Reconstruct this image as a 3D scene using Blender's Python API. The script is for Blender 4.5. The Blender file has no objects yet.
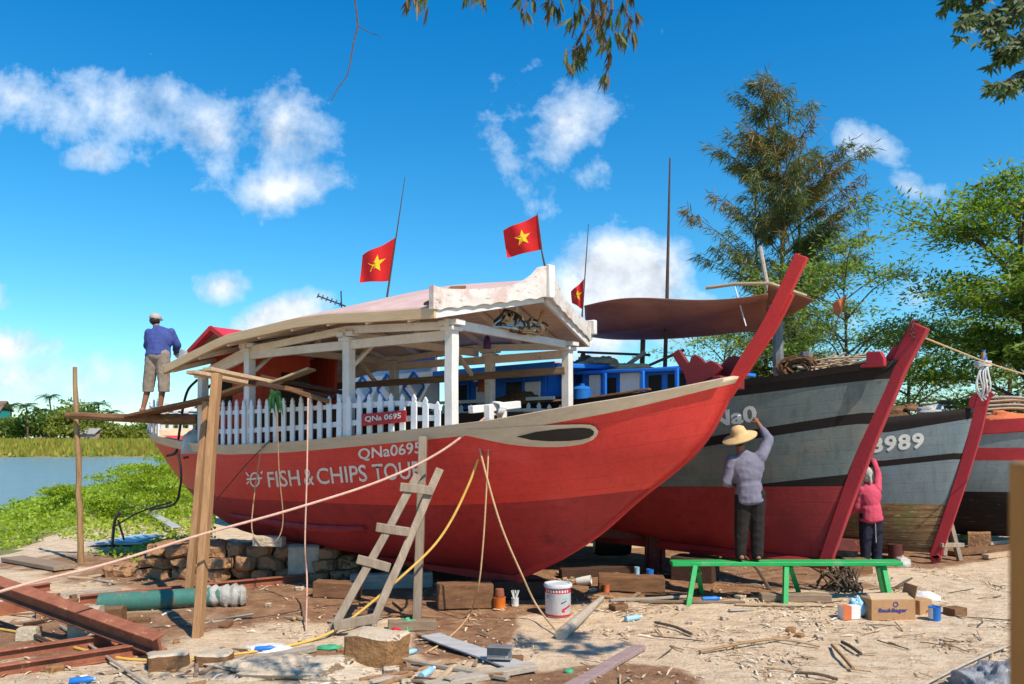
import bpy, bmesh, math, random
import numpy as np
from mathutils import Vector, Matrix, noise
from mathutils.bvhtree import BVHTree
R = math.radians
rnd = random.Random(7)
rng = np.random.default_rng(7)
SC = bpy.context.scene
COL = SC.collection
F, CH, HZ = 800.0, 2.0, 440.0          # lens in pixels, eye height, horizon row

def W(px, py, d):                        # point seen at a pixel, d metres away
    return Vector(((px - 512) / F * d, d, CH + (HZ - py) / F * d))

# ---------------------------------------------------------------- terrain
def sst(a, b, x):
    t = min(1, max(0, (x - a) / (b - a)))
    return t * t * (3 - 2 * t)
def shore(x, y):                         # metres towards the river (positive = water)
    bend = 3.0 * math.sin(y * 0.06)
    return -((x + 14.3 + 0.33 * (y - 15)) * 0.95) + bend * 0.15
def ground_z(x, y):
    n = noise.noise(Vector((x * .35, y * .35, 1.3))) * .05 + noise.noise(Vector((x * 1.3, y * 1.3, 4.3))) * .025
    n += noise.noise(Vector((x * 4.1, y * 4.1, 9.3))) * .012
    if y < 22: n += noise.noise(Vector((x * 11, y * 11, 2.3))) * .008
    s = shore(x, y)
    z = n - 1.1 * sst(-5.5, 3.0, s) + .0
    if y > 100:
        far = sst(116, 132, y + 3 * math.sin(x * .05))
        z = z * (1 - far) + far * (.75 + n * 4)
    return z
def G(px, py, lift=0.0):                 # ground point seen at a pixel
    d = CH * F / max(4.0, (py - HZ))
    for _ in range(4):
        x = (px - 512) / F * d
        d = (CH - ground_z(x, d)) * F / (py - HZ)
    x = (px - 512) / F * d
    return Vector((x, d, ground_z(x, d) + lift))

# ---------------------------------------------------------------- mesh builder
class MB:
    def __init__(s): s.v = []; s.f = []; s.m = []
    def add(s, vs, fs, mi=0):
        o = len(s.v); s.v += [tuple(v) for v in vs]
        s.f += [tuple(i + o for i in f) for f in fs]; s.m += [mi] * len(fs)
    def box(s, c, size, rot=None, mi=0):
        x, y, z = [k / 2 for k in size]
        vs = [Vector(p) for p in ((-x,-y,-z),(x,-y,-z),(x,y,-z),(-x,y,-z),(-x,-y,z),(x,-y,z),(x,y,z),(-x,y,z))]
        if rot is not None: vs = [rot @ v for v in vs]
        s.add([v + Vector(c) for v in vs], [(0,3,2,1),(4,5,6,7),(0,1,5,4),(1,2,6,5),(2,3,7,6),(3,0,4,7)], mi)
    def bar(s, a, b, w, h, up=(0,0,1), n=1, jit=0.0, mi=0, w2=None, h2=None):
        a, b = Vector(a), Vector(b); d = (b - a).normalized(); up = Vector(up)
        side = d.cross(up)
        if side.length < 1e-4: side = d.cross(Vector((0, 1, 0)))
        side.normalize(); upv = side.cross(d).normalized()
        vs, fs = [], []
        for i in range(n + 1):
            t = i / n; c = a.lerp(b, t)
            if jit and 0 < i < n: c = c + side * rnd.uniform(-jit, jit) + upv * rnd.uniform(-jit, jit)
            ww = (w + ((w2 if w2 is not None else w) - w) * t) / 2; hh = (h + ((h2 if h2 is not None else h) - h) * t) / 2
            for sx, sz in ((-1,-1),(1,-1),(1,1),(-1,1)):
                k = 1 + (rnd.uniform(-jit, jit) / max(ww, .01) * .5 if jit else 0)
                vs.append(c + side * sx * ww * k + upv * sz * hh * k)
            if i:
                o = 4 * (i - 1)
                for j in range(4): fs.append((o + j, o + (j + 1) % 4, o + 4 + (j + 1) % 4, o + 4 + j))
        fs.append((3, 2, 1, 0)); o = 4 * n; fs.append((o, o + 1, o + 2, o + 3))
        s.add(vs, fs, mi)
    def tube(s, pts, r, n=8, cap=True, mi=0):
        pts = [Vector(p) for p in pts]; k = len(pts)
        rs = r if isinstance(r, (list, tuple)) else [r] * k
        vs, fs = [], []; side = None
        for i, p in enumerate(pts):
            d = (pts[min(i + 1, k - 1)] - pts[max(i - 1, 0)])
            d = d.normalized() if d.length > 1e-9 else Vector((0, 0, 1))
            if side is None:
                side = d.cross(Vector((0, 0, 1)))
                if side.length < .1: side = d.cross(Vector((0, 1, 0)))
            side = (side - d * side.dot(d)); side.normalize(); u = d.cross(side)
            for j in range(n):
                a = 2 * math.pi * j / n
                vs.append(p + (side * math.cos(a) + u * math.sin(a)) * rs[i])
            if i:
                o = n * (i - 1)
                for j in range(n): fs.append((o + j, o + (j + 1) % n, o + n + (j + 1) % n, o + n + j))
        if cap:
            fs.append(tuple(range(n - 1, -1, -1))); o = n * (k - 1); fs.append(tuple(range(o, o + n)))
        s.add(vs, fs, mi)
    def lathe(s, c, prof, n=24, mi=0, axis=None):
        c = Vector(c); vs, fs = [], []
        for i, (r, z) in enumerate(prof):
            for j in range(n):
                a = 2 * math.pi * j / n; v = Vector((r * math.cos(a), r * math.sin(a), z))
                vs.append(c + (axis @ v if axis is not None else v))
            if i:
                o = n * (i - 1)
                for j in range(n): fs.append((o + j, o + (j + 1) % n, o + n + (j + 1) % n, o + n + j))
        s.add(vs, fs, mi)
    def ell(s, c, r, n=16, m=10, rot=None, mi=0):
        c = Vector(c); vs, fs = [], []
        for i in range(m + 1):
            t = math.pi * i / m
            for j in range(n):
                a = 2 * math.pi * j / n
                v = Vector((math.sin(t) * math.cos(a) * r[0], math.sin(t) * math.sin(a) * r[1], math.cos(t) * r[2]))
                if rot is not None: v = rot @ v
                vs.append(c + v)
            if i:
                o = n * (i - 1)
                for j in range(n): fs.append((o + j, o + n + j, o + n + (j + 1) % n, o + (j + 1) % n))
        s.add(vs, fs, mi)
    def prism(s, poly, off, mi=0):       # polygon of 3-D points pushed along off
        k = len(poly); off = Vector(off); p = [Vector(q) for q in poly]
        s.add(p + [q + off for q in p], [tuple(range(k - 1, -1, -1)), tuple(range(k, 2 * k))] +
              [(j, (j + 1) % k, k + (j + 1) % k, k + j) for j in range(k)], mi)
    def grid(s, fn, nu, nv, mi=0):
        vs = [fn(i / nu, j / nv) for i in range(nu + 1) for j in range(nv + 1)]
        fs = [(i * (nv + 1) + j, (i + 1) * (nv + 1) + j, (i + 1) * (nv + 1) + j + 1, i * (nv + 1) + j + 1) for i in range(nu) for j in range(nv)]
        s.add(vs, fs, mi)
    def build(s, name, mats, parent=None, world=False, bevel=0, smooth=40, solid=0, base=None, recalc=True):
        if not isinstance(mats, (list, tuple)): mats = [mats]
        vs = s.v; loc = None
        if parent is not None and world:
            inv = parent.matrix_basis.inverted()
            vs = [inv @ Vector(v) for v in vs]
        elif parent is None:
            if base is None:
                a = np.array(vs); base = ((a[:, 0].min() + a[:, 0].max()) / 2, (a[:, 1].min() + a[:, 1].max()) / 2, a[:, 2].min())
            loc = Vector(base); vs = [Vector(v) - loc for v in vs]
        me = bpy.data.meshes.new(name); me.from_pydata([tuple(v) for v in vs], [], s.f)
        for m in mats: me.materials.append(m)
        me.polygons.foreach_set('material_index', s.m)
        if recalc:
            bm = bmesh.new(); bm.from_mesh(me); bmesh.ops.recalc_face_normals(bm, faces=bm.faces); bm.to_mesh(me); bm.free()
        return finish(name, me, parent, loc, bevel, smooth, solid)

def finish(name, me, parent=None, loc=None, bevel=0, smooth=40, solid=0):
    if smooth:
        me.polygons.foreach_set('use_smooth', [True] * len(me.polygons))
        me.set_sharp_from_angle(angle=R(smooth))
    me.update()
    o = bpy.data.objects.new(name, me); COL.objects.link(o)
    if parent is not None: o.parent = parent
    if loc is not None: o.location = loc
    if solid:
        md = o.modifiers.new('t', 'SOLIDIFY'); md.thickness = solid; md.offset = 0
    if bevel:
        md = o.modifiers.new('b', 'BEVEL'); md.width = bevel; md.segments = 2; md.limit_method = 'ANGLE'; md.angle_limit = R(40)
        md.use_clamp_overlap = True
    return o
def tag(o, label=None, cat=None, group=None, kind=None):
    if label: o['label'] = label
    if cat: o['category'] = cat
    if group: o['group'] = group
    if kind: o['kind'] = kind
    return o
def empty(name, loc, label, cat, group=None, rz=0, sc=1):
    o = bpy.data.objects.new(name, None); COL.objects.link(o)
    o.location = loc; o.rotation_euler = (0, 0, rz); o.scale = (sc, sc, sc); o.empty_display_size = .2
    o.matrix_basis = Matrix.Translation(loc) @ Matrix.Rotation(rz, 4, 'Z') @ Matrix.Scale(sc, 4)
    return tag(o, label, cat, group)
def catmull(pts, n=8):
    P = [Vector(p) for p in pts]; P = [P[0] * 2 - P[1]] + P + [P[-1] * 2 - P[-2]]; out = []
    for i in range(1, len(P) - 2):
        a, b, c, d = P[i - 1:i + 3]
        for k in range(n):
            t = k / n
            out.append(.5 * ((2 * b) + (c - a) * t + (2 * a - 5 * b + 4 * c - d) * t * t + (3 * b - a - 3 * c + d) * t ** 3))
    out.append(P[-2]); return out
def lerpc(pts, x):                       # piecewise-linear table lookup with smooth ends
    pts = sorted(pts)
    return float(np.interp(x, [p[0] for p in pts], [p[1] for p in pts]))
def smoothc(pts):                        # smooth table (Catmull through the points)
    q = catmull([(p[0], p[1], 0) for p in sorted(pts)], 8)
    xs = [v.x for v in q]; ys = [v.y for v in q]
    return lambda x: float(np.interp(x, xs, ys))
EXPO, SUN, SUN_E, SKY_E = 1.12, (.42, -.48, .77), 2.95, .132
# ---------------------------------------------------------------- materials
def _mat(name):
    m = bpy.data.materials.new(name); m.use_nodes = True
    nt = m.node_tree; b = nt.nodes['Principled BSDF']
    return m, nt, b
def L(nt, a, b): nt.links.new(a, b)
def noise_n(nt, vec, scale, detail=6, rough=.6, dist=0):
    n = nt.nodes.new('ShaderNodeTexNoise'); n.inputs['Scale'].default_value = scale
    n.inputs['Detail'].default_value = detail; n.inputs['Roughness'].default_value = rough; n.inputs['Distortion'].default_value = dist
    if vec is not None: L(nt, vec, n.inputs['Vector'])
    return n.outputs['Fac']
def ramp(nt, fac, stops):
    r = nt.nodes.new('ShaderNodeValToRGB'); e = r.color_ramp.elements
    while len(e) < len(stops): e.new(.5)
    for i, (p, c) in enumerate(stops):
        e[i].position = p; e[i].color = (c, c, c, 1) if not isinstance(c, (tuple, list)) else (*c[:3], 1)
    L(nt, fac, r.inputs[0]); return r.outputs[0]
def mix(nt, fac, a, b, mode='MIX'):
    x = nt.nodes.new('ShaderNodeMix'); x.data_type = 'RGBA'; x.blend_type = mode
    for s, v in ((x.inputs[0], fac), (x.inputs[6], a), (x.inputs[7], b)):
        if isinstance(v, (int, float)): s.default_value = v
        elif isinstance(v, (tuple, list)): s.default_value = (*v[:3], 1)
        else: L(nt, v, s)
    return x.outputs[2]
def math_n(nt, op, a, b=None, c=None):
    x = nt.nodes.new('ShaderNodeMath'); x.operation = op
    for s, v in zip(x.inputs, (a, b, c)):
        if v is None: continue
        if isinstance(v, (int, float)): s.default_value = v
        else: L(nt, v, s)
    return x.outputs[0]
def coords(nt, stretch=(1, 1, 1), uv=False, rot=(0, 0, 0)):
    t = nt.nodes.new('ShaderNodeTexCoord'); mp = nt.nodes.new('ShaderNodeMapping')
    mp.inputs['Scale'].default_value = stretch; mp.inputs['Rotation'].default_value = rot
    L(nt, t.outputs['UV' if uv else 'Object'], mp.inputs['Vector'])
    return mp.outputs[0]
def bump(nt, b, h, strength, dist=.02):
    n = nt.nodes.new('ShaderNodeBump'); n.inputs['Strength'].default_value = strength; n.inputs['Distance'].default_value = dist
    L(nt, h, n.inputs['Height']); L(nt, n.outputs[0], b.inputs['Normal'])
def M(name, c1, c2=None, sc=5, rough=.7, bmp=.25, stretch=(1, 1, 1), wear=None, wear_at=.62, wear_sc=9, metal=0, fine=40, objvar=.0, dist=.01, seams=None, wear2=None, wear2_at=.66, wear2_sc=3, streak=0):
    m, nt, b = _mat(name); v = coords(nt, stretch)
    c2 = c2 or tuple(k * .72 for k in c1)
    f = noise_n(nt, v, sc, 8, .65)
    col = ramp(nt, f, [(.3, c2), (.68, c1)])
    hgt = noise_n(nt, v, fine, 5, .6)
    col = mix(nt, ramp(nt, hgt, [(.35, .16), (.6, 0.)]), col, tuple(k * .45 for k in c2))
    if wear2 is not None:
        f2 = noise_n(nt, coords(nt), wear2_sc, 9, .7)
        col = mix(nt, ramp(nt, f2, [(wear2_at - .05, 0.), (wear2_at + .05, .8)]), col, wear2)
    if wear is not None:
        f2 = noise_n(nt, coords(nt, tuple(max(.3, k) for k in stretch)), wear_sc, 10, .72)
        k = ramp(nt, f2, [(wear_at - .02, 0.), (wear_at + .03, 1.)])
        col = mix(nt, k, col, wear)
        hgt = math_n(nt, 'SUBTRACT', hgt, math_n(nt, 'MULTIPLY', k, .5))
    if streak:                           # runs and rubbed patches down the planking
        fs_ = noise_n(nt, coords(nt, (7, 7, .7)), 1.6, 8, .7); fp = noise_n(nt, coords(nt, (.8, .8, 1.6)), 1.1, 9, .72)
        col = mix(nt, ramp(nt, fs_, [(.50, 0.), (.72, streak)]), col, tuple(k * .5 for k in c2))
        col = mix(nt, ramp(nt, fp, [(.54, 0.), (.66, streak * .55)]), col, tuple(min(.8, k * 1.25 + .05) for k in c1))
    if objvar:
        oi = nt.nodes.new('ShaderNodeObjectInfo'); h = nt.nodes.new('ShaderNodeHueSaturation')
        L(nt, math_n(nt, 'MULTIPLY_ADD', oi.outputs['Random'], objvar * 2, 1 - objvar), h.inputs['Value'])
        L(nt, col, h.inputs['Color']); col = h.outputs[0]
    if seams:                            # plank seams along the hull, from its uv map: (count, depth)
        uv = coords(nt, (1, seams[0], 1), uv=True)
        sp = nt.nodes.new('ShaderNodeSeparateXYZ'); L(nt, uv, sp.inputs[0])
        fr = math_n(nt, 'FRACT', sp.outputs[1]); d = math_n(nt, 'ABSOLUTE', math_n(nt, 'SUBTRACT', fr, .5))
        line = ramp(nt, d, [(0.0, 0.), (.05, 1.)])
        hgt = math_n(nt, 'MULTIPLY_ADD', line, seams[1], hgt)
        col = mix(nt, math_n(nt, 'MULTIPLY', math_n(nt, 'SUBTRACT', 1, line), seams[2] if len(seams) > 2 else .3), col, tuple(k * .4 for k in c2))
    L(nt, col, b.inputs['Base Color']); b.inputs['Metallic'].default_value = metal; b.inputs['Specular IOR Level'].default_value = .28 if rough > .2 else .5
    rr = nt.nodes.new('ShaderNodeMapRange'); rr.inputs['To Min'].default_value = max(.05, rough - .12); rr.inputs['To Max'].default_value = min(1, rough + .12)
    L(nt, f, rr.inputs['Value']); L(nt, rr.outputs[0], b.inputs['Roughness'])
    if bmp: bump(nt, b, hgt, bmp, dist)
    return m
def leafmat(name, cols, trans=.45, rough=.55):
    m, nt, b = _mat(name); nt.nodes.remove(b)
    g = nt.nodes.new('ShaderNodeNewGeometry')
    k = len(cols); c = ramp(nt, g.outputs['Random Per Island'], [(i / max(1, k - 1), cc) for i, cc in enumerate(cols)])
    d = nt.nodes.new('ShaderNodeBsdfPrincipled'); d.inputs['Roughness'].default_value = rough; L(nt, c, d.inputs['Base Color'])
    t = nt.nodes.new('ShaderNodeBsdfTranslucent'); h = nt.nodes.new('ShaderNodeHueSaturation')
    h.inputs['Value'].default_value = 1.5; h.inputs['Saturation'].default_value = 1.1; h.inputs['Hue'].default_value = .485
    L(nt, c, h.inputs['Color']); L(nt, h.outputs[0], t.inputs[0])
    x = nt.nodes.new('ShaderNodeMixShader'); x.inputs[0].default_value = trans
    L(nt, d.outputs[0], x.inputs[1]); L(nt, t.outputs[0], x.inputs[2])
    L(nt, x.outputs[0], nt.nodes['Material Output'].inputs[0]); return m
def islandmat(name, cols, rough=.8):
    m, nt, b = _mat(name); g = nt.nodes.new('ShaderNodeNewGeometry'); k = len(cols)
    r = ramp(nt, g.outputs['Random Per Island'], [(i / k, cc) for i, cc in enumerate(cols)])
    r.node.color_ramp.interpolation = 'CONSTANT'
    f = noise_n(nt, coords(nt), 30, 4)
    L(nt, mix(nt, ramp(nt, f, [(.35, .35), (.6, 0.)]), r, (.12, .07, .04)), b.inputs['Base Color']); b.inputs['Roughness'].default_value = rough
    return m

WOODX = (.6, 9, 9)                       # grain along local x
m_red = M('red_hull_paint', (.74, .062, .048), (.62, .044, .038), 1.3, .42, .12, (1, 1, 1), seams=(14, .9, .26), wear2=(.56, .08, .05), wear2_at=.7, wear2_sc=.8, wear=(.34, .02, .02), wear_at=.71, wear_sc=5, streak=.38)
m_maroon = M('maroon_bottom_paint', (.42, .036, .036), (.31, .026, .028), 1.6, .55, .2, seams=(17, .5, .22), wear=(.30, .06, .05), wear_at=.70, wear_sc=6, wear2=(.12, .02, .02), wear2_at=.6, wear2_sc=1.2, streak=.5)
m_cream = M('cream_strake_paint', (.62, .50, .36), (.50, .38, .26), 2.5, .6, .25, (.5, 4, 4), wear=(.33, .22, .14), wear_at=.68, wear_sc=7)
m_white = M('white_boat_paint', (.74, .72, .69), (.60, .575, .54), 3, .55, .25, wear=(.42, .34, .27), wear_at=.645, wear_sc=9, wear2=(.58, .53, .46), wear2_at=.62, wear2_sc=2.2)
m_white_worn = M('white_weathered_gable', (.70, .675, .64), (.54, .50, .46), 2.5, .65, .35, (1, 1, 3), wear=(.36, .26, .21), wear_at=.60, wear_sc=9, wear2=(.52, .36, .32), wear2_at=.55, wear2_sc=2.2)
m_picket = M('white_picket_paint', (.74, .77, .80), (.66, .69, .72), 4, .5, .15, wear=(.42, .38, .33), wear_at=.645, wear_sc=10)
m_tan = M('bare_tan_fascia', (.68, .49, .29), (.55, .37, .20), 3, .7, .25, (.5, 8, 8), wear=(.28, .17, .09), wear_at=.7)
m_soffit = M('soffit_pink_grey', (.80, .67, .57), (.62, .48, .40), 2.5, .7, .3, (1, 5, 5), wear=(.30, .19, .14), wear_at=.66, wear_sc=5)
m_rafter = M('rafter_offwhite', (.76, .68, .58), (.60, .51, .42), 3, .65, .25, wear=(.33, .24, .17), wear_at=.66)
m_roof = M('pink_faded_roof', (.64, .46, .42), (.50, .31, .28), 2.2, .65, .3, wear=(.50, .32, .20), wear_at=.62, wear_sc=3)
m_cabin = M('red_cabin_boards', (.72, .11, .055), (.58, .07, .04), 2, .55, .25, (6, 6, .7), wear=(.26, .06, .04), wear_at=.69)
m_cabinroof = M('crimson_roof', (.58, .04, .06), (.45, .03, .05), 3, .5, .2)
m_stem = M('red_stem_paint', (.56, .035, .03), (.44, .022, .024), 2.5, .45, .3, wear=(.20, .03, .03), wear_at=.66, wear_sc=5)
m_carve = M('maroon_carving', (.20, .018, .022), (.13, .011, .015), 3, .5, .2)
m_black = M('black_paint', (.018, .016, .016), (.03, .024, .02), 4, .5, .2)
m_letter = M('cream_letter_paint', (.82, .76, .68), (.72, .63, .55), 8, .6, .1, wear=(.55, .22, .19), wear_at=.64, wear_sc=16)
m_letterw = M('white_letter_paint', (.74, .74, .70), (.60, .60, .56), 8, .6, .1, wear=(.3, .3, .28), wear_at=.63, wear_sc=16)
m_plate = M('red_name_plate', (.45, .02, .025), None, 6, .4, .05)
m_grey = M('grey_hull_paint', (.15, .182, .178), (.105, .132, .130), 1.6, .6, .25, wear2=(.19, .175, .15), wear2_at=.56, wear2_sc=1.2, seams=(15, .5, .14), wear=(.085, .085, .08), wear_at=.66, wear_sc=5, streak=.5)
m_grey3 = M('blue_grey_hull_paint', (.20, .25, .265), (.15, .19, .205), 1.6, .6, .25, wear2=(.17, .24, .30), wear2_at=.6, wear2_sc=1.3, seams=(15, .6, .25), wear=(.13, .11, .09), wear_at=.66, wear_sc=6, streak=.5)
m_strip = M('black_strake_paint', (.010, .008, .008), (.020, .012, .010), 3, .85, .3, wear=(.07, .035, .026), wear_at=.69, wear_sc=5)
m_mar2 = M('maroon_antifouling', (.34, .030, .034), (.25, .022, .027), 1.2, .62, .22, seams=(15, .5, .22), wear=(.15, .02, .025), wear_at=.66, wear_sc=4, streak=.45)
m_stem2 = M('crimson_stem_paint', (.42, .03, .042), (.30, .02, .03), 2.2, .55, .3, wear=(.17, .03, .03), wear_at=.66, wear_sc=6)
m_peel = M('peeled_bottom_planks', (.40, .24, .11), (.11, .052, .028), 2.5, .85, .9, (.5, 3, 9), wear=(.52, .41, .19), wear_at=.57, wear_sc=6, seams=(18, 1.6, .92), wear2=(.16, .18, .05), wear2_at=.58, wear2_sc=2)
m_tar = M('tarred_bottom', (.018, .011, .009), (.007, .005, .005), 3, .95, .7, (.5, 3, 6), seams=(15, 1.2, .6), wear=(.22, .10, .06), wear_at=.64, wear_sc=5)
m_bluep = M('blue_cabin_paint', (.022, .21, .78), (.015, .14, .58), 2.5, .45, .2, wear=(.03, .05, .12), wear_at=.68, wear_sc=6)
m_blued = M('blue_lattice_paint', (.012, .12, .42), None, 4, .5, .1)
m_whitec = M('white_cabin_paint', (.84, .85, .86), (.72, .74, .76), 2.5, .5, .2, wear=(.45, .42, .38), wear_at=.69)
m_dark = M('dark_interior', (.02, .016, .014), (.035, .026, .022), 4, .8, .2)
m_glass = M('dark_window_glass', (.03, .045, .06), (.02, .03, .04), 3, .12, .02)
m_deck = M('brown_deck_boards', (.38, .26, .17), (.26, .16, .10), 2.5, .8, .5, (.6, 8, 8))
m_awn = M('brown_tarpaulin', (.30, .125, .08), (.20, .078, .052), 2.2, .75, .4, (1, 1, 1), wear=(.24, .11, .075), wear_at=.64, wear_sc=3)
m_wood = M('weathered_plank', (.36, .26, .18), (.20, .135, .09), 3, .8, .5, WOODX, wear=(.11, .07, .045), wear_at=.64, objvar=.18)
m_woodg = M('grey_bleached_wood', (.47, .41, .34), (.30, .245, .19), 3, .8, .5, WOODX, wear=(.20, .15, .11), wear_at=.62, objvar=.12)
m_woodv = M('standing_timber', (.42, .235, .115), (.25, .13, .06), 3, .78, .5, (9, 9, .6), wear=(.44, .34, .24), wear_at=.66, objvar=.15)
m_woodvg = M('grey_standing_timber', (.33, .26, .20), (.20, .155, .115), 3, .78, .5, (9, 9, .6), wear=(.44, .38, .31), wear_at=.64, objvar=.15)
m_ladder = M('pale_ladder_wood', (.36, .285, .215), (.21, .155, .11), 3, .8, .5, (5, 5, .8), wear=(.5, .47, .42), wear_at=.64, objvar=.06)
m_board = M('fresh_tan_board', (.55, .41, .27), (.38, .255, .15), 3, .75, .4, WOODX, objvar=.14)
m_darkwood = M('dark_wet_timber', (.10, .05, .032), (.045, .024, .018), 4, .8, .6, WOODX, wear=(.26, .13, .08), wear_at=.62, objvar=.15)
m_log = M('brown_timber_block', (.30, .155, .075), (.13, .06, .03), 4, .85, .8, (1, 5, 5), wear=(.48, .32, .18), wear_at=.62, wear_sc=6, dist=.02)
m_bamboo = M('bamboo_pole', (.40, .25, .12), (.23, .13, .06), 3, .6, .3, (6, 6, 1), wear=(.14, .08, .045), wear_at=.6)
m_bark = M('grey_brown_bark', (.17, .12, .085), (.085, .06, .042), 6, .9, .7, (4, 4, 1), dist=.03)
m_rust = M('rusty_steel', (.36, .13, .07), (.20, .065, .038), 5, .8, .5, wear=(.48, .27, .16), wear_at=.62, wear_sc=8)
m_rustdark = M('dark_rust_steel', (.15, .04, .032), (.08, .022, .02), 5, .75, .5, wear=(.26, .10, .06), wear_at=.62, wear_sc=8)
m_steel = M('grey_dusty_steel', (.20, .21, .22), (.12, .12, .125), 6, .55, .3, wear=(.22, .13, .08), wear_at=.64)
m_zinc = M('weathered_sheet_metal', (.46, .47, .48), (.33, .33, .34), 4, .55, .3, (1, 6, 6), wear=(.35, .25, .17), wear_at=.62)
m_pipe = M('teal_pipe_paint', (.06, .20, .16), (.045, .13, .105), 4, .5, .25, wear=(.24, .16, .10), wear_at=.57, wear_sc=5)
m_plastic = M('dirty_plastic_sheet', (.50, .49, .46), (.32, .30, .27), 6, .4, .5, wear=(.27, .21, .16), wear_at=.6, dist=.02)
m_masonry = M('crumbling_masonry', (.46, .25, .125), (.27, .14, .07), 2.5, .92, 1.0, wear=(.09, .05, .035), wear_at=.60, wear_sc=2.5, fine=18, dist=.05, wear2=(.46, .33, .22), wear2_at=.62, wear2_sc=3)
m_pale_block = M('pale_cement_block', (.55, .47, .36), (.40, .32, .23), 5, .9, .7, fine=25, dist=.03, wear=(.26, .18, .12), wear_at=.64)
m_rocktop = M('broken_stone', (.60, .50, .38), (.45, .35, .25), 4, .9, .9, fine=22, dist=.03, wear=(.30, .17, .08), wear_at=.60, wear_sc=4)
m_rockside = M('brown_stone_face', (.37, .20, .085), (.22, .105, .045), 4, .9, .9, fine=22, dist=.03)
m_green = M('green_bench_paint', (.022, .40, .105), (.02, .31, .085), 3, .45, .25, (1, 4, 4), wear=(.30, .22, .11), wear_at=.635, wear_sc=10, wear2=(.10, .36, .14), wear2_at=.55)
m_ropep = M('faded_pink_rope', (.66, .42, .33), (.52, .30, .23), 20, .85, .4)
m_ropey = M('yellow_hose', (.66, .42, .10), (.54, .32, .07), 8, .6, .2)
m_ropet = M('tan_rope', (.56, .37, .20), (.44, .28, .15), 20, .85, .4)
m_ropew = M('white_rope', (.70, .67, .62), (.56, .52, .47), 20, .85, .4)
m_roped = M('dark_rope', (.10, .065, .05), (.06, .04, .03), 20, .85, .4)
m_net = M('brown_fishing_net', (.24, .13, .06), (.12, .06, .03), 14, .9, .9, fine=60, dist=.04)
m_skin = M('tanned_skin', (.30, .14, .085), (.25, .11, .065), 8, .5, .05)
m_hair = M('black_hair', (.016, .012, .011), (.03, .022, .018), 30, .5, .3)
m_shirtp = M('grey_violet_shirt', (.185, .18, .245), (.135, .13, .185), 4, .85, .3, wear=(.28, .26, .33), wear_at=.68, wear_sc=6)
m_trousb = M('black_trousers', (.022, .017, .016), (.013, .010, .010), 5, .9, .3, wear=(.075, .055, .04), wear_at=.62, wear_sc=5)
m_shirtpk = M('pink_shirt', (.56, .075, .13), (.45, .05, .09), 4, .85, .3)
m_trousn = M('navy_track_trousers', (.014, .015, .035), (.01, .01, .022), 5, .8, .3)
m_shirtb = M('faded_blue_shirt', (.055, .085, .28), (.038, .055, .20), 4, .85, .3)
m_shorts = M('khaki_shorts', (.30, .245, .20), (.22, .175, .14), 5, .85, .3, wear=(.12, .09, .07), wear_at=.66, wear_sc=5)
m_cap = M('dusty_cap', (.45, .40, .35), (.33, .29, .25), 6, .85, .2)
m_straw = M('straw_hat', (.66, .46, .22), (.52, .34, .15), 20, .8, .5, fine=70)
m_flag = M('red_flag_cloth', (.66, .018, .016), (.54, .012, .014), 3, .75, .2)
m_star = M('yellow_star', (.80, .55, .02), (.72, .46, .02), 5, .75, .1)
m_orange = M('orange_cloth', (.62, .17, .06), (.50, .12, .04), 4, .7, .3)
m_card = M('cardboard', (.46, .26, .13), (.37, .20, .095), 5, .85, .2, wear=(.28, .15, .075), wear_at=.68)
m_bluepl = M('blue_plastic', (.02, .17, .55), (.016, .13, .45), 5, .4, .1)
m_lblue = M('pale_blue_plastic', (.32, .55, .68), (.25, .45, .58), 5, .35, .1)
m_whitepl = M('white_plastic', (.72, .72, .71), (.60, .60, .59), 5, .45, .15)
m_tin = M('white_paint_tin', (.60, .58, .58), (.50, .47, .47), 6, .4, .1, wear=(.40, .28, .22), wear_at=.70)
m_orangepl = M('orange_tin', (.74, .19, .025), (.62, .13, .02), 9, .45, .1, wear=(.78, .50, .08), wear_at=.60, wear_sc=14)
m_greenpl = M('green_litter', (.05, .35, .18), (.04, .28, .13), 5, .5, .2)
m_bag = M('grey_plastic_bag', (.30, .31, .34), (.17, .17, .19), 6, .3, .6, wear=(.55, .55, .56), wear_at=.6, dist=.03)
m_post = M('orange_brown_post', (.52, .22, .05), (.42, .165, .036), 3, .75, .3, (7, 7, .8))
# ---------------------------------------------------------------- camera
cam = bpy.data.cameras.new('camera'); cam.sensor_width = 36; cam.lens = F * 36 / 1024
cam.shift_y = (HZ - 342) / 1024; cam.clip_end = 3000; cam.clip_start = .05
co = bpy.data.objects.new('camera', cam); COL.objects.link(co)
co.location = (0, 0, CH); co.rotation_euler = (R(90), 0, 0); SC.camera = co
cam.dof.use_dof = True; cam.dof.focus_distance = 10.5; cam.dof.aperture_fstop = 3.2
SC.view_settings.view_transform = 'Standard'; SC.view_settings.look = 'None'
SC.view_settings.exposure = EXPO; SC.view_settings.gamma = 1
SC.cycles.use_denoising = True; SC.cycles.max_bounces = 5; SC.cycles.diffuse_bounces = 3
SC.cycles.transparent_max_bounces = 8; SC.cycles.sample_clamp_indirect = 6
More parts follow.
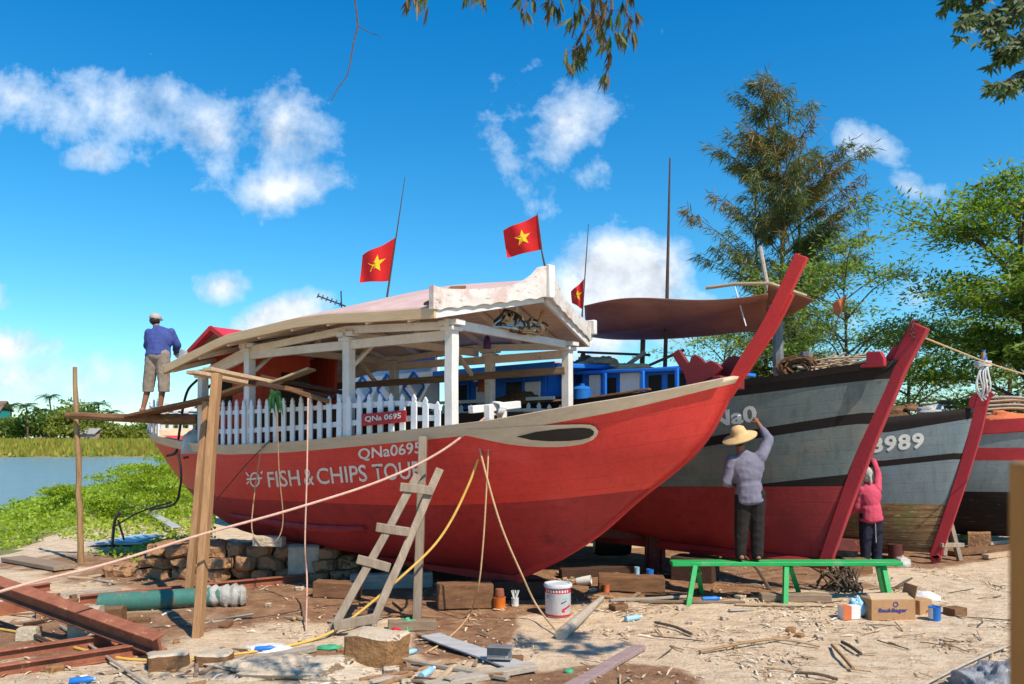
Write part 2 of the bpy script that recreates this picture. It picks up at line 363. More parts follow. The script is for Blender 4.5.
# ---------------------------------------------------------------- sun and sky
S = Vector(SUN).normalized(); el = math.asin(S.z); az = math.atan2(S.x, S.y)
sd = bpy.data.lights.new('sun', 'SUN'); sd.energy = SUN_E; sd.angle = R(.6); sd.color = (1, .89, .72)
so = bpy.data.objects.new('sun', sd); COL.objects.link(so)
so.rotation_euler = S.to_track_quat('Z', 'Y').to_euler(); so.location = (8, -8, 20)
w = bpy.data.worlds.new('World'); SC.world = w; w.use_nodes = True; nt = w.node_tree
bg = nt.nodes['Background']; bg.inputs[1].default_value = SKY_E
sky = nt.nodes.new('ShaderNodeTexSky'); sky.sky_type = 'NISHITA'; sky.sun_disc = False
sky.sun_elevation = el; sky.sun_rotation = az; sky.air_density = 1.0; sky.dust_density = .25; sky.ozone_density = 2.2; sky.altitude = 0
hs = nt.nodes.new('ShaderNodeHueSaturation'); hs.inputs['Saturation'].default_value = 1.3; hs.inputs['Hue'].default_value = .488; hs.inputs['Value'].default_value = .9
L(nt, sky.outputs[0], hs.inputs['Color']); skyc = hs.outputs[0]
tc = nt.nodes.new('ShaderNodeTexCoord'); sx = nt.nodes.new('ShaderNodeSeparateXYZ'); L(nt, tc.outputs['Generated'], sx.inputs[0])
# deeper blue overhead than at the skyline
hi = nt.nodes.new('ShaderNodeMapRange'); hi.inputs['From Min'].default_value = 0.0; hi.inputs['From Max'].default_value = .5
L(nt, sx.outputs[2], hi.inputs['Value'])
skyc = mix(nt, hi.outputs[0], mix(nt, 1, skyc, (.50, .64, .66), 'MULTIPLY'), mix(nt, 1, skyc, (.04, .53, .74), 'MULTIPLY'))
ay = math_n(nt, 'MAXIMUM', math_n(nt, 'ABSOLUTE', sx.outputs[1]), .02)
u = math_n(nt, 'DIVIDE', sx.outputs[0], ay); vv = math_n(nt, 'DIVIDE', sx.outputs[2], ay)
front = math_n(nt, 'GREATER_THAN', sx.outputs[1], 0)
cb = nt.nodes.new('ShaderNodeCombineXYZ'); L(nt, u, cb.inputs[0]); L(nt, vv, cb.inputs[1]); L(nt, front, cb.inputs[2])
n1 = noise_n(nt, cb.outputs[0], 9.0, 14, .64, .12); n2 = noise_n(nt, cb.outputs[0], 4.0, 8, .6, .25)
wob = math_n(nt, 'ADD', math_n(nt, 'MULTIPLY', math_n(nt, 'SUBTRACT', n1, .5), 1.9), math_n(nt, 'MULTIPLY', math_n(nt, 'SUBTRACT', n2, .5), .9))
# clouds: bearing, height (both as tangents), half width, half height, tilt, density
CL = [(-.49, .43, .15, .075, -.3, .50), (-.62, .43, .18, .06, -.2, .46), (-.37, .375, .09, .10, .5, .60), (-.29, .38, .075, .10, 0, .64), (-.29, .315, .10, .055, .1, .70),
      (-.52, .355, .05, .028, .2, .42), (-.365, .19, .055, .035, .2, .90), (-.63, .115, .08, .035, .0, .75), (-.60, .075, .22, .05, 0, .62), (-.66, .19, .06, .03, -.3, .55),
      (-.295, .15, .085, .035, .3, 1.10), (-.05, .16, .10, .03, 0, .5), (.07, .40, .10, .075, .5, .52), (.00, .345, .05, .10, .75, .42), (.10, .33, .05, .06, -.3, .40), (.17, .53, .10, .035, -.4, .28), (.03, .47, .12, .04, .6, .30),
      (.14, .19, .095, .08, .1, 1.35), (.19, .155, .08, .05, 0, 1.0), (.10, .135, .1, .05, 0, .95), (.12, .06, .22, .06, 0, .75), (.40, .16, .2, .08, 0, .42), (.45, .37, .085, .035, -.35, .58), (.50, .315, .07, .03, -.3, .58),
      (.14, .272, .05, .025, -.4, .30), (.75, .15, .2, .07, 0, .55), (-1.0, .3, .3, .1, .1, .7), (1.1, .4, .25, .12, 0, .7)]
tot = None
for cx, cz, rx, rz, tl, dn in CL:
    dx = math_n(nt, 'SUBTRACT', u, cx); dz = math_n(nt, 'SUBTRACT', vv, cz)
    c, s_ = math.cos(tl), math.sin(tl)
    a = math_n(nt, 'MULTIPLY_ADD', dx, c / rx, math_n(nt, 'MULTIPLY', dz, s_ / rx))
    b_ = math_n(nt, 'MULTIPLY_ADD', dz, c / rz, math_n(nt, 'MULTIPLY', dx, -s_ / rz))
    r2 = math_n(nt, 'SQRT', math_n(nt, 'MULTIPLY_ADD', a, a, math_n(nt, 'MULTIPLY', b_, b_)))
    e = math_n(nt, 'MULTIPLY', math_n(nt, 'MAXIMUM', math_n(nt, 'SUBTRACT', 1.25, r2), 0), dn * 1.05)
    tot = e if tot is None else math_n(nt, 'MAXIMUM', tot, e)
has = ramp(nt, tot, [(0.0, 0.), (.12, 1.)])
dens = math_n(nt, 'MULTIPLY', math_n(nt, 'ADD', tot, math_n(nt, 'MULTIPLY', wob, .85)), front)
alpha = math_n(nt, 'MULTIPLY', ramp(nt, dens, [(.36, 0.), (.50, .36), (.90, .90)]), has)
sh = nt.nodes.new('ShaderNodeVectorMath'); sh.operation = 'ADD'; L(nt, cb.outputs[0], sh.inputs[0]); sh.inputs[1].default_value = (.018, .022, 0)
n1b = noise_n(nt, sh.outputs[0], 9.0, 14, .64, .12)
lum = ramp(nt, math_n(nt, 'ADD', math_n(nt, 'MULTIPLY', math_n(nt, 'SUBTRACT', n1, n1b), 1.5), .5), [(.2, .66), (.55, 1.0), (.8, 1.12)])
ccol = mix(nt, 1, mix(nt, ramp(nt, dens, [(.3, 0.), (.95, 1.)]), (1.9, 2.8, 3.7), (3.6, 3.7, 3.9)), lum, 'MULTIPLY')
L(nt, mix(nt, alpha, skyc, ccol), bg.inputs[0])

# ---------------------------------------------------------------- ground sheet
def axis(segs):
    out = []
    for a, b, st in segs:
        n = max(1, round((b - a) / st)); out += [a + (b - a) * i / n for i in range(n)]
    return out + [segs[-1][1]]
xs = axis([(-900, -200, 100), (-200, -40, 10), (-40, -16, 1.0), (-16, -7, .25), (-7, 9, .075), (9, 20, .4), (20, 60, 4), (60, 200, 20), (200, 900, 100)])
ys = axis([(-40, -2, 4), (-2, 4, .5), (4, 14.5, .075), (14.5, 24, .3), (24, 60, 2), (60, 110, 5), (110, 150, 2), (150, 300, 15), (300, 1500, 150)])
nx, ny = len(xs), len(ys)
vs = [(x, y, ground_z(x, y)) for y in ys for x in xs]
fs = [(j * nx + i, j * nx + i + 1, (j + 1) * nx + i + 1, (j + 1) * nx + i) for j in range(ny - 1) for i in range(nx - 1)]
gm = bpy.data.meshes.new('ground'); gm.from_pydata(vs, [], fs)
# brown tone, high in patches under and around the boats, low on pale sand
def brown_tone(x, y):
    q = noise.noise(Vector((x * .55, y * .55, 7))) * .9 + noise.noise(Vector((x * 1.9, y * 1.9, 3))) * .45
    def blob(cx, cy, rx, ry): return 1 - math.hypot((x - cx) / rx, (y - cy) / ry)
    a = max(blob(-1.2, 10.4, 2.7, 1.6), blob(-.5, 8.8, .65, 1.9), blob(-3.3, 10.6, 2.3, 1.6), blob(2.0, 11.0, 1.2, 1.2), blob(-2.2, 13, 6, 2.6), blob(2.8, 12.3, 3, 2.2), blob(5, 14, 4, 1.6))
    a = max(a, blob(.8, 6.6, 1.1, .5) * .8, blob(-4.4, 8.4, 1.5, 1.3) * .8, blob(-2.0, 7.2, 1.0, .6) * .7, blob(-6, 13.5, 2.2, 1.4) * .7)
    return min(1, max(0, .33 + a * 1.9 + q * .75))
at = gm.attributes.new('brown_tone', 'FLOAT', 'POINT')
at.data.foreach_set('value', [brown_tone(x, y) if -14 < x < 14 and 3 < y < 22 else (.35 if y < 60 else 0) for y in ys for x in xs])
gm.polygons.foreach_set('use_smooth', [True] * len(fs))
m, nt, b = _mat('sand_and_earth'); v = coords(nt)
an = nt.nodes.new('ShaderNodeAttribute'); an.attribute_name = 'brown_tone'
big = noise_n(nt, v, .8, 8, .62); mid = noise_n(nt, v, 4.5, 8, .7); fin = noise_n(nt, v, 26, 8, .75); str_ = noise_n(nt, coords(nt, (1.2, 5.5, 1)), 2.2, 8, .7)
sand = ramp(nt, mid, [(.28, (.50, .36, .23)), (.5, (.68, .525, .365)), (.72, (.78, .64, .47))])
sand = mix(nt, ramp(nt, str_, [(.50, 0.), (.66, .62)]), sand, (.36, .21, .11))
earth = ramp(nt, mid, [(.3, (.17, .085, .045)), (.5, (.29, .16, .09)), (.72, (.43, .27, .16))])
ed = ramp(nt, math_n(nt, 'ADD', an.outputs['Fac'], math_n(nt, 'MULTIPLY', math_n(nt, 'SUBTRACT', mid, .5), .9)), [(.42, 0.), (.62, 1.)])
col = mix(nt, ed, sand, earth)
sp = ramp(nt, fin, [(.36, .75), (.44, 0.)]); col = mix(nt, sp, col, (.13, .075, .045))
sp2 = ramp(nt, noise_n(nt, v, 55, 3, .6), [(.64, 0.), (.70, .7)]); col = mix(nt, math_n(nt, 'MULTIPLY', sp2, math_n(nt, 'SUBTRACT', 1, math_n(nt, 'MULTIPLY', ed, .75))), col, (.74, .63, .48))
L(nt, col, b.inputs['Base Color']); b.inputs['Roughness'].default_value = .95; b.inputs['Specular IOR Level'].default_value = .15
hh = math_n(nt, 'ADD', math_n(nt, 'MULTIPLY', mid, 1.3), math_n(nt, 'MULTIPLY', fin, .7)); bump(nt, b, hh, .9, .05)
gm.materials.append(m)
# vegetated ground on the banks
mb_, nt, b = _mat('grassy_soil'); L(nt, ramp(nt, noise_n(nt, coords(nt), .3, 8, .7), [(.3, (.10, .12, .025)), (.7, (.26, .23, .06))]), b.inputs['Base Color']); b.inputs['Roughness'].default_value = 1
gm.materials.append(mb_)
mi = [1 if (ys[j] > 100 or (shore(xs[i], ys[j]) > -4.3 and ys[j] > 13)) else 0 for j in range(ny - 1) for i in range(nx - 1)]
gm.polygons.foreach_set('material_index', mi)
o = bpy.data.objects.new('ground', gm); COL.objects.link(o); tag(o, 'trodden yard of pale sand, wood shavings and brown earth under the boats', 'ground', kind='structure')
# river
m, nt, b = _mat('river_water'); v = coords(nt, (1, 2.4, 1))
b.inputs['Base Color'].default_value = (.16, .27, .33, 1); b.inputs['Roughness'].default_value = .16; b.inputs['IOR'].default_value = 1.33
bump(nt, b, math_n(nt, 'ADD', noise_n(nt, v, 1.3, 6, .65), math_n(nt, 'MULTIPLY', noise_n(nt, v, .25, 3, .5), 2)), .9, .25)
mb = MB(); mb.add([(-900, 10, -.62), (900, 10, -.62), (900, 150, -.62), (-900, 150, -.62)], [(0, 1, 2, 3)])
o = mb.build('river', m, base=(0, 80, -.62), smooth=0); tag(o, 'calm blue river between the yard and the far grassy bank', 'river', kind='structure')
# ---------------------------------------------------------------- hull lofting
class Hull:
    """t forward, starboard is -y, z up; rows follow the keel, the painted lines and the sheer."""
    def __init__(s, keel, sheer_b, sheer_z, stem, t_keel, t_sheer, e_of, flare=0):
        s.kz = smoothc(keel); s.sb = smoothc(sheer_b); s.sz = smoothc(sheer_z); s.stem = smoothc([(z, t) for t, z in stem])
        s.tk, s.ts, s.e, s.fl = t_keel, t_sheer, e_of, flare
    def P(s, u, v, side=-1, off=0.0):
        tk = s.tk[0] + (s.tk[1] - s.tk[0]) * u; ts = s.ts[0] + (s.ts[1] - s.ts[0]) * u
        zk, zs = s.kz(tk), s.sz(ts); z = zk + (zs - zk) * v
        z1 = s.kz(s.tk[1]) + (s.sz(s.ts[1]) - s.kz(s.tk[1])) * v
        t1 = s.stem(z1); t0 = s.tk[0] + (s.ts[0] - s.tk[0]) * v
        t = t0 + (t1 - t0) * u
        y = s.sb(ts) * max(0.0, v) ** s.e(u) + off
        return Vector((t, side * y, z))
    def vz(s, u, z):
        tk = s.tk[0] + (s.tk[1] - s.tk[0]) * u; ts = s.ts[0] + (s.ts[1] - s.ts[0]) * u
        zk, zs = s.kz(tk), s.sz(ts); return (z - zk) / (zs - zk)
    def build(s, name, parent, bands, mats, nu=56, rows=None, solid=.05, transom=True):
        """bands: functions z(t) from the bottom up separating len(bands)+1 zones; rows per zone."""
        mb = MB(); vt = []; uvs = []
        us = [1 - (1 - i / nu) ** 1.0 for i in range(nu + 1)]
        rows = rows or [5] * (len(bands) + 1)
        for side in (-1, 1):
            vs, fs, ms, uvv = [], [], [], []
            cols = []
            for u in us:
                ts = s.ts[0] + (s.ts[1] - s.ts[0]) * u
                cuts = [0.0] + [min(.999, max(.001, s.vz(u, f(ts)))) for f in bands] + [1.0]
                vl = []
                for k in range(len(cuts) - 1):
                    for r in range(rows[k]): vl.append(cuts[k] + (cuts[k + 1] - cuts[k]) * r / rows[k])
                vl.append(1.0); cols.append(vl)
            nr = len(cols[0]); zone = [k for k in range(len(rows)) for _ in range(rows[k])]
            for i, u in enumerate(us):
                for v in cols[i]: vs.append(s.P(u, v, side)); uvv.append((u, v))
            for i in range(nu):
                for j in range(nr - 1):
                    q = (i * nr + j, (i + 1) * nr + j, (i + 1) * nr + j + 1, i * nr + j + 1)
                    fs.append(q if side < 0 else q[::-1]); ms.append(zone[j])
            o = len(mb.v); mb.v += [tuple(v) for v in vs]; mb.f += [tuple(i + o for i in f) for f in fs]; mb.m += ms; uvs += uvv
            if side < 0: first = vs[:nr]
        if transom:
            n = len(first); o = len(mb.v)
            mb.v += [tuple(v) for v in first] + [(v.x, -v.y, v.z) for v in first]; uvs += [(0, j / n) for j in range(n)] * 2
            for j in range(n - 1): mb.f.append((o + j, o + j + 1, o + n + j + 1, o + n + j)); mb.m.append(zone[j])
        me = bpy.data.meshes.new(name); me.from_pydata(mb.v, [], mb.f)
        for m in mats: me.materials.append(m)
        me.polygons.foreach_set('material_index', mb.m)
        ul = me.uv_layers.new(name='uv'); li = [0] * len(me.loops); me.loops.foreach_get('vertex_index', li)
        ul.data.foreach_set('uv', [c for i in li for c in uvs[i]])
        bm = bmesh.new(); bm.from_mesh(me); bmesh.ops.remove_doubles(bm, verts=bm.verts, dist=.0015)
        bmesh.ops.recalc_face_normals(bm, faces=bm.faces); bm.to_mesh(me); bm.free()
        s.me = me
        o = finish(name, me, parent, smooth=50)
        md = o.modifiers.new('t', 'SOLIDIFY'); md.thickness = solid; md.offset = -1
        s.obj = o; s.parent = parent
        wm = parent.matrix_basis
        s.bvh = BVHTree.FromPolygons([wm @ Vector(v.co) for v in me.vertices], [tuple(p.vertices) for p in me.polygons])
        return o
    def strip(s, name, mat, v0, v1, off, parent, u0=0, u1=1, nu=56, sides=(-1, 1), thick=.03, vfun=None):
        """a raised strake lying on the hull between two lines"""
        mb = MB()
        for side in sides:
            rows = []
            for i in range(nu + 1):
                u = u0 + (u1 - u0) * i / nu
                a, b = (v0, v1) if vfun is None else vfun(u)
                p, q = s.P(u, a, side), s.P(u, b, side); k = min(1, (1 - u) * 14 + .0)
                oo = Vector((0, side * off, 0)) + Vector((off * (1 - k), 0, 0))
                rows.append([p, q, q + oo, p + oo])
            vs = [v for r in rows for v in r]
            fs = [(4 * i + j, 4 * i + (j + 1) % 4, 4 * i + 4 + (j + 1) % 4, 4 * i + 4 + j) for i in range(nu) for j in range(4)]
            fs += [(0, 1, 2, 3), tuple(4 * nu + j for j in (3, 2, 1, 0))]
            mb.add(vs, fs)
        return mb.build(name, mat, parent, smooth=40)
    def cast(s, px, py, lift=.006):
        d = W(px, py, 1) - Vector((0, 0, CH)); d.normalize()
        h = s.bvh.ray_cast(Vector((0, 0, CH)), d)
        if h[0] is None: return None
        n = h[1] if h[1].dot(d) < 0 else -h[1]
        return s.parent.matrix_basis.inverted() @ (h[0] + n * lift)
    def decal(s, name, polys, mat, lift=.006, cuts=3):
        """painted mark: outlines measured on the photo, laid on the hull planking"""
        bm = bmesh.new()
        for pl in polys: bm.faces.new([bm.verts.new((x, y, 0)) for x, y in pl])
        return s._lay(bm, name, mat, lift, cuts)
    def _lay(s, bm, name, mat, lift, cuts):
        bmesh.ops.triangulate(bm, faces=bm.faces)
        for _ in range(cuts):
            es = [e for e in bm.edges if e.calc_length() > 4.0]
            if not es: break
            bmesh.ops.subdivide_edges(bm, edges=es, cuts=1); bmesh.ops.triangulate(bm, faces=bm.faces)
        bad = []
        for v in bm.verts:
            p = s.cast(v.co.x, v.co.y, lift)
            if p is None: bad.append(v)
            else: v.co = p
        bmesh.ops.delete(bm, geom=bad, context='VERTS')
        me = bpy.data.meshes.new(name); bm.to_mesh(me); bm.free(); me.materials.append(mat)
        return finish(name, me, s.parent, smooth=0)
    def text(s, name, body, quad, mat, bold=.018, lift=.007, spacing=1.0):
        bm = text_bm(body, bold, spacing)
        (tlx, tly), (trx, try_), (blx, bly), (brx, bry) = quad
        for v in bm.verts:
            a, b = v.co.x, v.co.y
            v.co = ((blx * (1 - a) + brx * a) * (1 - b) + (tlx * (1 - a) + trx * a) * b, (bly * (1 - a) + bry * a) * (1 - b) + (tly * (1 - a) + try_ * a) * b, 0)
            q = noise.noise_vector(v.co * .16); v.co.x += q.x * .5; v.co.y += q.y * .5
        return s._lay(bm, name, mat, lift, 2)
def text_bm(body, bold=0.0, spacing=1.0):    # lettering filled to the unit square
    c = bpy.data.curves.new('lettering', 'FONT'); c.body = body; c.offset = bold; c.space_character = spacing; c.resolution_u = 3
    ob = bpy.data.objects.new('lettering', c); COL.objects.link(ob)
    dg = bpy.context.evaluated_depsgraph_get(); me = bpy.data.meshes.new_from_object(ob.evaluated_get(dg))
    bpy.data.objects.remove(ob); bm = bmesh.new(); bm.from_mesh(me); bpy.data.meshes.remove(me); bpy.data.curves.remove(c)
    xs_ = [v.co.x for v in bm.verts]; ys_ = [v.co.y for v in bm.verts]; x0, x1, y0, y1 = min(xs_), max(xs_), min(ys_), max(ys_)
    for v in bm.verts: v.co = ((v.co.x - x0) / (x1 - x0), (v.co.y - y0) / (y1 - y0), 0)
    return bm
def text_on(name, body, o, ex, ey, mat, parent, bold=0.0, spacing=1.0):  # flat lettering: origin, width vector, height vector (parent space)
    bm = text_bm(body, bold, spacing); o, ex, ey = Vector(o), Vector(ex), Vector(ey)
    for v in bm.verts: v.co = o + ex * v.co.x + ey * v.co.y
    me = bpy.data.meshes.new(name); bm.to_mesh(me); bm.free(); me.materials.append(mat)
    return finish(name, me, parent, smooth=0)
def stemprof(front, width, depth, taper=1.0):
    pass
# ================================================================ red tour boat
K = .94
b1 = empty('tour_boat', (.0414, 10.077, CH * (1 - K)), 'long red and cream wooden boat with roofed deck, white pickets and a tall raked bow', 'boat', rz=R(-36), sc=K)
B1C, B1a = (.0414, 10.077), 36
def solve(C, a, sc, z0, px, py, b):        # pixel on the boat's plane y=b -> local point
    a = R(a); u = (math.cos(a), -math.sin(a)); p = (math.sin(a), math.cos(a)); b = b * sc
    r = (px - 512) / F; Q = (C[0] + b * p[0], C[1] + b * p[1])
    t = (r * Q[1] - Q[0]) / (u[0] - r * u[1]); d = Q[1] + u[1] * t
    return Vector((t / sc, b / sc, (CH + (HZ - py) / F * d - z0) / sc))
def q1(px, py, b): return solve(B1C, B1a, K, CH * (1 - K), px, py, b)
sz1 = [(-7.8, 2.2), (-7.28, 2.11), (-5.91, 1.98), (-4.68, 1.92), (-4, 1.93), (-2.89, 1.97), (-1.78, 2.04), (-.76, 2.11), (0, 2.17), (.65, 2.23), (1.44, 2.36), (2.21, 2.5), (3.03, 2.71)]
sb1 = [(-7.8, .72), (-7.28, .98), (-5.91, 1.25), (-4.68, 1.36), (-4, 1.4), (-2.89, 1.43), (-1.78, 1.43), (-.76, 1.42), (0, 1.41), (.65, 1.34), (1.44, 1.08), (2.21, .66), (2.75, .27), (3.03, .02)]
stem1 = [(.0, .10), (.16, .18), (.71, .45), (1.3, .82), (1.85, 1.28), (2.61, 1.89), (3.03, 2.58), (3.2, 2.85), (3.47, 3.25), (3.82, 3.93)]
h1 = Hull([(-7.2, .95), (-6.5, .62), (-5.5, .40), (-4, .28), (-2, .20), (-1, .17), (-.3, .15), (.14, .17)], sb1, sz1, stem1, (-7.2, .14), (-7.8, 3.03),
          lambda u: .36 + .34 * max(0, (u - .55) / .45) ** 1.4 + .22 * max(0, (.25 - u) / .25))
wl = smoothc([(-7.8, 1.2), (-5, 1.08), (-3.2, 1.10), (-1, 1.13), (.35, 1.18), (1.22, 1.23), (1.9, 1.29), (3.2, 1.45)])
bandh = smoothc([(-7.8, .14), (-3, .14), (0, .14), (1.5, .15), (3.03, .07)])
h1.build('hull', b1, [lambda t: wl(t), lambda t: h1.sz(t) - bandh(t)], [m_maroon, m_red, m_cream], rows=[8, 9, 2], nu=64)
# cream strake standing proud, with a rail cap on top
h1.strip('sheer_strake', m_cream, 0, 1, .028, b1, u0=.0, u1=.985, sides=(-1, 1),
         vfun=lambda u: (h1.vz(u, h1.sz(h1.ts[0] + (h1.ts[1] - h1.ts[0]) * u) - bandh(h1.ts[0] + (h1.ts[1] - h1.ts[0]) * u)), 1.004))
# bilge plank low on the quarter
mb = MB(); pts = [h1.cast(x, y, .03) for x, y in ((206, 512), (232, 514), (262, 519), (292, 524), (322, 527), (345, 528), (366, 527))]
pts = [p for p in pts if p is not None]
mb.tube(pts, [.03] + [.055] * (len(pts) - 2) + [.03], 6); mb.build('bilge_keel', m_maroon, b1)
# stem post: a blade of timber rising far above the rail
def blade(rows, name, mat, parent, bevel=.008):
    mb = MB(); vs = []; k = len(rows)
    for tf, zf, tb, zb, hw in rows: vs += [(tb, -hw, zb), (tf, -hw * .8, zf), (tf, hw * .8, zf), (tb, hw, zb)]
    fs = [(4 * i + j, 4 * i + (j + 1) % 4, 4 * i + 4 + (j + 1) % 4, 4 * i + 4 + j) for i in range(k - 1) for j in range(4)] + [(0, 1, 2, 3), tuple(4 * k - 4 + j for j in (3, 2, 1, 0))]
    mb.add(vs, fs); return mb.build(name, mat, parent, bevel=bevel, smooth=30)
def stem_rows(stem, fwd, backs, hw):
    pts = catmull([(t, 0, z) for t, z in stem], 6); rows = []; n = len(pts)
    for i, p in enumerate(pts):
        d = (pts[min(i + 1, n - 1)] - pts[max(i - 1, 0)]).normalized(); nrm = Vector((d.z, 0, -d.x))
        k = i / (n - 1); back = backs[0] + (backs[1] - backs[0]) * k; f = p + nrm * fwd; bk = p - nrm * back
        rows.append((f.x, f.z, bk.x, bk.z, hw[0] + (hw[1] - hw[0]) * k))
    return rows
rows = stem_rows(stem1, .004, (.07, .135), (.045, .05)); so1 = blade(rows, 'stem', m_stem, b1)
rows = [(tf + .002 + .035 * min(1, max(0, (zf - 2.4) / .4)), zf - .015, tf - .03, zf, .030) for tf, zf, tb, zb, hw in rows if 2.4 < zf < 3.62]; blade(rows, 'stem_doubler', m_stem, b1)
rows = stem_rows([(-6.9, .76), (-5.5, .38), (-4, .26), (-2, .18), (-.3, .13), (.10, .14)], .05, (.06, .06), (.05, .05)); blade(rows, 'keel', m_maroon, b1)
# transverse beam and carved cheeks behind the stem
mb = MB(); mb.bar((2.86, -.12, 2.66), (2.86, .62, 2.66), .11, .12, n=3); mb.build('cross_beam', m_carve, b1, bevel=.012)
def z4(x, y): return (560 + x * 270 / 1024, 250 + y * 180 / 683)
for pl, b in (([(422, 395), (450, 375), (470, 405), (488, 432), (495, 408), (512, 396), (535, 410), (550, 428), (570, 418), (600, 432), (612, 448), (585, 480), (535, 505), (482, 517), (468, 470)], -.10),
              ([(585, 475), (605, 440), (632, 408), (660, 400), (684, 408), (692, 440), (664, 470), (630, 490)], .12)):
    mb = MB(); mb.prism([q1(*z4(*p), b) for p in pl], (0, .07, 0)); mb.build('carved_cheek', m_carve, b1, bevel=.012)
# foredeck and working deck
mb = MB()
def dk(i, j):
    u = .04 + .90 * i; p = h1.P(u, min(.985, h1.vz(u, 1.62 + (.62 * max(0, i - .75) / .25))), -1); return Vector((p.x, p.y * .97 * (1 - 2 * j), p.z))
mb.grid(dk, 40, 6); mb.build('deck', m_deck, b1)
# painted eye on the bow
def ey(x, y): return (480 + x / 4.267, 380 + y / 4.267)
h1.decal('bow_eye', [[ey(*p) for p in ((-60, 206), (0, 206), (90, 200), (170, 194), (300, 187), (430, 184), (470, 186), (492, 195), (505, 215), (498, 234), (482, 250), (440, 268), (385, 277), (330, 281), (260, 281), (200, 278), (130, 270), (70, 259), (0, 244), (-60, 232))]], m_cream, .030)
h1.decal('eye_pupil', [[ey(*p) for p in ((160, 236), (240, 216), (330, 204), (400, 199), (440, 198), (472, 202), (487, 214), (484, 228), (466, 241), (430, 249), (380, 254), (300, 256), (220, 250))]], m_black, .036)
# lettering on the hull
h1.text('lettering', 'QNa0695', ((358.2, 448.5), (421.2, 441.0), (358.8, 461.5), (421.8, 454.8)), m_letter, .018)
def hl(x0, x1, body):                      # one word of the line of lettering between two columns
    top = lambda x: 471.5 - (x - 267) * .0722; bot = lambda x: 487.2 - (x - 269) * .0607
    h1.text('lettering', body, ((x0, top(x0)), (x1, top(x1)), (x0 + 2, bot(x0)), (x1 + 2, bot(x1))), m_letter, .012)
hl(267, 299, 'FISH'); hl(303, 313, '&'); hl(316, 366, 'CHIPS'); hl(372, 422, 'TOUR')
def ring(cx, cy, rx, ry, wdt, n=20):
    return [[(cx + rx * math.cos(2 * math.pi * i / n), cy + ry * math.sin(2 * math.pi * i / n)), (cx + rx * math.cos(2 * math.pi * (i + 1) / n), cy + ry * math.sin(2 * math.pi * (i + 1) / n)),
             (cx + (rx - wdt) * math.cos(2 * math.pi * (i + 1) / n), cy + (ry - wdt) * math.sin(2 * math.pi * (i + 1) / n)), (cx + (rx - wdt) * math.cos(2 * math.pi * i / n), cy + (ry - wdt) * math.sin(2 * math.pi * i / n))] for i in range(n)]
h1.decal('emblem', ring(255.2, 479.5, 5.2, 7.6, 1.6) + [[(247, 478.2), (262.6, 477.0), (262.6, 478.8), (247, 480)], [(246.8, 471.5), (249.6, 475.5), (248.6, 476.5), (246, 473)], [(260.6, 472), (263, 470.6), (263.4, 472.4), (261.6, 474.4)], [(246.6, 483), (249, 480.8), (249.8, 482), (247.4, 484.6)]], m_letter, .007, cuts=1)
# ---- posts and beams of the shelter
T1 = [0, -1.78, -3.97, -5.3]; T1F = [0, -1.45, -3.54, -5.3]
for side, TT in ((-1, T1), (1, T1F)):
    for t in TT:
        mb = MB(); zb = h1.sz(t) - .06; y = side * (h1.sb(t) - .095)
        top = 3.44 - .05 * (t < -5)
        if t < -5: top = 3.12
        mb.bar((t, y, zb), (t, y, top), .125, .125, up=(1, 0, 0), n=4, jit=.003)
        mb.box((t, y, top - .10), (.20, .20, .05)); mb.box((t, y, top - .03), (.30, .17, .07))
        mb.build('post', m_white, b1, bevel=.008)
eave = lambda t: lerpc([(.25, 3.50), (-.8, 3.545), (-1.7, 3.60), (-2.4, 3.60), (-3.87, 3.50), (-4.2, 3.44), (-5.5, 3.15)], t)
ridge = smoothc([(.6, 4.06), (-.3, 4.12), (-1.2, 4.17), (-2.2, 4.13), (-3.6, 3.98), (-5.1, 3.74), (-5.6, 3.62)])
tfront = lambda b: .10 + .42 * (1 - min(1, abs(b) / 1.75)) ** 1.0
def roofpt(s, q, dz=0):
    b = -1.75 + 3.5 * q; t = -5.5 + (tfront(b) + 5.5) * s; k = abs(b) / 1.75
    return Vector((t, b, ridge(t) + (eave(t) - ridge(t)) * k ** 1.05 + dz))
mb = MB(); mb.grid(lambda s, q: roofpt(s, q, .02), 34, 20); mb.build('roof', m_roof, b1, solid=.02)
mb = MB(); mb.grid(lambda s, q: roofpt(s, q, -.03), 34, 20); mb.build('soffit', m_soffit, b1, solid=.015)
for side in (-1, 1):
    mb = MB(); n = 30; vs = []
    for i in range(n + 1):
        t = -5.52 + 5.64 * i / n; e = eave(t)
        vs += [(t, side * 1.765, e - .10), (t, side * 1.765, e + .025), (t, side * 1.715, e + .022), (t, side * 1.715, e - .10)]
    fs = [(4 * i + j, 4 * i + (j + 1) % 4, 4 * i + 4 + (j + 1) % 4, 4 * i + 4 + j) for i in range(n) for j in range(4)] + [(0, 1, 2, 3), tuple(4 * n + j for j in (3, 2, 1, 0))]
    mb.add(vs, fs); mb.build('fascia', m_tan, b1, smooth=30, bevel=.004)
mb = MB(); mb.prism([(-5.53, b, ridge(-5.5) + (eave(-5.5) - ridge(-5.5)) * abs(b) / 1.75 + dz) for b, dz in ((-1.76, -.12), (0, -.10), (1.76, -.12), (1.76, .03), (0, .04), (-1.76, .03))], (-.04, 0, 0)); mb.build('fascia', m_tan, b1)
for i in range(8):
    t = -.35 - i * .72
    for side in (-1, 1):
        mb = MB(); mb.bar((t, side * 1.70, eave(t) - .085), (t, side * .03, ridge(t) - .10), .05, .075); mb.build('rafter', m_rafter, b1, bevel=.004)
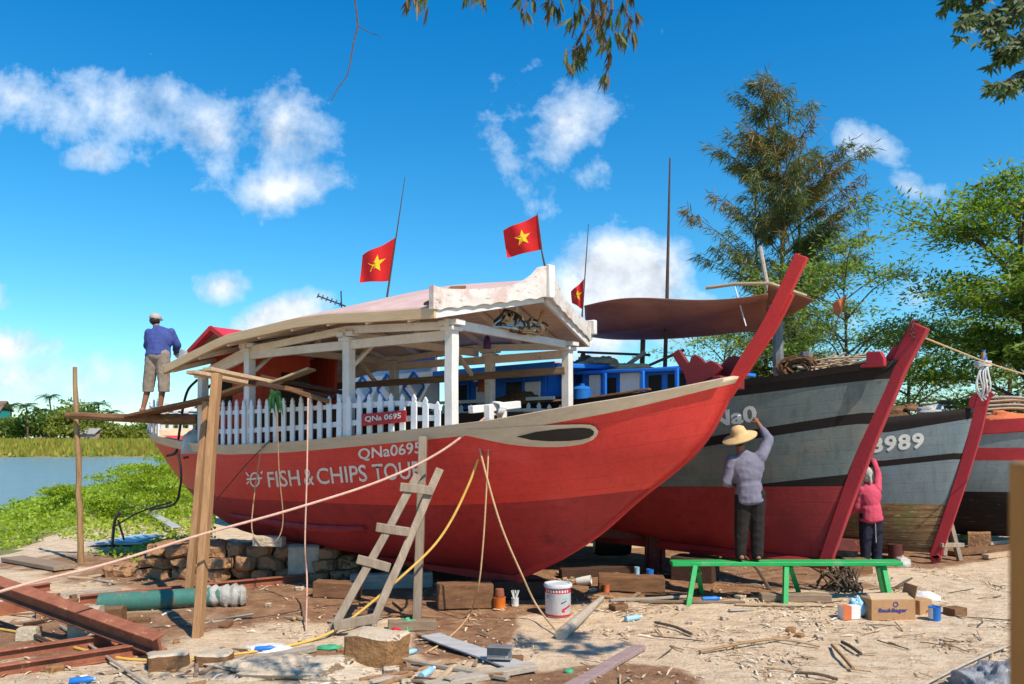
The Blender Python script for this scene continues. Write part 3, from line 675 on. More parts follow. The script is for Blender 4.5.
for t0, t1 in ((0, -1.78), (-1.78, -3.97), (-3.97, -5.3)):
    for side, lift in ((-1, 0), (1, 0)):
        mb = MB(); y = side * (h1.sb(t0) - .095); y1 = side * (h1.sb(t1) - .095); z0_, z1_ = 3.27 - .0 * t0, 3.27 if t1 > -5 else 3.02
        mb.bar((t0, y, z0_), (t1, y1, z1_), .06, .12, n=3, jit=.003); mb.build('rail_beam', m_rafter, b1, bevel=.006)
        y += side * .005; mb = MB(); mb.bar((t0, y, eave(t0) - .13), (t1, y1, eave(t1) - .13), .07, .10, n=3, jit=.003); mb.build('wall_plate', m_white if t0 == 0 else m_rafter, b1, bevel=.006)
mb = MB(); mb.bar((.0, 1.26, 3.02), (-5.0, 1.24, 2.98), .05, .11, n=5, jit=.004); mb.build('far_rail', m_wood, b1, bevel=.006)
for t in T1[:3]:
    mb = MB(); mb.bar((t, -1.42, 3.40), (t, 1.42, 3.40), .07, .11, n=2); mb.build('tie_beam', m_rafter if t else m_white, b1, bevel=.006)
    mb = MB(); mb.bar((t, 0, 3.45), (t, 0, ridge(t) - .10), .07, .07, up=(1, 0, 0)); mb.build('king_post', m_rafter, b1, bevel=.004)
    for s2 in ((-1, 1) if t else ()):
        mb = MB(); mb.bar((t + .03, s2 * 1.35, 2.95), (t + .03, s2 * .85, 3.37), .05, .07, up=(1, 0, 0)); mb.build('brace', m_rafter, b1, bevel=.004)
mb = MB(); mb.bar((.12, 0, 4.0), (-5.3, 0, 3.55), .06, .10, n=8, jit=.002)
# the ridge follows the bowed roof
mb = MB(); mb.tube([(t, 0, ridge(t) - .09) for t in np.linspace(.3, -5.4, 16)], .045, 6); mb.build('ridge_beam', m_rafter, b1)
# ---- front gable: swept bargeboards with a raised crest and a scalloped lower edge
gt = smoothc([(0, 4.25), (.10, 4.245), (.16, 4.22), (.27, 4.11), (.5, 3.975), (.8, 3.885), (1.2, 3.81), (1.6, 3.765), (1.72, 3.77), (1.8, 3.78)])
gb = smoothc([(0, 3.85), (.5, 3.745), (1.2, 3.60), (1.8, 3.485)])
for side in (-1, 1):
    mb = MB(); n = 48; vs = []
    for i in range(n + 1):
        b = 1.80 * i / n; sc_ = .022 * abs(math.sin(b * 13))
        t = tfront(b) + .04
        vs += [(t, side * b, gb(b) + sc_), (t + .0, side * b, gt(b)), (t - .07, side * b, gt(b)), (t - .07, side * b, gb(b) + sc_)]
    fs = [(4 * i + j, 4 * i + (j + 1) % 4, 4 * i + 4 + (j + 1) % 4, 4 * i + 4 + j) for i in range(n) for j in range(4)] + [(0, 1, 2, 3), tuple(4 * n + j for j in (3, 2, 1, 0))]
    mb.add(vs, fs); mb.build('bargeboard', m_white_worn, b1, smooth=30)
mb = MB(); mb.box((tfront(1.75) + .02, 1.80, 3.70), (.16, .09, .22)); mb.build('gable_stop', m_white, b1, bevel=.015)
mb = MB(); mb.bar((tfront(0) + .05, 0, 3.84), (tfront(0) + .05, 0, 4.27), .13, .05, up=(1, 0, 0)); mb.build('gable_crest', m_white, b1, bevel=.012)
for side in (-1, 1):
    mb = MB(); mb.bar((tfront(1.7) - .02, side * 1.74, 3.45), (tfront(.0) - .06, side * .02, 3.84), .05, .09); mb.build('verge_rafter', m_white, b1, bevel=.005)
# torn roof edge piece beside the gable
mb = MB(); mb.bar((.06, -1.74, 3.58), (-.28, -.85, 3.95), .20, .03, n=6, jit=.012); mb.build('roof_edge_board', m_log, b1)
# ---- picket railing
def pickets(name, pts, tops, lean=0):
    """pts: foot positions along the rail; tops: z of the points"""
    mb = MB(); n = len(pts)
    for i, (p, zt) in enumerate(zip(pts, tops)):
        p = Vector(p); q = Vector(pts[min(i + 1, n - 1)]) - Vector(pts[max(i - 1, 0)]); q.z = 0; q.normalize(); nr = Vector((-q.y, q.x, 0)) * .011
        hw = .043; z0 = p.z - .04; zt += rnd.uniform(-.012, .012); ld = q * rnd.uniform(-.012, .012)
        prof = [(-hw, z0), (hw, z0), (hw, zt - .10), (hw * .62, zt - .085), (hw * .8, zt - .05), (0, zt), (-hw * .8, zt - .05), (-hw * .62, zt - .085), (-hw, zt - .10)]
        mb.prism([Vector((p.x, p.y, 0)) + q * a + Vector((0, 0, z)) + ld * (z - z0) - nr for a, z in prof], nr * 2)
    for fz in (.28, .72):
        for i in range(n - 1):
            a, b = Vector(pts[i]), Vector(pts[i + 1]); a.z = pts[i][2] * (1 - fz) + tops[i] * fz; b.z = pts[i + 1][2] * (1 - fz) + tops[i + 1] * fz
            ins = Vector((b.y - a.y, a.x - b.x, 0)).normalized() * (-.03)
            mb.bar(a + ins, b + ins, .025, .07 if fz < .5 else .06)
    return mb.build(name, m_picket, b1, smooth=0)
n = 26; tt = [-5.15 + 5.0 * i / n for i in range(n + 1)]
pickets('picket_railing', [(t, -h1.sb(t) + .016, h1.sz(t) + .03) for t in tt], [2.60 - .18 * max(0, (t + 1) / 1) ** 2 for t in tt])
pickets('picket_railing', [(t, h1.sb(t) - .016, h1.sz(t) + .03) for t in [x + .35 for x in tt][::-1]], [2.58 - .12 * max(0, t + .7) for t in [x + .35 for x in tt]][::-1])
st = [(-6.3 + -.21 * i, h1.sb(-6.3 - .21 * i), h1.sz(-6.3 - .21 * i)) for i in range(8)]
ring_ = [(t, y - .02, z + .03) for t, y, z in st] + [(-7.72 - .05 * math.cos(a), .62 * math.sin(a) , 2.22) for a in np.linspace(1.2, -1.2, 8)] + [(t, -y + .02, z + .03) for t, y, z in st[::-1][:5]]
pickets('stern_pickets', ring_, [2.72] * len(ring_))
# number plate on the pickets
pl = [q1(x, y, -1.49) for x, y in ((361.5, 414), (405.5, 410), (405.5, 422), (361.5, 426.2))]
mb = MB(); mb.prism(pl, (0, .02, 0)); np_ = mb.build('number_plate', m_plate, b1, bevel=.003)
o_, ex, ey_ = pl[3], pl[2] - pl[3], pl[0] - pl[3]
text_on('plate_lettering', 'QNa 0695', o_ + ex * .09 + ey_ * .25 + Vector((0, -.006, 0)), ex * .82, ey_ * .52, m_letterw, np_, .02)
# ---- deckhouse aft, with its own little gabled roof
mb = MB()
for y in (-.9, .9): mb.box((-5.05, y, 2.56), (1.0, .05, 1.92))
mb.box((-5.55, 0, 2.60), (.05, 1.75, 1.86))
mb.box((-4.55, -.60, 2.56), (.05, .60, 1.92)); mb.box((-4.55, 0, 3.32), (.05, .6, .40))
for z in np.arange(1.75, 3.5, .16): mb.box((-5.05, -.93, z), (1.0, .018, .012)); mb.box((-4.52, -.6, z), (.018, .6, .012))
ca = mb.build('deckhouse', m_cabin, b1, bevel=.004)
mb = MB(); mb.box((-4.56, 0, 2.36), (.04, .58, 1.5)); mb.build('deckhouse_door', m_darkwood, ca)
mb = MB(); mb.box((-5.15, -.935, 2.75), (.4, .03, .4)); wn = mb.build('window', m_dark, ca)
mb = MB(); ax = q1(216, 327, -1.0)
for s2 in (-1, 1):
    A = Vector((ax.x, -1.08, ax.z)); B = Vector((ax.x + s2 * .62, -1.08, ax.z - .34))
    mb.prism([A, B, B + Vector((0, 2.2, 0)), A + Vector((0, 2.2, 0))], (0, 0, -.035))
dr = mb.build('deckhouse_roof', m_cabinroof, b1)
mb = MB(); mb.prism([(ax.x - .55, -1.0, ax.z - .36), (ax.x + .55, -1.0, ax.z - .36), (ax.x, -1.0, ax.z - .06)], (0, .04, 0)); mb.build('roof_gable', m_log, dr)
for s2 in (-1, 1):
    mb = MB(); mb.bar((ax.x, -1.095, ax.z - .02), (ax.x + s2 * .64, -1.095, ax.z - .375), .03, .07); mb.build('gable_trim', m_stem, dr)
# benches on deck behind the pickets
for y in (-.95, .95):
    mb = MB(); mb.box((-2.3, y, 2.02), (3.6, .36, .05))
    for k in range(6): mb.box((-4.0 + k * .68, y, 1.82), (.06, .3, .36))
    mb.box((-2.3, y + (.2 if y > 0 else -.2), 2.26), (3.6, .04, .34)); mb.build('bench_seat', m_darkwood, b1, bevel=.006)
# white mooring bitt on the foredeck
mb = MB()
for y in (-1.12, -.86): mb.bar((.42, y, 1.9), (.42, y, 2.42), .09, .09, up=(1, 0, 0))
mb.bar((.28, -1.30, 2.36), (.50, -.62, 2.44), .10, .09, n=3, jit=.006)
for k in range(4): mb.tube(catmull([(.42 + .085 * math.cos(a), -1.0 + .03 * k + .02 * math.sin(3 * a), 2.38 + .075 * math.sin(a)) for a in np.linspace(0, 6.28, 9)], 3), .016, 6)
mb.build('mooring_bitt', m_white, b1, bevel=.008)
# iron davits at the stern
for k, (x0, y0) in enumerate(((197, 380), (214, 382))):
    mb = MB(); p = [q1(x, y, -1.15) for x, y in ((x0, y0), (x0 - 9, y0 + 10), (x0 - 14, y0 + 28), (x0 - 18, y0 + 55), (x0 - 21, y0 + 72), (x0 - 30, y0 + 76))]
    mb.tube(catmull(p, 5), .022, 7); mb.build('davit', m_black, b1)
# aerial on the roof
A = q1(318, 296, -.2); B = q1(345, 306, -.2); mb = MB(); mb.tube([A, B], .012, 6); mb.tube([q1(341, 291, -.2), q1(341.5, 305, -.2), q1(342, 312, -.2)], .01, 6)
for k in range(6):
    c = A.lerp(B, k / 6); mb.tube([c + Vector((0, -.02, -.03)), c + Vector((0, .02, .04))], .012, 5)
mb.tube([B, B + Vector((.05, 0, -.25))], .012, 6)
o = mb.build('roof_aerial', m_black, b1)
def plank(name, a, b_, w_, h_, mat, label, cat='plank', group=None, n=5, jit=.004, bevel=.005, up=(0, 0, 1)):
    mb = MB(); mb.bar(a, b_, w_, h_, up=up, n=n, jit=jit); o = mb.build(name, mat, bevel=bevel); return tag(o, label, cat, group)
# ================================================================ grey boat behind
C2, A2 = (4.13, 10.4), 42
b2 = empty('grey_fishing_boat', (*C2, 0), 'large grey hull with black stripes, maroon bottom and crimson stem, blue cabin aft', 'boat', rz=R(-A2))
def q2(px, py, b): return solve(C2, A2, 1, 0, px, py, b)
sz2 = [(-13, 2.9), (-9, 2.45), (-6, 2.45), (-4, 2.52), (-2.6, 2.60), (-1.3, 2.72), (-.54, 2.80), (.13, 2.9), (.79, 2.99)]
sb2 = [(-13, 1.1), (-10, 1.5), (-7, 1.62), (-4.5, 1.58), (-2.8, 1.38), (-1.3, 1.0), (-.54, .72), (.13, .40), (.5, .2), (.80, .02)]
stem2 = [(-.03, .40), (0, .47), (.26, 1.23), (.54, 2.0), (.80, 2.65), (.90, 2.9), (1.14, 3.36)]
h2 = Hull([(-12.2, .9), (-9, .62), (-4, .52), (-1, .44), (-.05, .43)], sb2, sz2, stem2, (-12.2, -.05), (-13, .79), lambda u: .42 + .30 * max(0, (u - .6) / .4))
f2 = [lambda t: 1.39 + .03 * max(-2, t), lambda t: 1.39 + .03 * max(-2, t) + max(.004, .11 * (t + .75)),
      lambda t: lerpc([(-12, 1.75), (-1.54, 1.86), (.49, 2.20)], t), lambda t: lerpc([(-12, 1.89), (-1.45, 2.00), (.52, 2.34)], t), lambda t: lerpc([(-12, 2.26), (-2.6, 2.40), (-.85, 2.58), (.67, 2.76)], t)]
h2.build('hull', b2, f2, [m_mar2, m_strip, m_grey, m_strip, m_grey, m_strip], rows=[6, 1, 4, 1, 4, 2], nu=60)
h2.strip('rub_strake', m_strip, 0, 1, .03, b2, u0=0, u1=.985, vfun=lambda u: (1.0 - .03, 1.006))
rows = stem_rows(stem2, .05, (.10, .15), (.06, .085)); blade(rows, 'stem', m_stem2, b2, .012)
mb = MB(); mb.prism([q2(x, y, -.06) for x, y in ((881, 372), (886, 356), (893, 346), (899, 344), (905, 331), (913, 327), (916, 340), (903, 368))], (0, .12, 0)); mb.build('stem_head', m_stem2, b2, bevel=.012)
mb = MB(); mb.tube([(-12, 0, .52), (-9, 0, .54), (-4, 0, .44), (-.05, 0, .38)], .07, 6); mb.build('keel', m_mar2, b2)
h2.text('lettering', 'QNa0', ((687, 415.5), (756, 404.5), (688, 432.5), (757, 424.5)), m_letterw, .03)
mb = MB()
def dk2(i, j):
    u = .03 + .92 * i; p = h2.P(u, .90, -1); return Vector((p.x, p.y * .97 * (1 - 2 * j), p.z))
mb.grid(dk2, 40, 4); mb.build('deck', m_deck, b2)
# red rail piece near the bow, following the sheer
mb = MB(); P_ = [q2(x, y, -.32) for x, y in ((839, 369), (866, 363), (866, 352), (880, 351), (884, 358), (884, 366))]; mb.prism(P_, (0, .10, 0)); mb.build('bow_rail', m_stem2, b2, bevel=.01)
# deckhouse: blue walls, pale doors, dark windows, overhanging roof
zb = 2.30
cab = MB(); cab.box((-4.9, -1.12, 2.66), (2.1, .06, .80)); cab.box((-4.9, 1.12, 2.66), (2.1, .06, .80)); cab.box((-3.85, 0, 2.66), (.06, 2.2, .80)); cab.box((-5.95, 0, 2.66), (.06, 2.2, .80))
cb2 = cab.build('cabin', m_bluep, b2, bevel=.006)
mb = MB(); mb.prism([(-6.1, -1.40, 3.06), (-3.4, -1.40, 3.05), (-3.1, 0, 3.10), (-3.4, 1.40, 3.05), (-6.1, 1.40, 3.06)], (0, 0, .07)); mb.build('cabin_roof', m_bluep, b2, bevel=.012)
mb = MB(); mb.box((-4.75, -1.42, 3.08), (2.6, .03, .13)); mb.build('roof_visor', m_bluep, b2)
for t, w_, h_ in ((-3.98, .30, .46), (-5.05, .26, .42)):
    mb = MB(); mb.box((t - .1, -1.17, 2.66), (w_, .03, h_)); o = mb.build('cabin_door', m_whitec, cb2, bevel=.005)
for t in (-4.45, -5.65):
    mb = MB(); mb.box((t, -1.16, 2.74), (.36, .03, .34)); o = mb.build('cabin_window', m_glass, cb2)
    mb = MB()
    for dx, dz, sx_, szz in ((0, .185, .42, .035), (0, -.185, .42, .035), (.19, 0, .035, .36), (-.19, 0, .035, .36)): mb.box((t + dx, -1.18, 2.74 + dz), (sx_, .03, szz))
    mb.build('window_frame', m_bluep, cb2)
# fore cabin seen right of the shelter: lower blue house with pale doors
mb = MB(); y = -.66
mb.box((-2.55, y, 2.78), (1.9, .05, .5)); mb.box((-2.55, .66, 2.78), (1.9, .05, .5)); mb.box((-1.62, 0, 2.78), (.05, 1.3, .5)); mb.box((-3.48, 0, 2.78), (.05, 1.3, .5))
fc = mb.build('fore_house', m_bluep, b2, bevel=.006)
mb = MB(); mb.prism([(-3.6, -.84, 3.00), (-1.4, -.80, 2.94), (-1.4, .84, 2.94), (-3.6, .84, 3.02)], (0, 0, .05)); mb.build('fore_house_roof', m_bluep, b2, bevel=.01)
for t, w_ in ((-2.62, .34), (-3.25, .2)):
    mb = MB(); mb.box((t, y - .035, 2.78), (w_, .03, .40)); mb.build('cabin_door', m_whitec, fc, bevel=.005)
for t, w_ in ((-2.98, .22), (-2.2, .2), (-1.85, .28)):
    mb = MB(); mb.box((t, y - .03, 2.80), (w_, .03, .24)); mb.build('cabin_window', m_dark, fc)
# white stern panel with blue diamonds
mb = MB(); mb.box((-7.75, -1.30, 2.92), (3.4, .05, 1.05)); sp_ = mb.build('stern_panel', m_whitec, b2, bevel=.005)
mb = MB()
for k in range(4):
    c = -6.65 - k * .72
    for a, b_ in (((c - .28, .0), (c, .26)), ((c, .26), (c + .28, 0)), ((c + .28, 0), (c, -.26)), ((c, -.26), (c - .28, 0))):
        mb.bar((a[0], -1.335, 2.92 + a[1]), (b_[0], -1.335, 2.92 + b_[1]), .012, .05)
mb.bar((-9.4, -1.335, 3.36), (-6.1, -1.335, 3.36), .012, .06); mb.bar((-9.4, -1.335, 2.45), (-6.1, -1.335, 2.45), .012, .06)
mb.build('diamond_trim', m_blued, sp_)
# masts, awning poles
def pole(name, pts, r, mat, parent): mb = MB(); mb.tube(pts, r, 8); return mb.build(name, mat, parent)
P_ = [q2(664, 400, 0), q2(667, 300, 0), q2(670, 158, 0)]; pole('mast', P_, [.035, .028, .012], m_roped, b2)
pole('mast', [q2(641, 400, .2), q2(643, 340, .2)], .04, m_bark, b2)
pole('deck_post', [q2(779, 392, .05), q2(777, 300, .05)], .075, m_steel, b2)
pole('derrick', [q2(806, 392, .1), q2(806, 352, .1)], .09, m_steel, b2)
aw = [q2(x, y, b) for x, y, b in ((760, 247, .1), (768, 290, .1), (776, 340, .05), (780, 380, 0))]; pole('awning_pole', catmull(aw, 4), .03, m_woodg, b2)
pole('awning_spar', [q2(706, 288, -.75), q2(735, 284, -.68), q2(770, 283.5, -.6), q2(806, 296, -.2)], .024, m_board, b2)
pole('boom', [q2(578, 352, 0), q2(650, 355, 0)], .02, m_roped, b2)
pole('boom', [q2(618, 372, -.2), q2(645, 352, -.1)], .035, m_woodg, b2)
pole('boom', [q2(634, 372, -.2), q2(684, 350, -.1)], .022, m_bark, b2)
# ---- things stowed on the grey boat
mb = MB()
tl, bl, br_, tr = q2(584, 306, -1.1), q2(588, 336, .7), q2(765, 319, .8), q2(768, 285, -.6)
far_t = q2(814, 300, -.1)
def awn(s, q):
    a = tl.lerp(tr, s); b_ = bl.lerp(br_, s); p = a.lerp(b_, q)
    p.z -= .12 * math.sin(math.pi * q) + .14 * math.sin(math.pi * s) * (.4 + .6 * q); p.z += .075 * math.sin(11 * q + 4.5 * s + 1.2 * math.sin(3 * s)) * (.35 + s * .5) + .05 * math.sin(5 * s + 9 * q) - .10 * math.sin(math.pi * q) * s
    return p
mb.grid(awn, 36, 14)
def awn2(s, q):
    a = tr; p = tr.lerp(br_, q).lerp(far_t.lerp(q2(778, 319, .7), q), s); p.z -= .03 * math.sin(math.pi * q); return p
wm2 = b2.matrix_basis
mb.grid(awn2, 10, 14)
def topw(builder): builder.v = [tuple(wm2 @ Vector(v)) for v in builder.v]
topw(mb); o = mb.build('tarpaulin_awning', m_awn, solid=.012, smooth=60); tag(o, 'brown tarpaulin awning slung from spars over the deck of the grey boat', 'awning')
mb = MB(); c = q2(800, 371, -.05)
for k in range(46):
    a0 = rnd.uniform(0, 6.28); r0 = rnd.uniform(.16, .30); cz = rnd.uniform(-.03, .05); ox = rnd.uniform(-.10, .10)
    ax_ = Matrix.Rotation(rnd.uniform(-.5, .5), 3, 'X') @ Matrix.Rotation(rnd.uniform(-.6, .6), 3, 'Z')
    mb.tube([c + ax_ @ Vector((r0 * math.cos(a), ox, r0 * .62 * math.sin(a) + cz)) for a in np.linspace(a0, a0 + rnd.uniform(3, 6.2), 14)], rnd.uniform(.008, .018), 5)
topw(mb); o = mb.build('rope_coil', m_log); tag(o, 'tangled coil of brown rope heaped on the bow deck beside a grey post', 'rope')
mb = MB(); c = q2(826, 374, -.1)
for k in range(16):
    a = q2(rnd.uniform(790, 815), rnd.uniform(364, 375), rnd.uniform(-.2, .3)); b_ = q2(rnd.uniform(835, 880), rnd.uniform(352, 366), rnd.uniform(-.2, .2)); mid_ = a.lerp(b_, .5) + Vector((0, 0, rnd.uniform(-.06, .05)))
    mb.tube(catmull([a, mid_, b_], 4), rnd.uniform(.008, .02), 5)
topw(mb); o = mb.build('pole_bundle', m_board); tag(o, 'loose bundle of pale thin poles lying along the grey bow deck', 'poles')
# heap of brown net on the deck between the boats
def heap(name, c, size, mat, label, cat, seed, n=26, amp=.25):
    mb = MB()
    def f(i, j):
        a = 2 * math.pi * i; t = math.pi * .5 * j
        v = Vector((math.cos(a) * math.cos(t), math.sin(a) * math.cos(t), math.sin(t)))
        k = 1 + amp * noise.noise(v * 2.1 + Vector((seed, 0, 0))) + amp * .5 * noise.noise(v * 6 + Vector((seed, 2, 0)))
        return Vector(c) + Vector((v.x * size[0] * k, v.y * size[1] * k, v.z * size[2] * k))
    mb.grid(f, n, n // 2); o = mb.build(name, mat, smooth=60); tag(o, label, cat); return o
c = wm2 @ q2(533, 406, -1.0); heap('fishing_net', c + Vector((0, 0, -.12)), (.75, .45, .36), m_net, 'heap of brown fishing net on the deck in front of the blue cabin', 'net', 3, 40, .22)
c = wm2 @ q2(487, 392, -1.1); heap('orange_jacket', c, (.16, .13, .26), m_orange, 'orange cloth hanging beside the blue cabin wall under the white shelter', 'cloth', 5, 20)
c = wm2 @ q2(582, 396, -1.1)
mb = MB(); mb.lathe(c + Vector((0, 0, -.15)), [(.0, 0), (.12, 0), (.135, .04), (.14, .12), (.135, .2), (.14, .25), (.10, .29), (.04, .30), (.04, .33), (.0, .33)], 16); o = mb.build('water_drum', m_bluepl); tag(o, 'bright blue plastic drum standing by the blue cabin beside a white shelter post', 'drum')
# clutter on the cabin roof
for k, (x, y, b_, mt, lab, cat, s_) in enumerate(((600, 360, -.2, m_board, 'pale straw bundle on the blue roof beside the white shelter post', 'bundle', (.3, .25, .12)), (585, 361, .1, m_log, 'brown sack on the blue roof, close behind the far white shelter post', 'sack', (.16, .2, .18)),
                                                  (632, 366, -.3, m_board, 'low straw coloured bundle on the blue roof under the tarpaulin awning', 'bundle', (.34, .2, .12)), (566, 363, .0, m_ropet, 'tan rope pile on the blue cabin roof seen through the white shelter', 'bundle', (.3, .25, .11)), (660, 371, -.3, m_plastic, 'crumpled grey white plastic on the low blue roof below the awning edge', 'plastic', (.22, .2, .10)))):
    heap('cargo_bundle', wm2 @ q2(x, y + 5, b_), s_, mt, lab, cat, 11 + k, 22, .4)
mb = MB()
for k in range(12):
    a = q2(rnd.uniform(606, 640), rnd.uniform(362, 374), rnd.uniform(-.5, .4)); b_ = q2(rnd.uniform(655, 690), rnd.uniform(374, 384), rnd.uniform(-.6, .2)); mb.tube([a, a.lerp(b_, .5) + Vector((0, 0, rnd.uniform(-.03, .03))), b_], rnd.uniform(.012, .028), 6)
topw(mb); o = mb.build('spar_bundle', m_woodg); tag(o, 'pale spars laid across the low blue fore house roof', 'spars')
for k, (x0, x1, y0, y1, b_) in enumerate(((585, 601, 368, 378, -.5), (672, 690, 366, 378, -.45))):
    mb = MB(); mb.prism([q2(x0, y1, b_), q2(x1, y1, b_), q2(x1 - 2, y0, b_), q2(x0 + 2, y0 + 1, b_)], (0, .5, 0)); mb.build('roof_hatch', m_bluep, b2, bevel=.012)
for t in (-3.6, -2.95, -2.3, -1.75):
    mb = MB(); mb.bar((t, -.86, 2.45), (t, -.86, 2.98), .045, .045, up=(1, 0, 0)); mb.build('house_post', m_bluep, b2, bevel=.004)
mb = MB(); mb.bar((-6.0, -1.36, 2.62), (-3.5, -1.36, 2.62), .04, .05); mb.build('cabin_rail', m_whitec, b2)
for k, (x, y, xx, yy) in enumerate(((505, 402, 560, 399), (520, 408, 590, 400), (470, 412, 545, 405), (590, 398, 650, 389))):
    a, b_ = wm2 @ q2(x, y, -1.0 - .05 * k), wm2 @ q2(xx, yy, -.95); plank('deck_plank', a, b_, .12, .03, (m_log, m_woodg, m_board, m_log)[k], ('brown plank on the grey boat deck below the net heap', 'grey plank on the deck in front of the far shelter post', 'tan plank on the deck behind the white mooring bitt', 'brown plank leaning along the low blue fore house')[k])
# wire hoop wreath on the stem head
mb = MB(); c = q2(916, 331, 0)
for rr, dz in ((.17, 0), (.14, .03), (.11, -.02)): mb.tube([c + Vector((.02 * math.sin(5 * a), rr * 1.25 * math.cos(a), rr * .75 * math.sin(a) + dz)) for a in np.linspace(0, 6.283, 26)], .008, 5)
for k in range(14):
    a = k / 14 * 6.283; mb.tube([c + Vector((0, .06 * math.cos(a), .04 * math.sin(a))), c + Vector((.0, .23 * math.cos(a), .14 * math.sin(a)))], .006, 5)
topw(mb); o = mb.build('wire_hoop', m_rustdark); tag(o, 'round wire hoop hung on the tip of the crimson stem', 'hoop')

# ================================================================ boat numbered 8989
C3, A3 = (6.87, 13.0), 38
b3 = empty('weathered_boat', (*C3, 0), 'weathered blue-grey boat numbered 8989 with peeling brown bottom planks and crimson stem', 'boat', rz=R(-A3))
def q3(px, py, b): return solve(C3, A3, 1, 0, px, py, b)
sz3 = [(-10, 2.2), (-6, 2.05), (-3, 2.12), (-.7, 2.36), (.52, 2.52)]
sb3 = [(-10, 1.0), (-6, 1.5), (-3, 1.35), (-1.6, .98), (-.7, .6), (0, .28), (.53, .02)]
stem3 = [(0, .08), (.05, .17), (.36, 1.2), (.6, 2.1), (.71, 2.63), (.8, 2.75)]
h3 = Hull([(-9.4, .5), (-5, .2), (-1, .16), (.02, .16)], sb3, sz3, stem3, (-9.4, .02), (-10, .53), lambda u: .42 + .25 * max(0, (u - .6) / .4))
h3.build('hull', b3, [lambda t: .96, lambda t: lerpc([(-9, 1.35), (-.72, 1.56), (.28, 1.69)], t), lambda t: lerpc([(-9, 1.45), (-.72, 1.66), (.28, 1.79)], t), lambda t: lerpc([(-9, 1.85), (-.7, 2.12), (.52, 2.36)], t)],
         [m_peel, m_grey3, m_strip, m_grey3, m_strip], rows=[6, 4, 1, 4, 2], nu=44)
rows = stem_rows(stem3, .06, (.10, .12), (.06, .08)); blade(rows, 'stem', m_stem2, b3, .012)
mb = MB(); mb.prism([q3(x, y, -.07) for x, y in ((967, 410), (969, 398), (975, 393), (991, 392), (987, 404))], (0, .14, 0)); mb.build('stem_head', m_stem2, b3, bevel=.012)
h3.text('lettering', '8989', ((870.5, 437.5), (924, 432), (870.5, 453.5), (924, 448)), m_letterw, .035, spacing=1.12)
mb = MB()
def dk3(i, j):
    u = .03 + .9 * i; p = h3.P(u, .93, -1); return Vector((p.x, p.y * .97 * (1 - 2 * j), p.z))
mb.grid(dk3, 24, 4); mb.build('deck', m_deck, b3)
wm3 = b3.matrix_basis
mb = MB()
for k in range(6):
    x0 = 978 + rnd.uniform(0, 12); p = [q3(988 + rnd.uniform(-2, 2), 360 + k * 1.5, -.05), q3(x0, 372, -.12), q3(x0 + rnd.uniform(-4, 5), 388, -.16), q3(984 + rnd.uniform(-5, 4), 402 - rnd.uniform(0, 7), -.14)]
    mb.tube(catmull(p, 5), .014, 6)
for k in range(3): mb.tube([q3(983, 366, 0) + Vector((.11 * math.cos(a), .13 * math.sin(a), .03 * k)) for a in np.linspace(0, 6.28, 12)], .014, 6)
mb.v = [tuple(wm3 @ Vector(v)) for v in mb.v]
o = mb.build('tied_rope', m_ropew); tag(o, 'white rope knotted round the stem head of the boat numbered 8989', 'rope')
c = wm3 @ q3(984, 366, .02); mb = MB(); mb.lathe(c, [(0, -.14), (.04, -.14), (.045, -.1), (.045, .12), (.02, .2), (.02, .25), (0, .25)], 12); o = mb.build('plastic_bottle', m_bluepl); tag(o, 'blue plastic bottle upside down on the stem head above white rope', 'bottle')
pole('stem_pin', [q3(984, 395, 0), q3(983, 352, 0)], .03, m_woodv, b3)
for k, (x, y, b_, mt, lab, cat, s_) in enumerate(((893, 411, .1, m_net, 'brown net heap on the foredeck behind the number 8989', 'net', (.26, .2, .2)), (910, 405, .2, m_log, 'brown rags on the bow deck between net and grey bundle', 'rags', (.12, .12, .12)), (933, 408, .1, m_plastic, 'grey plastic sheet bundle on the bow deck of boat 8989', 'bundle', (.24, .2, .14)))):
    heap('deck_bundle', wm3 @ q3(x, y + 6, b_), s_, mt, lab, cat, 31 + k, 20, .4)
mb = MB()
for k in range(9): mb.tube([q3(rnd.uniform(890, 915), rnd.uniform(405, 412), .3), q3(rnd.uniform(940, 965), rnd.uniform(396, 408), .1)], .014, 5)
mb.v = [tuple(wm3 @ Vector(v)) for v in mb.v]; o = mb.build('stick_bundle', m_bark); tag(o, 'thin dark sticks lying along the deck of the boat numbered 8989', 'sticks')
# ================================================================ boat at the right edge
C4, A4 = (11.2, 14.4), 26
b4 = empty('dark_bottomed_boat', (*C4, 0), 'grey hull with red rails and rough dark bottom at the right edge behind boat 8989', 'boat', rz=R(-A4))
h4 = Hull([(-9.4, .5), (-5, .2), (-1, .16), (.02, .16)], [(-10, 1.0), (-6, 1.6), (-3, 1.4), (-1.6, 1.0), (-.7, .6), (0, .28), (.53, .02)], [(-10, 2.4), (-5, 2.28), (-2, 2.38), (.52, 2.7)], [(0, .08), (.05, .17), (.4, 1.2), (.8, 2.7), (.9, 3)], (-9.4, .02), (-10, .53), lambda u: .40 + .2 * max(0, (u - .6) / .4))
h4.build('hull', b4, [lambda t: 1.05, lambda t: 1.63, lambda t: 1.86, lambda t: h4.sz(t) - .24], [m_tar, m_grey3, m_stem2, m_grey3, m_stem2], rows=[5, 3, 1, 2, 2], nu=40)
rows = stem_rows([(0, .08), (.05, .17), (.4, 1.2), (.8, 2.7), (.9, 3)], .06, (.10, .12), (.06, .08)); blade(rows, 'stem', m_stem2, b4, .012)
h4.strip('rail_strake', m_stem2, 0, 1, .04, b4, u0=0, u1=.98, vfun=lambda u: (.90, 1.004))
mb = MB()
def dk4(i, j):
    u = .03 + .9 * i; p = h4.P(u, .93, -1); return Vector((p.x, p.y * .97 * (1 - 2 * j), p.z))
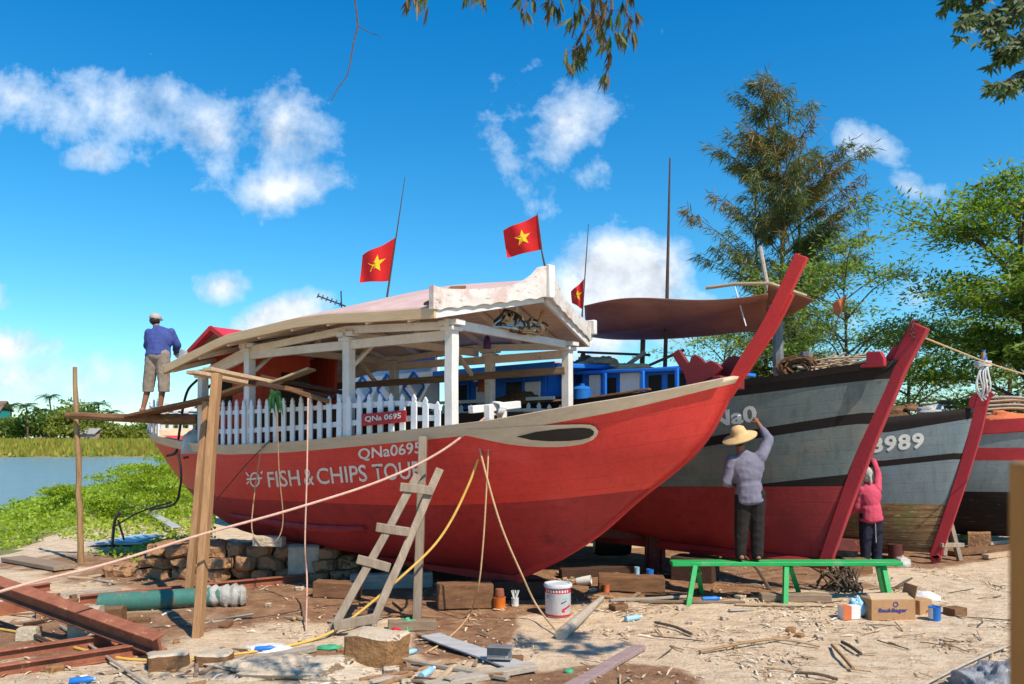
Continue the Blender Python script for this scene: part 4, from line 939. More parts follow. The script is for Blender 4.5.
mb.grid(dk4, 24, 4); mb.build('deck', m_deck, b4)
def q4(px, py, b): return solve(C4, A4, 1, 0, px, py, b)
wm4 = b4.matrix_basis
heap('orange_tarp', wm4 @ q4(1008, 424, -.5), (.5, .35, .22), m_orange, 'faded orange tarp folded on the red rail at the right edge', 'tarp', 44, 22, .3)
for k in range(7):
    mb = MB(); a = q4(985 + rnd.uniform(-6, 4), 398 + 4 * k, -.3 + .1 * k); b_ = q4(1050, 402 + 4.0 * k + rnd.uniform(-4, 4), -.3 + .1 * k); mb.tube(catmull([a, a.lerp(b_, .5) + Vector((0, 0, .05)), b_], 5), .03, 7)
    mb.v = [tuple(wm4 @ Vector(v)) for v in mb.v]; o = mb.build('bamboo_pole', m_board if k % 2 else m_woodg); tag(o, 'pale bamboo poles stacked on the deck of the rightmost boat', 'pole', 'poles on the rightmost boat')
# ================================================================ people
def blob(parts, voxel, mat, name, parent, wrinkle=0, smooth_it=3, seed=0, wsc=9, cut=None):
    """tapered limbs and rounded masses fused into one continuous skin"""
    mb = MB()
    for p in parts:
        if p[0] == 'l':                       # limb: points with radii
            pts, rs = p[1], p[2]
            P2 = [Vector(q) for q in pts]
            n = len(P2) - 1
            for i in range(n):
                for k in range(7):
                    t = k / 6; r = rs[i] + (rs[i + 1] - rs[i]) * t; mb.ell(P2[i].lerp(P2[i + 1], t), (r, r, r), 10, 7)
                mb.tube([P2[i], P2[i + 1]], [rs[i], rs[i + 1]], 10)
        else: mb.ell(p[1], p[2], 16, 12, p[3] if len(p) > 3 else None)
    o = mb.build(name, mat, parent, world=True, smooth=0)
    md = o.modifiers.new('r', 'REMESH'); md.mode = 'VOXEL'; md.voxel_size = voxel
    ms = o.modifiers.new('s', 'SMOOTH'); ms.factor = .5; ms.iterations = smooth_it
    dg = bpy.context.evaluated_depsgraph_get(); me = bpy.data.meshes.new_from_object(o.evaluated_get(dg))
    o.modifiers.clear(); old = o.data; o.data = me; bpy.data.meshes.remove(old); me.name = name
    if wrinkle:
        for v in me.vertices:
            q = v.co * wsc + Vector((seed, 0, 0)); k = .7 * noise.noise(Vector((q.x, q.y, q.z * .55))) + .9 * (.35 - abs(noise.noise(Vector((q.x * 1.1 + q.z * .7, q.y * 1.1, q.z * 1.3 - q.x * .6))))) + .25 * noise.noise(q * 3.1)
            v.co = v.co + v.normal * k * wrinkle
    if cut is not None:
        bm = bmesh.new(); bm.from_mesh(me); bmesh.ops.delete(bm, geom=[v for v in bm.verts if v.co.z + parent.location.z < cut], context='VERTS'); bm.to_mesh(me); bm.free()
    me.polygons.foreach_set('use_smooth', [True] * len(me.polygons)); me.update(); return o
def hand(parts, wrist, direc, palm_n, s=1.0, curl=.5):
    d = Vector(direc).normalized(); nrm = Vector(palm_n); nrm = (nrm - d * nrm.dot(d)).normalized(); sd = d.cross(nrm)
    w_ = Vector(wrist); parts.append(('l', [w_, w_ + d * .075 * s], [.024 * s, .030 * s]))
    for k, (off, ln) in enumerate(((-.03, .062), (-.011, .075), (.009, .078), (.028, .07))):
        a = w_ + d * .07 * s + sd * off * s; b_ = a + (d * (1 - curl * .4) + nrm * curl * .5) * ln * .55 * s; c = b_ + (d * (1 - curl) + nrm * curl) * ln * .5 * s
        parts.append(('l', [a, b_, c], [.0095 * s, .0088 * s, .0078 * s]))
    a = w_ + d * .025 * s + sd * .026 * s; parts.append(('l', [a, a + (sd * .7 + d * .5 + nrm * .3) * .04 * s, a + (sd * .6 + d * 1.1 + nrm * .6) * .062 * s], [.012 * s, .010 * s, .0085 * s]))
def head(parts, c, up, fwd, s=1.0):
    c = Vector(c); up = Vector(up).normalized(); fwd = Vector(fwd); fwd = (fwd - up * fwd.dot(up)).normalized(); rt = fwd.cross(up)
    rot = Matrix((rt, fwd, up)).transposed()
    f = lambda x, y, z: c + rt * x * s + fwd * y * s + up * z * s
    parts += [('e', f(0, -.008, .022), (.074 * s, .092 * s, .085 * s), rot), ('e', f(0, .022, -.045), (.056 * s, .066 * s, .065 * s), rot), ('e', f(0, .05, -.088), (.028 * s, .026 * s, .022 * s), rot),
              ('l', [f(0, .086, .015), f(0, .108, -.022)], [.010 * s, .015 * s]), ('e', f(0, .082, -.058), (.024 * s, .012 * s, .010 * s), rot),
              ('e', f(-.031, .078, .010), (.013 * s, .010 * s, .009 * s), rot), ('e', f(.031, .078, .010), (.013 * s, .010 * s, .009 * s), rot),
              ('e', f(-.078, -.005, -.008), (.010 * s, .022 * s, .032 * s), rot), ('e', f(.078, -.005, -.008), (.010 * s, .022 * s, .032 * s), rot)]
    return f, rot
V = Vector
def torso(hipL, hipR, shl, shr, neck, g=0.0, low=0.0, wide=1.0, hem=None):
    """chest, waist and pelvis as flattened masses; g grows them into clothing"""
    hip = hipL.lerp(hipR, .5); sh = shl.lerp(shr, .5); up = (sh - hip).normalized(); x = (shr - shl).normalized(); y = up.cross(x).normalized(); x = y.cross(up)
    rot = Matrix((x, y, up)).transposed(); L_ = (sh - hip).length; hw = (shr - shl).length / 2 * wide; out = []
    out += [('e', sh - up * .10, (hw + .035 + g, .105 + g, .17 + g), rot), ('e', hip.lerp(sh, .62), (hw * .92 + .01 + g, .115 + g, .19), rot), ('e', hip.lerp(sh, .36), (.142 + g * 1.2, .108 + g * 1.2, .17), rot)]
    if hem is None: out.append(('e', hip + up * .02, (.136 + g, .096 + g, .10 + g), rot))
    else:
        c = hip + up * hem; out += [('e', c + up * (.02 * k), (.182 + g * .5 - .0025 * k, .142 + g * .5 - .001 * k, .05), rot) for k in range(0, 11)]
    out += [('l', [sh + up * .005 + x * (hw * .5), neck], [.05 + g, .05 + g * .5]), ('l', [sh + up * .005 - x * (hw * .5), neck], [.05 + g, .05 + g * .5])]
    return out
def person(label, base, group=None):
    return empty('person', base, label, 'person', group)

# ---- painter on the green bench: straw hat, grey violet shirt, right arm raised to the lettering
D = 10.0
def j(x, y, dy=0): return W(x, y, D + dy)
pa = person('worker in straw hat and grey violet shirt on green bench painting the hull', W(749, 561, D))
neck, hd = j(742, 452, -.01), j(739.5, 438.5, .02)
shl, shr = j(732, 461), j(760, 457); hipL, hipR = j(743, 500), j(757, 499)
elR, haR = j(769, 440, .10), j(758, 423, .30); elL, haL = j(726, 482, .0), j(737, 487, .20)
knL, knR, ftL, ftR = j(741.5, 530, .02), j(757.5, 529, .0), j(740.5, 556), j(757, 556)
parts = torso(hipL, hipR, shl, shr, neck - V((0, 0, .03))) + [('l', [neck - V((0, 0, .08)), hd], [.055, .05]),
         ('l', [shl, elL, haL], [.05, .042, .028]), ('l', [shr, elR, haR], [.05, .042, .028]),
         ('l', [hipL, knL, ftL], [.085, .055, .036]), ('l', [hipR, knR, ftR], [.085, .055, .036])]
for f in (ftL, ftR): parts.append(('l', [f + V((0, -.05, -.012)), f + V((0, .12, -.025))], [.034, .028]))
head(parts, hd, (.1, .12, 1), (.2, 1, .15), .98)
hand(parts, haR, (-.15, .75, .6), (0, .6, -.7), .95, .7); hand(parts, haL, (.7, .7, .1), (0, .5, -.5), .95, .7)
blob(parts, .0085, m_skin, 'body', pa)
parts = torso(hipL, hipR, shl, shr, neck - V((0, 0, .02)), .014, hem=-.02) + [ ('l', [shl, elL, elL.lerp(haL, .25)], [.076, .064, .056]), ('l', [shr, elR, elR.lerp(haR, .55)], [.08, .062, .048])]
blob(parts, .012, m_shirtp, 'shirt', pa, .015, 2, 3.1, 6)
blob([('e', hd + V((0, -.018, .015)), (.082, .088, .088)), ('e', hd + V((-.01, -.045, -.05)), (.062, .045, .05))], .009, m_hair, 'hair', pa)
parts = [('l', [hipL + V((0, 0, .05)), knL, ftL + V((0, 0, .03))], [.110, .088, .072]), ('l', [hipR + V((0, 0, .05)), knR, ftR + V((0, 0, .03))], [.110, .088, .074]), ('e', hipL.lerp(hipR, .5) + V((0, 0, .05)), (.17, .137, .14))]
blob(parts, .012, m_trousb, 'trousers', pa, .014, 2, 8.4, 6)
mb = MB()
for f in (ftL, ftR): mb.ell(f + V((0, .03, -.030)), (.045, .125, .022), 12, 8)
mb.build('sandals', m_black, pa, world=True)
ax = (Matrix.Rotation(R(-20), 3, 'Y') @ Matrix.Rotation(R(13), 3, 'X'))
hc = hd + V((-.01, -.02, .035)); mb = MB()
prof = [(.215, -.035), (.218, -.022), (.195, -.008), (.15, .012), (.105, .03), (.098, .06), (.085, .10), (.05, .125), (0, .13)]
mb.lathe(hc, prof, 32, axis=ax); mb.lathe(hc, [(.215, -.036), (.185, -.018), (.14, 0), (.10, .02)], 32, axis=ax); ht = mb.build('straw_hat', m_straw, pa, world=True, smooth=60)
mb = MB(); mb.lathe(hc, [(.106, .031), (.102, .058)], 32, axis=ax); mb.build('hat_band', m_log, ht, world=False) if False else None
mb = MB(); mb.bar(haR + V((-.02, .07, .07)), haR + V((-.05, .20, .13)), .012, .012); bru = mb.build('paint_brush', m_board); tag(bru, 'paint brush held up by the worker in the straw hat', 'brush')

# ---- woman in pink stretching up to the boat numbered 8989
D = 12.45
pw = person('worker in pink shirt and navy trousers reaching up beside crimson stem, head wrapped', G(871, 566))
base_y = pw.location.y; D = base_y
neck, hd = j(868, 484, .02), j(866, 474, .05)
shl, shr = j(861.5, 491), j(877, 489, -.01); hipL, hipR = j(866, 519), j(876, 519)
elR, haR = j(878, 474, .12), j(873.5, 461, .32); elL, haL = j(857, 507, .03), j(850, 513, .20)
knL, knR, ftL, ftR = j(865.5, 543), j(876.5, 542), j(865, 563), j(877, 563)
parts = torso(hipL, hipR, shl, shr, neck - V((0, 0, .03)), -.008) + [('l', [neck - V((0, 0, .08)), hd], [.05, .046]), ('l', [shl, elL, haL], [.044, .036, .025]), ('l', [shr, elR, haR], [.044, .036, .025]),
         ('l', [hipL, knL, ftL], [.085, .052, .034]), ('l', [hipR, knR, ftR], [.085, .052, .034])]
for f in (ftL, ftR): parts.append(('l', [f + V((0, -.04, -.01)), f + V((0, .11, -.02))], [.032, .026]))
head(parts, hd, (0, .15, 1), (-.2, 1, .35), .92)
hand(parts, haR, (-.1, .7, .7), (0, .6, -.7), .9, .7); hand(parts, haL, (-.3, .9, .1), (0, .5, -.5), .9, .6)
blob(parts, .009, m_skin, 'body', pw)
parts = torso(hipL, hipR, shl, shr, neck - V((0, 0, .02)), .018, hem=-.01) + [
         ('l', [shl, elL, haL], [.068, .056, .042]), ('l', [shr, elR, haR], [.068, .054, .04])]
blob(parts, .012, m_shirtpk, 'shirt', pw, .013, 2, 5.5, 6)
parts = [('l', [hipL + V((0, 0, .05)), knL, ftL + V((0, 0, .02))], [.108, .088, .074]), ('l', [hipR + V((0, 0, .05)), knR, ftR + V((0, 0, .02))], [.108, .088, .074]), ('e', hipL.lerp(hipR, .5) + V((0, 0, .05)), (.165, .132, .13))]
tr_ = blob(parts, .012, m_trousn, 'trousers', pw, .012, 2, 2.2, 6)
mb = MB(); mb.bar(hipL.lerp(hipR, .55) + V((.0, -.135, -.06)), knR + V((-.05, -.098, .0)), .014, .006); mb.build('side_stripe', m_whitepl, tr_ if False else pw, world=True)
parts = [('e', hd + V((0, -.008, .022)), (.09, .108, .102)), ('e', hd + V((0, -.03, -.06)), (.07, .07, .07)), ('l', [hd + V((.02, -.09, -.03)), hd + V((.03, -.11, -.13))], [.03, .02])]
blob(parts, .010, m_cap, 'head_scarf', pw, .006, 2, 6.1, 16)
mb = MB()
for f in (ftL, ftR): mb.ell(f + V((0, .03, -.025)), (.042, .115, .02), 12, 8)
mb.build('sandals', m_black, pw, world=True)

# ---- man on the scaffold plank by the stern, back turned
D = 12.55
pb = person('barefoot worker in blue shirt and khaki shorts with cap on the scaffold plank', W(151, 412, D))
neck, hd = j(157, 328, .08), j(155.5, 320.5, .14)
shl, shr = j(149.5, 333, .05), j(170.5, 333, .05); hipL, hipR = j(152.5, 358, -.03), j(163, 358, -.03)
elR, haR = j(177, 345, .12), j(175, 354, .34); elL, haL = j(147.5, 346, .10), j(152, 354, .34)
knL, knR, ftL, ftR = j(149, 384, .02), j(163, 385, .0), j(143, 409), j(160, 408)
parts = torso(hipL, hipR, shl, shr, neck - V((0, 0, .03))) + [('l', [neck - V((0, 0, .08)), hd], [.052, .05]), ('l', [shl, elL, haL], [.05, .04, .028]), ('l', [shr, elR, haR], [.05, .04, .028]),
         ('l', [hipL, knL, ftL], [.088, .056, .036]), ('l', [hipR, knR, ftR], [.088, .056, .036])]
for f in (ftL, ftR): parts.append(('l', [f + V((0, -.05, -.02)), f + V((0, .12, -.03))], [.036, .028]))
head(parts, hd, (0, .35, 1), (.1, 1, -.4), .95)
hand(parts, haR, (.3, .9, .1), (0, .3, -.8), .95, .6); hand(parts, haL, (.5, .8, .1), (0, .3, -.8), .95, .6)
blob(parts, .009, m_skin, 'body', pb)
parts = torso(hipL, hipR, shl, shr, neck - V((0, 0, .02)), .026, hem=.03) + [
         ('l', [shl, elL, elL.lerp(haL, .6)], [.074, .06, .048]), ('l', [shr, elR, elR.lerp(haR, .6)], [.074, .06, .048])]
blob(parts, .012, m_shirtb, 'shirt', pb, .015, 2, 9.1, 6)
parts = [('l', [hipL + V((0, 0, .05)), knL - V((.02, 0, .16))], [.112, .082]), ('l', [hipR + V((0, 0, .05)), knR - V((-.02, 0, .16))], [.112, .082]), ('e', hipL.lerp(hipR, .5) + V((0, 0, .04)), (.172, .14, .12))]
blob(parts, .012, m_shorts, 'shorts', pb, .013, 2, 4.7, 6, cut=knL.z - .13)
parts = [('e', hd + V((0, .0, .045)), (.09, .105, .075)), ('e', hd + V((.01, .10, .03)), (.07, .07, .018))]
blob(parts, .009, m_cap, 'cap', pb)
parts = [('e', hd + V((0, -.025, -.005)), (.082, .085, .075))]
blob(parts, .010, m_hair, 'hair', pb)
mb = MB(); p = [W(175, 356, 12.9), W(181, 349, 12.8), W(200, 356, 12.2), W(192, 364, 12.3)]; mb.prism(p, (0, .02, -.02)); o = mb.build('plastic_sheet', m_whitepl); tag(o, 'white sheet held by the worker in blue against the boat roof', 'sheet')
# ================================================================ scaffold at the stern
sc_ = empty('scaffold', G(199, 600), 'wooden scaffold of posts and planks beside the stern of the red boat', 'scaffold')
def sb(fn, name, mat, bevel=.006):
    mb = MB(); fn(mb); return mb.build(name, mat, sc_, world=True, bevel=bevel)
pb0 = G(81, 563, -.05); dP = pb0.y
sb(lambda m: m.tube([pb0 + (W(75.5, 367, dP) - pb0) * t + Vector((rnd.uniform(-.015, .015), 0, 0)) for t in np.linspace(0, 1, 12)], [.05 - .018 * t + (.006 if i % 3 == 0 else 0) for i, t in enumerate(np.linspace(0, 1, 12))], 9), 'pole', m_bamboo, 0)
gA = G(197, 637, -.08); sb(lambda m: m.bar(gA, W(217, 374, gA.y + .35), .13, .075, up=(1, 0, 0), n=8, jit=.004), 'post', m_woodv)
gB = G(187, 603, -.08); sb(lambda m: m.bar(gB, W(207, 402, gB.y + .35), .13, .07, up=(1, 0, 0), n=8, jit=.004), 'post', m_woodv)
sb(lambda m: m.bar(W(200, 462, 12.35), W(201, 398, 12.35), .10, .09, up=(1, 0, 0), n=2), 'short_post', m_darkwood)
sb(lambda m: m.tube([W(66, 415.5, 12.85), W(84, 416, 12.8), W(110, 417.5, 12.75), W(140, 418.5, 12.65), W(170, 419, 12.55), W(198, 419, 12.45)], [.045, .06, .062, .07, .085, .075], 8), 'ledger', m_log, 0)
sb(lambda m: m.bar(W(132, 416.5, 12.7), W(218, 397.5, 11.6), .30, .045, n=5, jit=.003), 'plank', m_log)
sb(lambda m: m.bar(W(212, 398.5, 11.75), W(262, 381, 11.2), .24, .04, n=4, jit=.003), 'plank', m_woodv)
sb(lambda m: m.bar(W(191, 372, 9.6), W(255, 385, 10.6), .16, .045, n=3, jit=.003), 'plank', m_board)
sb(lambda m: m.bar(W(207, 369, 9.4), W(275, 383, 10.5), .14, .045, n=3, jit=.003), 'plank', m_board)
# timber lying half aboard across the pickets
plank('dark_board', W(250, 382, 10.2), W(335, 398, 10.3), .20, .06, m_darkwood, 'long dark wet board resting over the white pickets, its far end at the post')
plank('dark_board', W(262, 377, 10.5), W(345, 393, 10.6), .22, .05, m_darkwood, 'blackened board with a rounded tip lying behind the longest dark board')
plank('pale_board', W(272, 384, 10.4), W(312, 369, 10.3), .26, .03, m_board, 'pale fresh board tilted up on top of the dark boards')
plank('brown_board', W(286, 388, 10.15), W(330, 402, 10.2), .18, .06, m_log, 'short brown board beneath the dark boards above the pickets')
mb = MB()
c = W(276, 392, 10.05)
for k in range(20):
    a = c + Vector((rnd.uniform(-.06, .06), rnd.uniform(-.05, .05), rnd.uniform(-.05, .05))); b_ = a + Vector((rnd.uniform(-.1, .1), rnd.uniform(-.05, .0), rnd.uniform(-.33, -.12))); s_ = Vector((.02, .0, .004)); m_ = a.lerp(b_, .5) + Vector((0, -.03, .04))
    mb.add([a, m_ - s_, b_, m_ + s_], [(0, 1, 2, 3)])
m_fern = leafmat('fern_leaf', [(.012, .06, .02), (.02, .11, .03), (.03, .15, .035)])
o = mb.build('leaf_bunch', m_fern, smooth=0); tag(o, 'bunch of green leaves hanging over the white pickets', 'leaves')
# ladder
ld = empty('ladder', G(330, 634), 'short grey wooden ladder of three rungs leaning on the red hull', 'ladder')
La, Lb = G(327, 637, -.03), W(418, 475, 8.72); Ra, Rb = G(360, 640, -.02), W(440, 469, 8.80)
Ra = W(367, 622, La.y + .10); Ra.z = ground_z(Ra.x, Ra.y) - .02
for a, b_ in ((La, Lb), (Ra, Rb)):
    mb = MB(); mb.bar(a, b_, .085, .055, up=(0, 1, 0), n=7, jit=.006); mb.build('rail', m_ladder, ld, world=True, bevel=.006)
for y0, (xa, ya, xb, yb) in enumerate(((402, 487, 431, 491), (378, 527, 407, 532), (359, 559, 388, 568), (336, 626, 374, 618))):
    d_ = La.y + (Lb.y - La.y) * min(1, (637 - ya) / 161) - .06
    mb = MB(); mb.bar(W(xa - 2, ya, d_), W(xb + 2, yb, d_ + .05), .05, .095, n=2, jit=.003); mb.build('rung', m_ladder, ld, world=True, bevel=.006)
# timber prop standing against the bow
pr = G(416.5, 622, -.05); mb = MB(); mb.bar(pr, W(423, 437, pr.y + .25), .115, .09, up=(1, 0, 0), n=8, jit=.004); o = mb.build('prop_post', m_woodvg, bevel=.008); tag(o, 'square grey timber prop standing upright against the red hull behind the ladder', 'prop')
plank('foot_board', G(388, 630, .05), G(436, 629, .05), .12, .10, m_wood, 'short squared timber lying at the foot of the grey prop', 'timber')
# ---- ropes
def rope(pts, r, mat, name, label, n=8, cat='rope'):
    mb = MB(); q = catmull(pts, n); mb.tube(q, r, 7); o = mb.build(name, mat, base=tuple(q[-1])); return tag(o, label, cat)
rope([W(-40, 604, 6.6), W(30, 583, 7.0), W(110, 563, 7.5), W(200, 535, 7.9), W(290, 510, 8.2), W(380, 481, 8.6), W(440, 452, 8.85), W(490, 414, 9.0)], .0135, m_ropep, 'mooring_rope', 'thick pink rope stretched across the yard up to the white bow bitt')
def gp(x, y, l=.015): return G(x, y, l)
rope([gp(-60, 622), gp(20, 634), gp(70, 648), gp(130, 661), gp(200, 659), gp(262, 652), gp(318, 641, .03), W(352, 618, 8.3), W(400, 578, 8.55), W(440, 538, 8.8), W(468, 486, 8.95), W(490, 424, 9.0)], .014, m_ropey, 'hose', 'yellow hose snaking over the ground and climbing to the bow of the red boat', cat='hose')
rope([W(477, 437, 8.95), W(487, 478, 8.8), W(502, 528, 8.7), W(522, 575, 8.75), W(537, 606, 8.9), gp(560, 637)], .011, m_ropet, 'loose_rope', 'thin orange tan cord slanting from the bow down to the sandy ground')
rope([W(490, 418, 8.95), W(487, 480, 8.8), W(483, 545, 8.75), W(478, 588, 8.8), gp(468, 618), gp(448, 640), gp(425, 655)], .009, m_ropet, 'loose_rope', 'thin pale tan cord hanging from the bow bitt and trailing on bare earth')
rope([W(308, 398, 9.9), W(307, 470, 9.75), W(305, 545, 9.7), W(307, 580, 9.72), gp(306, 632)], .010, m_ropep, 'loose_rope', 'single pink cord hanging straight down past the lettering to the ground')
rope([W(262, 445, 10.8), W(255, 490, 10.9), W(252, 530, 10.9), W(262, 541, 10.9), W(276, 541, 10.8), W(283, 520, 10.75), W(279, 470, 10.5), W(277, 405, 10.2)], .008, m_ropet, 'rope_loop', 'thin cord hanging in a long loop below the rope mended lettering')['label'] = 'thin cord looping below the hull between scaffold and lettering'
rope([W(272, 438, 10.7), W(245, 466, 11.2), W(216, 500, 11.7)], .007, m_roped, 'loose_rope', 'thin dark cord slanting along the stern quarter of the red hull')
rope([W(920, 336, 9.65), W(960, 352, 10.2), W(1000, 367, 10.8), W(1060, 384, 11.8)], .011, m_ropet, 'bow_line', 'taut pale rope running from the crimson stem head out to the right')
rope([W(735, 287, 11.05), W(740, 305, 10.7), W(746, 326, 10.5)], .009, m_ropew, 'awning_tie', 'short pale cord hanging from the edge of the tarpaulin awning')
# rope bundle under the gable
mb = MB(); c0 = q1(522, 323, .0)
cols = [m_black, m_roped, m_ropet, m_lblue, m_orangepl, m_ropew]
for k in range(22):
    a0 = rnd.uniform(0, 6.28); c = c0 + Vector((0, rnd.uniform(-.38, .38), rnd.uniform(-.05, .06))); rx, rz = rnd.uniform(.10, .32), rnd.uniform(.04, .11)
    mb.tube([c + Vector((.05 * math.sin(3 * a), rx * math.cos(a), rz * math.sin(a) - .05 * math.cos(a) ** 2)) for a in np.linspace(a0, a0 + 4.5, 14)], rnd.uniform(.008, .018), 5, mi=rnd.choice([0, 1, 2, 3, 4, 5, 0, 2]))
mb.tube(catmull([c0 + Vector((0, .5, .22)), c0 + Vector((0, .35, .0)), c0 + Vector((0, 0, -.08)), c0 + Vector((0, -.4, .05)), c0 + Vector((0, -.55, .25))], 6), .03, 7, mi=2)
mb.v = [tuple(b1.matrix_basis @ Vector(v)) for v in mb.v]; o = mb.build('line_bundle', cols); tag(o, 'tangle of coloured lines and cloth slung under the white front gable', 'lines')
c = b1.matrix_basis @ q1(487, 342, -.3); o = heap('purple_cloth', c + Vector((0, 0, -.08)), (.05, .05, .16), M('purple_cloth', (.08, .03, .10)), 'small dark purple cloth hanging from a beam under the gable', 'cloth', 61, 14, .3)
c = b1.matrix_basis @ q1(205, 447, -.95); o = heap('stuffed_sack', c + Vector((0, 0, -.1)), (.36, .36, .48), m_plastic, 'bulging pale grey sack on the stern deck behind the scaffold', 'sack', 71, 26, .14)
# ---- retaining bank of rough masonry under the stern
def rough_block(name, a, b_, hw, h, mat, label, cat, seed, amp=.05, nx_=40, nz_=14):
    """long rough block from a to b: noisy faces, uneven top"""
    a, b_ = Vector(a), Vector(b_); d = b_ - a; ln = d.length; d.normalize(); s_ = Vector((d.y, -d.x, 0)); mb = MB()
    prof = [(-1, 0), (-1, .35), (-1, .7), (-.96, .95), (-.7, 1.0), (0, 1.02), (.7, 1.0), (.96, .95), (1, .7), (1, .35), (1, 0)]
    def P(i, k):
        t = i / nx_; q = prof[k]; hh = h if not callable(h) else h(t)
        p = a + d * ln * t + s_ * hw * q[0] + Vector((0, 0, hh * q[1]))
        nn = noise.noise_vector(p * 2.4 + Vector((seed, 0, 0))) * amp + noise.noise_vector(p * 7.5) * amp * .5
        return p + nn
    k = len(prof); vs = [P(i, q) for i in range(nx_ + 1) for q in range(k)]
    fs = [(i * k + q, i * k + q + 1, (i + 1) * k + q + 1, (i + 1) * k + q) for i in range(nx_) for q in range(k - 1)] + [tuple(range(k)), tuple(nx_ * k + q for q in range(k - 1, -1, -1))]
    mb.add(vs, fs); o = mb.build(name, mat, smooth=45); return tag(o, label, cat)
wa, wb = G(96, 572), G(345, 578)
wa = Vector((-5.9, 11.95, 0)); wb = Vector((-2.35, 11.55, 0))
bm_all = bmesh.new(); wd_ = (wb - wa).normalized(); wn_ = Vector((wd_.y, -wd_.x, 0)); wl_ = (wb - wa).length
for row in range(3):
    s0 = (-.15, .25, .55, .95)[row] + rnd.uniform(0, .2); 
    while s0 < wl_ - (.0, .1, .2, 1.1)[row]:
        ln_ = rnd.uniform(.26, .52); hh_ = .185; bm_ = bmesh.new(); bmesh.ops.create_cube(bm_, size=1); bmesh.ops.bevel(bm_, geom=bm_.edges[:], offset=.16, segments=1, affect='EDGES'); bmesh.ops.subdivide_edges(bm_, edges=bm_.edges, cuts=4, use_grid_fill=True)
        c_ = wa + wd_ * (s0 + ln_ / 2) + wn_ * rnd.uniform(-.06, .06) + Vector((0, 0, .06 + row * .165 + rnd.uniform(-.012, .012))); dep = rnd.uniform(.45, .6); yw = rnd.uniform(-.06, .06)
        for v in bm_.verts:
            q = v.co.copy(); p_ = c_ + (wd_ + wn_ * yw) * q.x * ln_ * .97 + wn_ * q.y * dep + Vector((0, 0, q.z * hh_))
            v.co = p_ + noise.noise_vector(p_ * 4) * .06 + noise.noise_vector(p_ * 14) * .022
        t_ = bpy.data.meshes.new('t'); bm_.to_mesh(t_); bm_.free(); bm_all.from_mesh(t_); bpy.data.meshes.remove(t_); s0 += ln_ + rnd.uniform(0, .03)
for v in bm_all.verts: v.co -= wa
me_ = bpy.data.meshes.new('masonry_wall'); bm_all.to_mesh(me_); bm_all.free(); me_.materials.append(m_masonry); o = finish('masonry_wall', me_, None, wa, smooth=45); tag(o, 'crumbling brown masonry wall of rough blocks running under the stern of the red boat', 'wall')
rough_block('cement_block', G(290, 580), G(290, 580) + Vector((.42, .05, 0)), .18, .50, m_pale_block, 'pale cement block standing upright beneath the red hull', 'block', 9, .025, 12)
rough_block('cement_block', W(255, 545, 11.2), W(284, 546, 11.2), .10, .12, m_pale_block, 'small pale stone on top of the masonry, by the rope loop', 'block', 12, .02, 8)
rough_block('earth_bank', Vector((-2.35, 12.2, 0)), Vector((-.3, 12.0, 0)), .4, .42, m_masonry, 'low brown rubble bank in shade under the middle of the hull', 'bank', 19, .08, 30)
# keel blocks and timbers under the hull
def timber(px0, py0, px1, py1, w_, h_, mat, label, cat='timber', lift=0, name='timber_block', n=6, jit=.008, bevel=.012):
    a, b_ = G(px0, py0, h_ / 2 + lift), G(px1, py1, h_ / 2 + lift); return plank(name, a, b_, w_, h_, mat, label, cat, None, n, jit, bevel)
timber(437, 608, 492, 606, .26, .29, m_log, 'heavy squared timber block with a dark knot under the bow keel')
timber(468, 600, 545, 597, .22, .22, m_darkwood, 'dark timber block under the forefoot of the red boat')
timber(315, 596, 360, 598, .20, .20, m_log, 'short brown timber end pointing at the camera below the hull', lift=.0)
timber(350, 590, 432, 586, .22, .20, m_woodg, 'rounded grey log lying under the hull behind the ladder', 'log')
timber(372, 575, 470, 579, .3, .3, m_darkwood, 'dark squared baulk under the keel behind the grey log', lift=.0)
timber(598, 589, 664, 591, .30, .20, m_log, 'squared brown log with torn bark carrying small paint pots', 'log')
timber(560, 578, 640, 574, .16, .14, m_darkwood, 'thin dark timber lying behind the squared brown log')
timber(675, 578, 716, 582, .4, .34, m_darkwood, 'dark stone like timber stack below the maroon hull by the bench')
timber(250, 560, 330, 578, .12, .07, m_board, 'tan plank leaning on rails in the shade below the hull', 'plank', lift=.10)
# steel supports under the grey boat
sp0 = G(655, 571); su = empty('support_post', sp0, 'rusty steel support post under the grey boat beside the squared log', 'support')
mb = MB(); mb.lathe(sp0 + Vector((0, 0, -.02)), [(0, 0), (.20, 0), (.20, .03), (.165, .05), (.155, .6), (.165, .62)], 8); mb.build('column', m_rustdark, su, world=True, smooth=25)
mb = MB(); mb.lathe(sp0 + Vector((0, 0, .60)), [(0, 0), (.21, 0), (.23, .04), (.19, .09), (0, .10)], 10); mb.build('cap_plate', m_rust, su, world=True, smooth=25)
mb = MB()
for k in range(4): a = k * math.pi / 2 + .5; mb.bar(sp0 + Vector((.16 * math.cos(a), .16 * math.sin(a), 0)), sp0 + Vector((.16 * math.cos(a), .16 * math.sin(a), .58)), .03, .05, up=(math.cos(a), math.sin(a), 0))
mb.build('rib', m_rustdark, su, world=True)
mb = MB(); mb.bar(W(560, 528, sp0.y + .2), W(655, 533, sp0.y + .15), .22, .22, n=3); mb.bar(W(655, 533, sp0.y + .15), W(900, 548, sp0.y + 1.6), .2, .2); o = mb.build('cradle_beam', m_rustdark, bevel=.01); tag(o, 'long dark red steel cradle beam beneath the grey hull', 'beam')
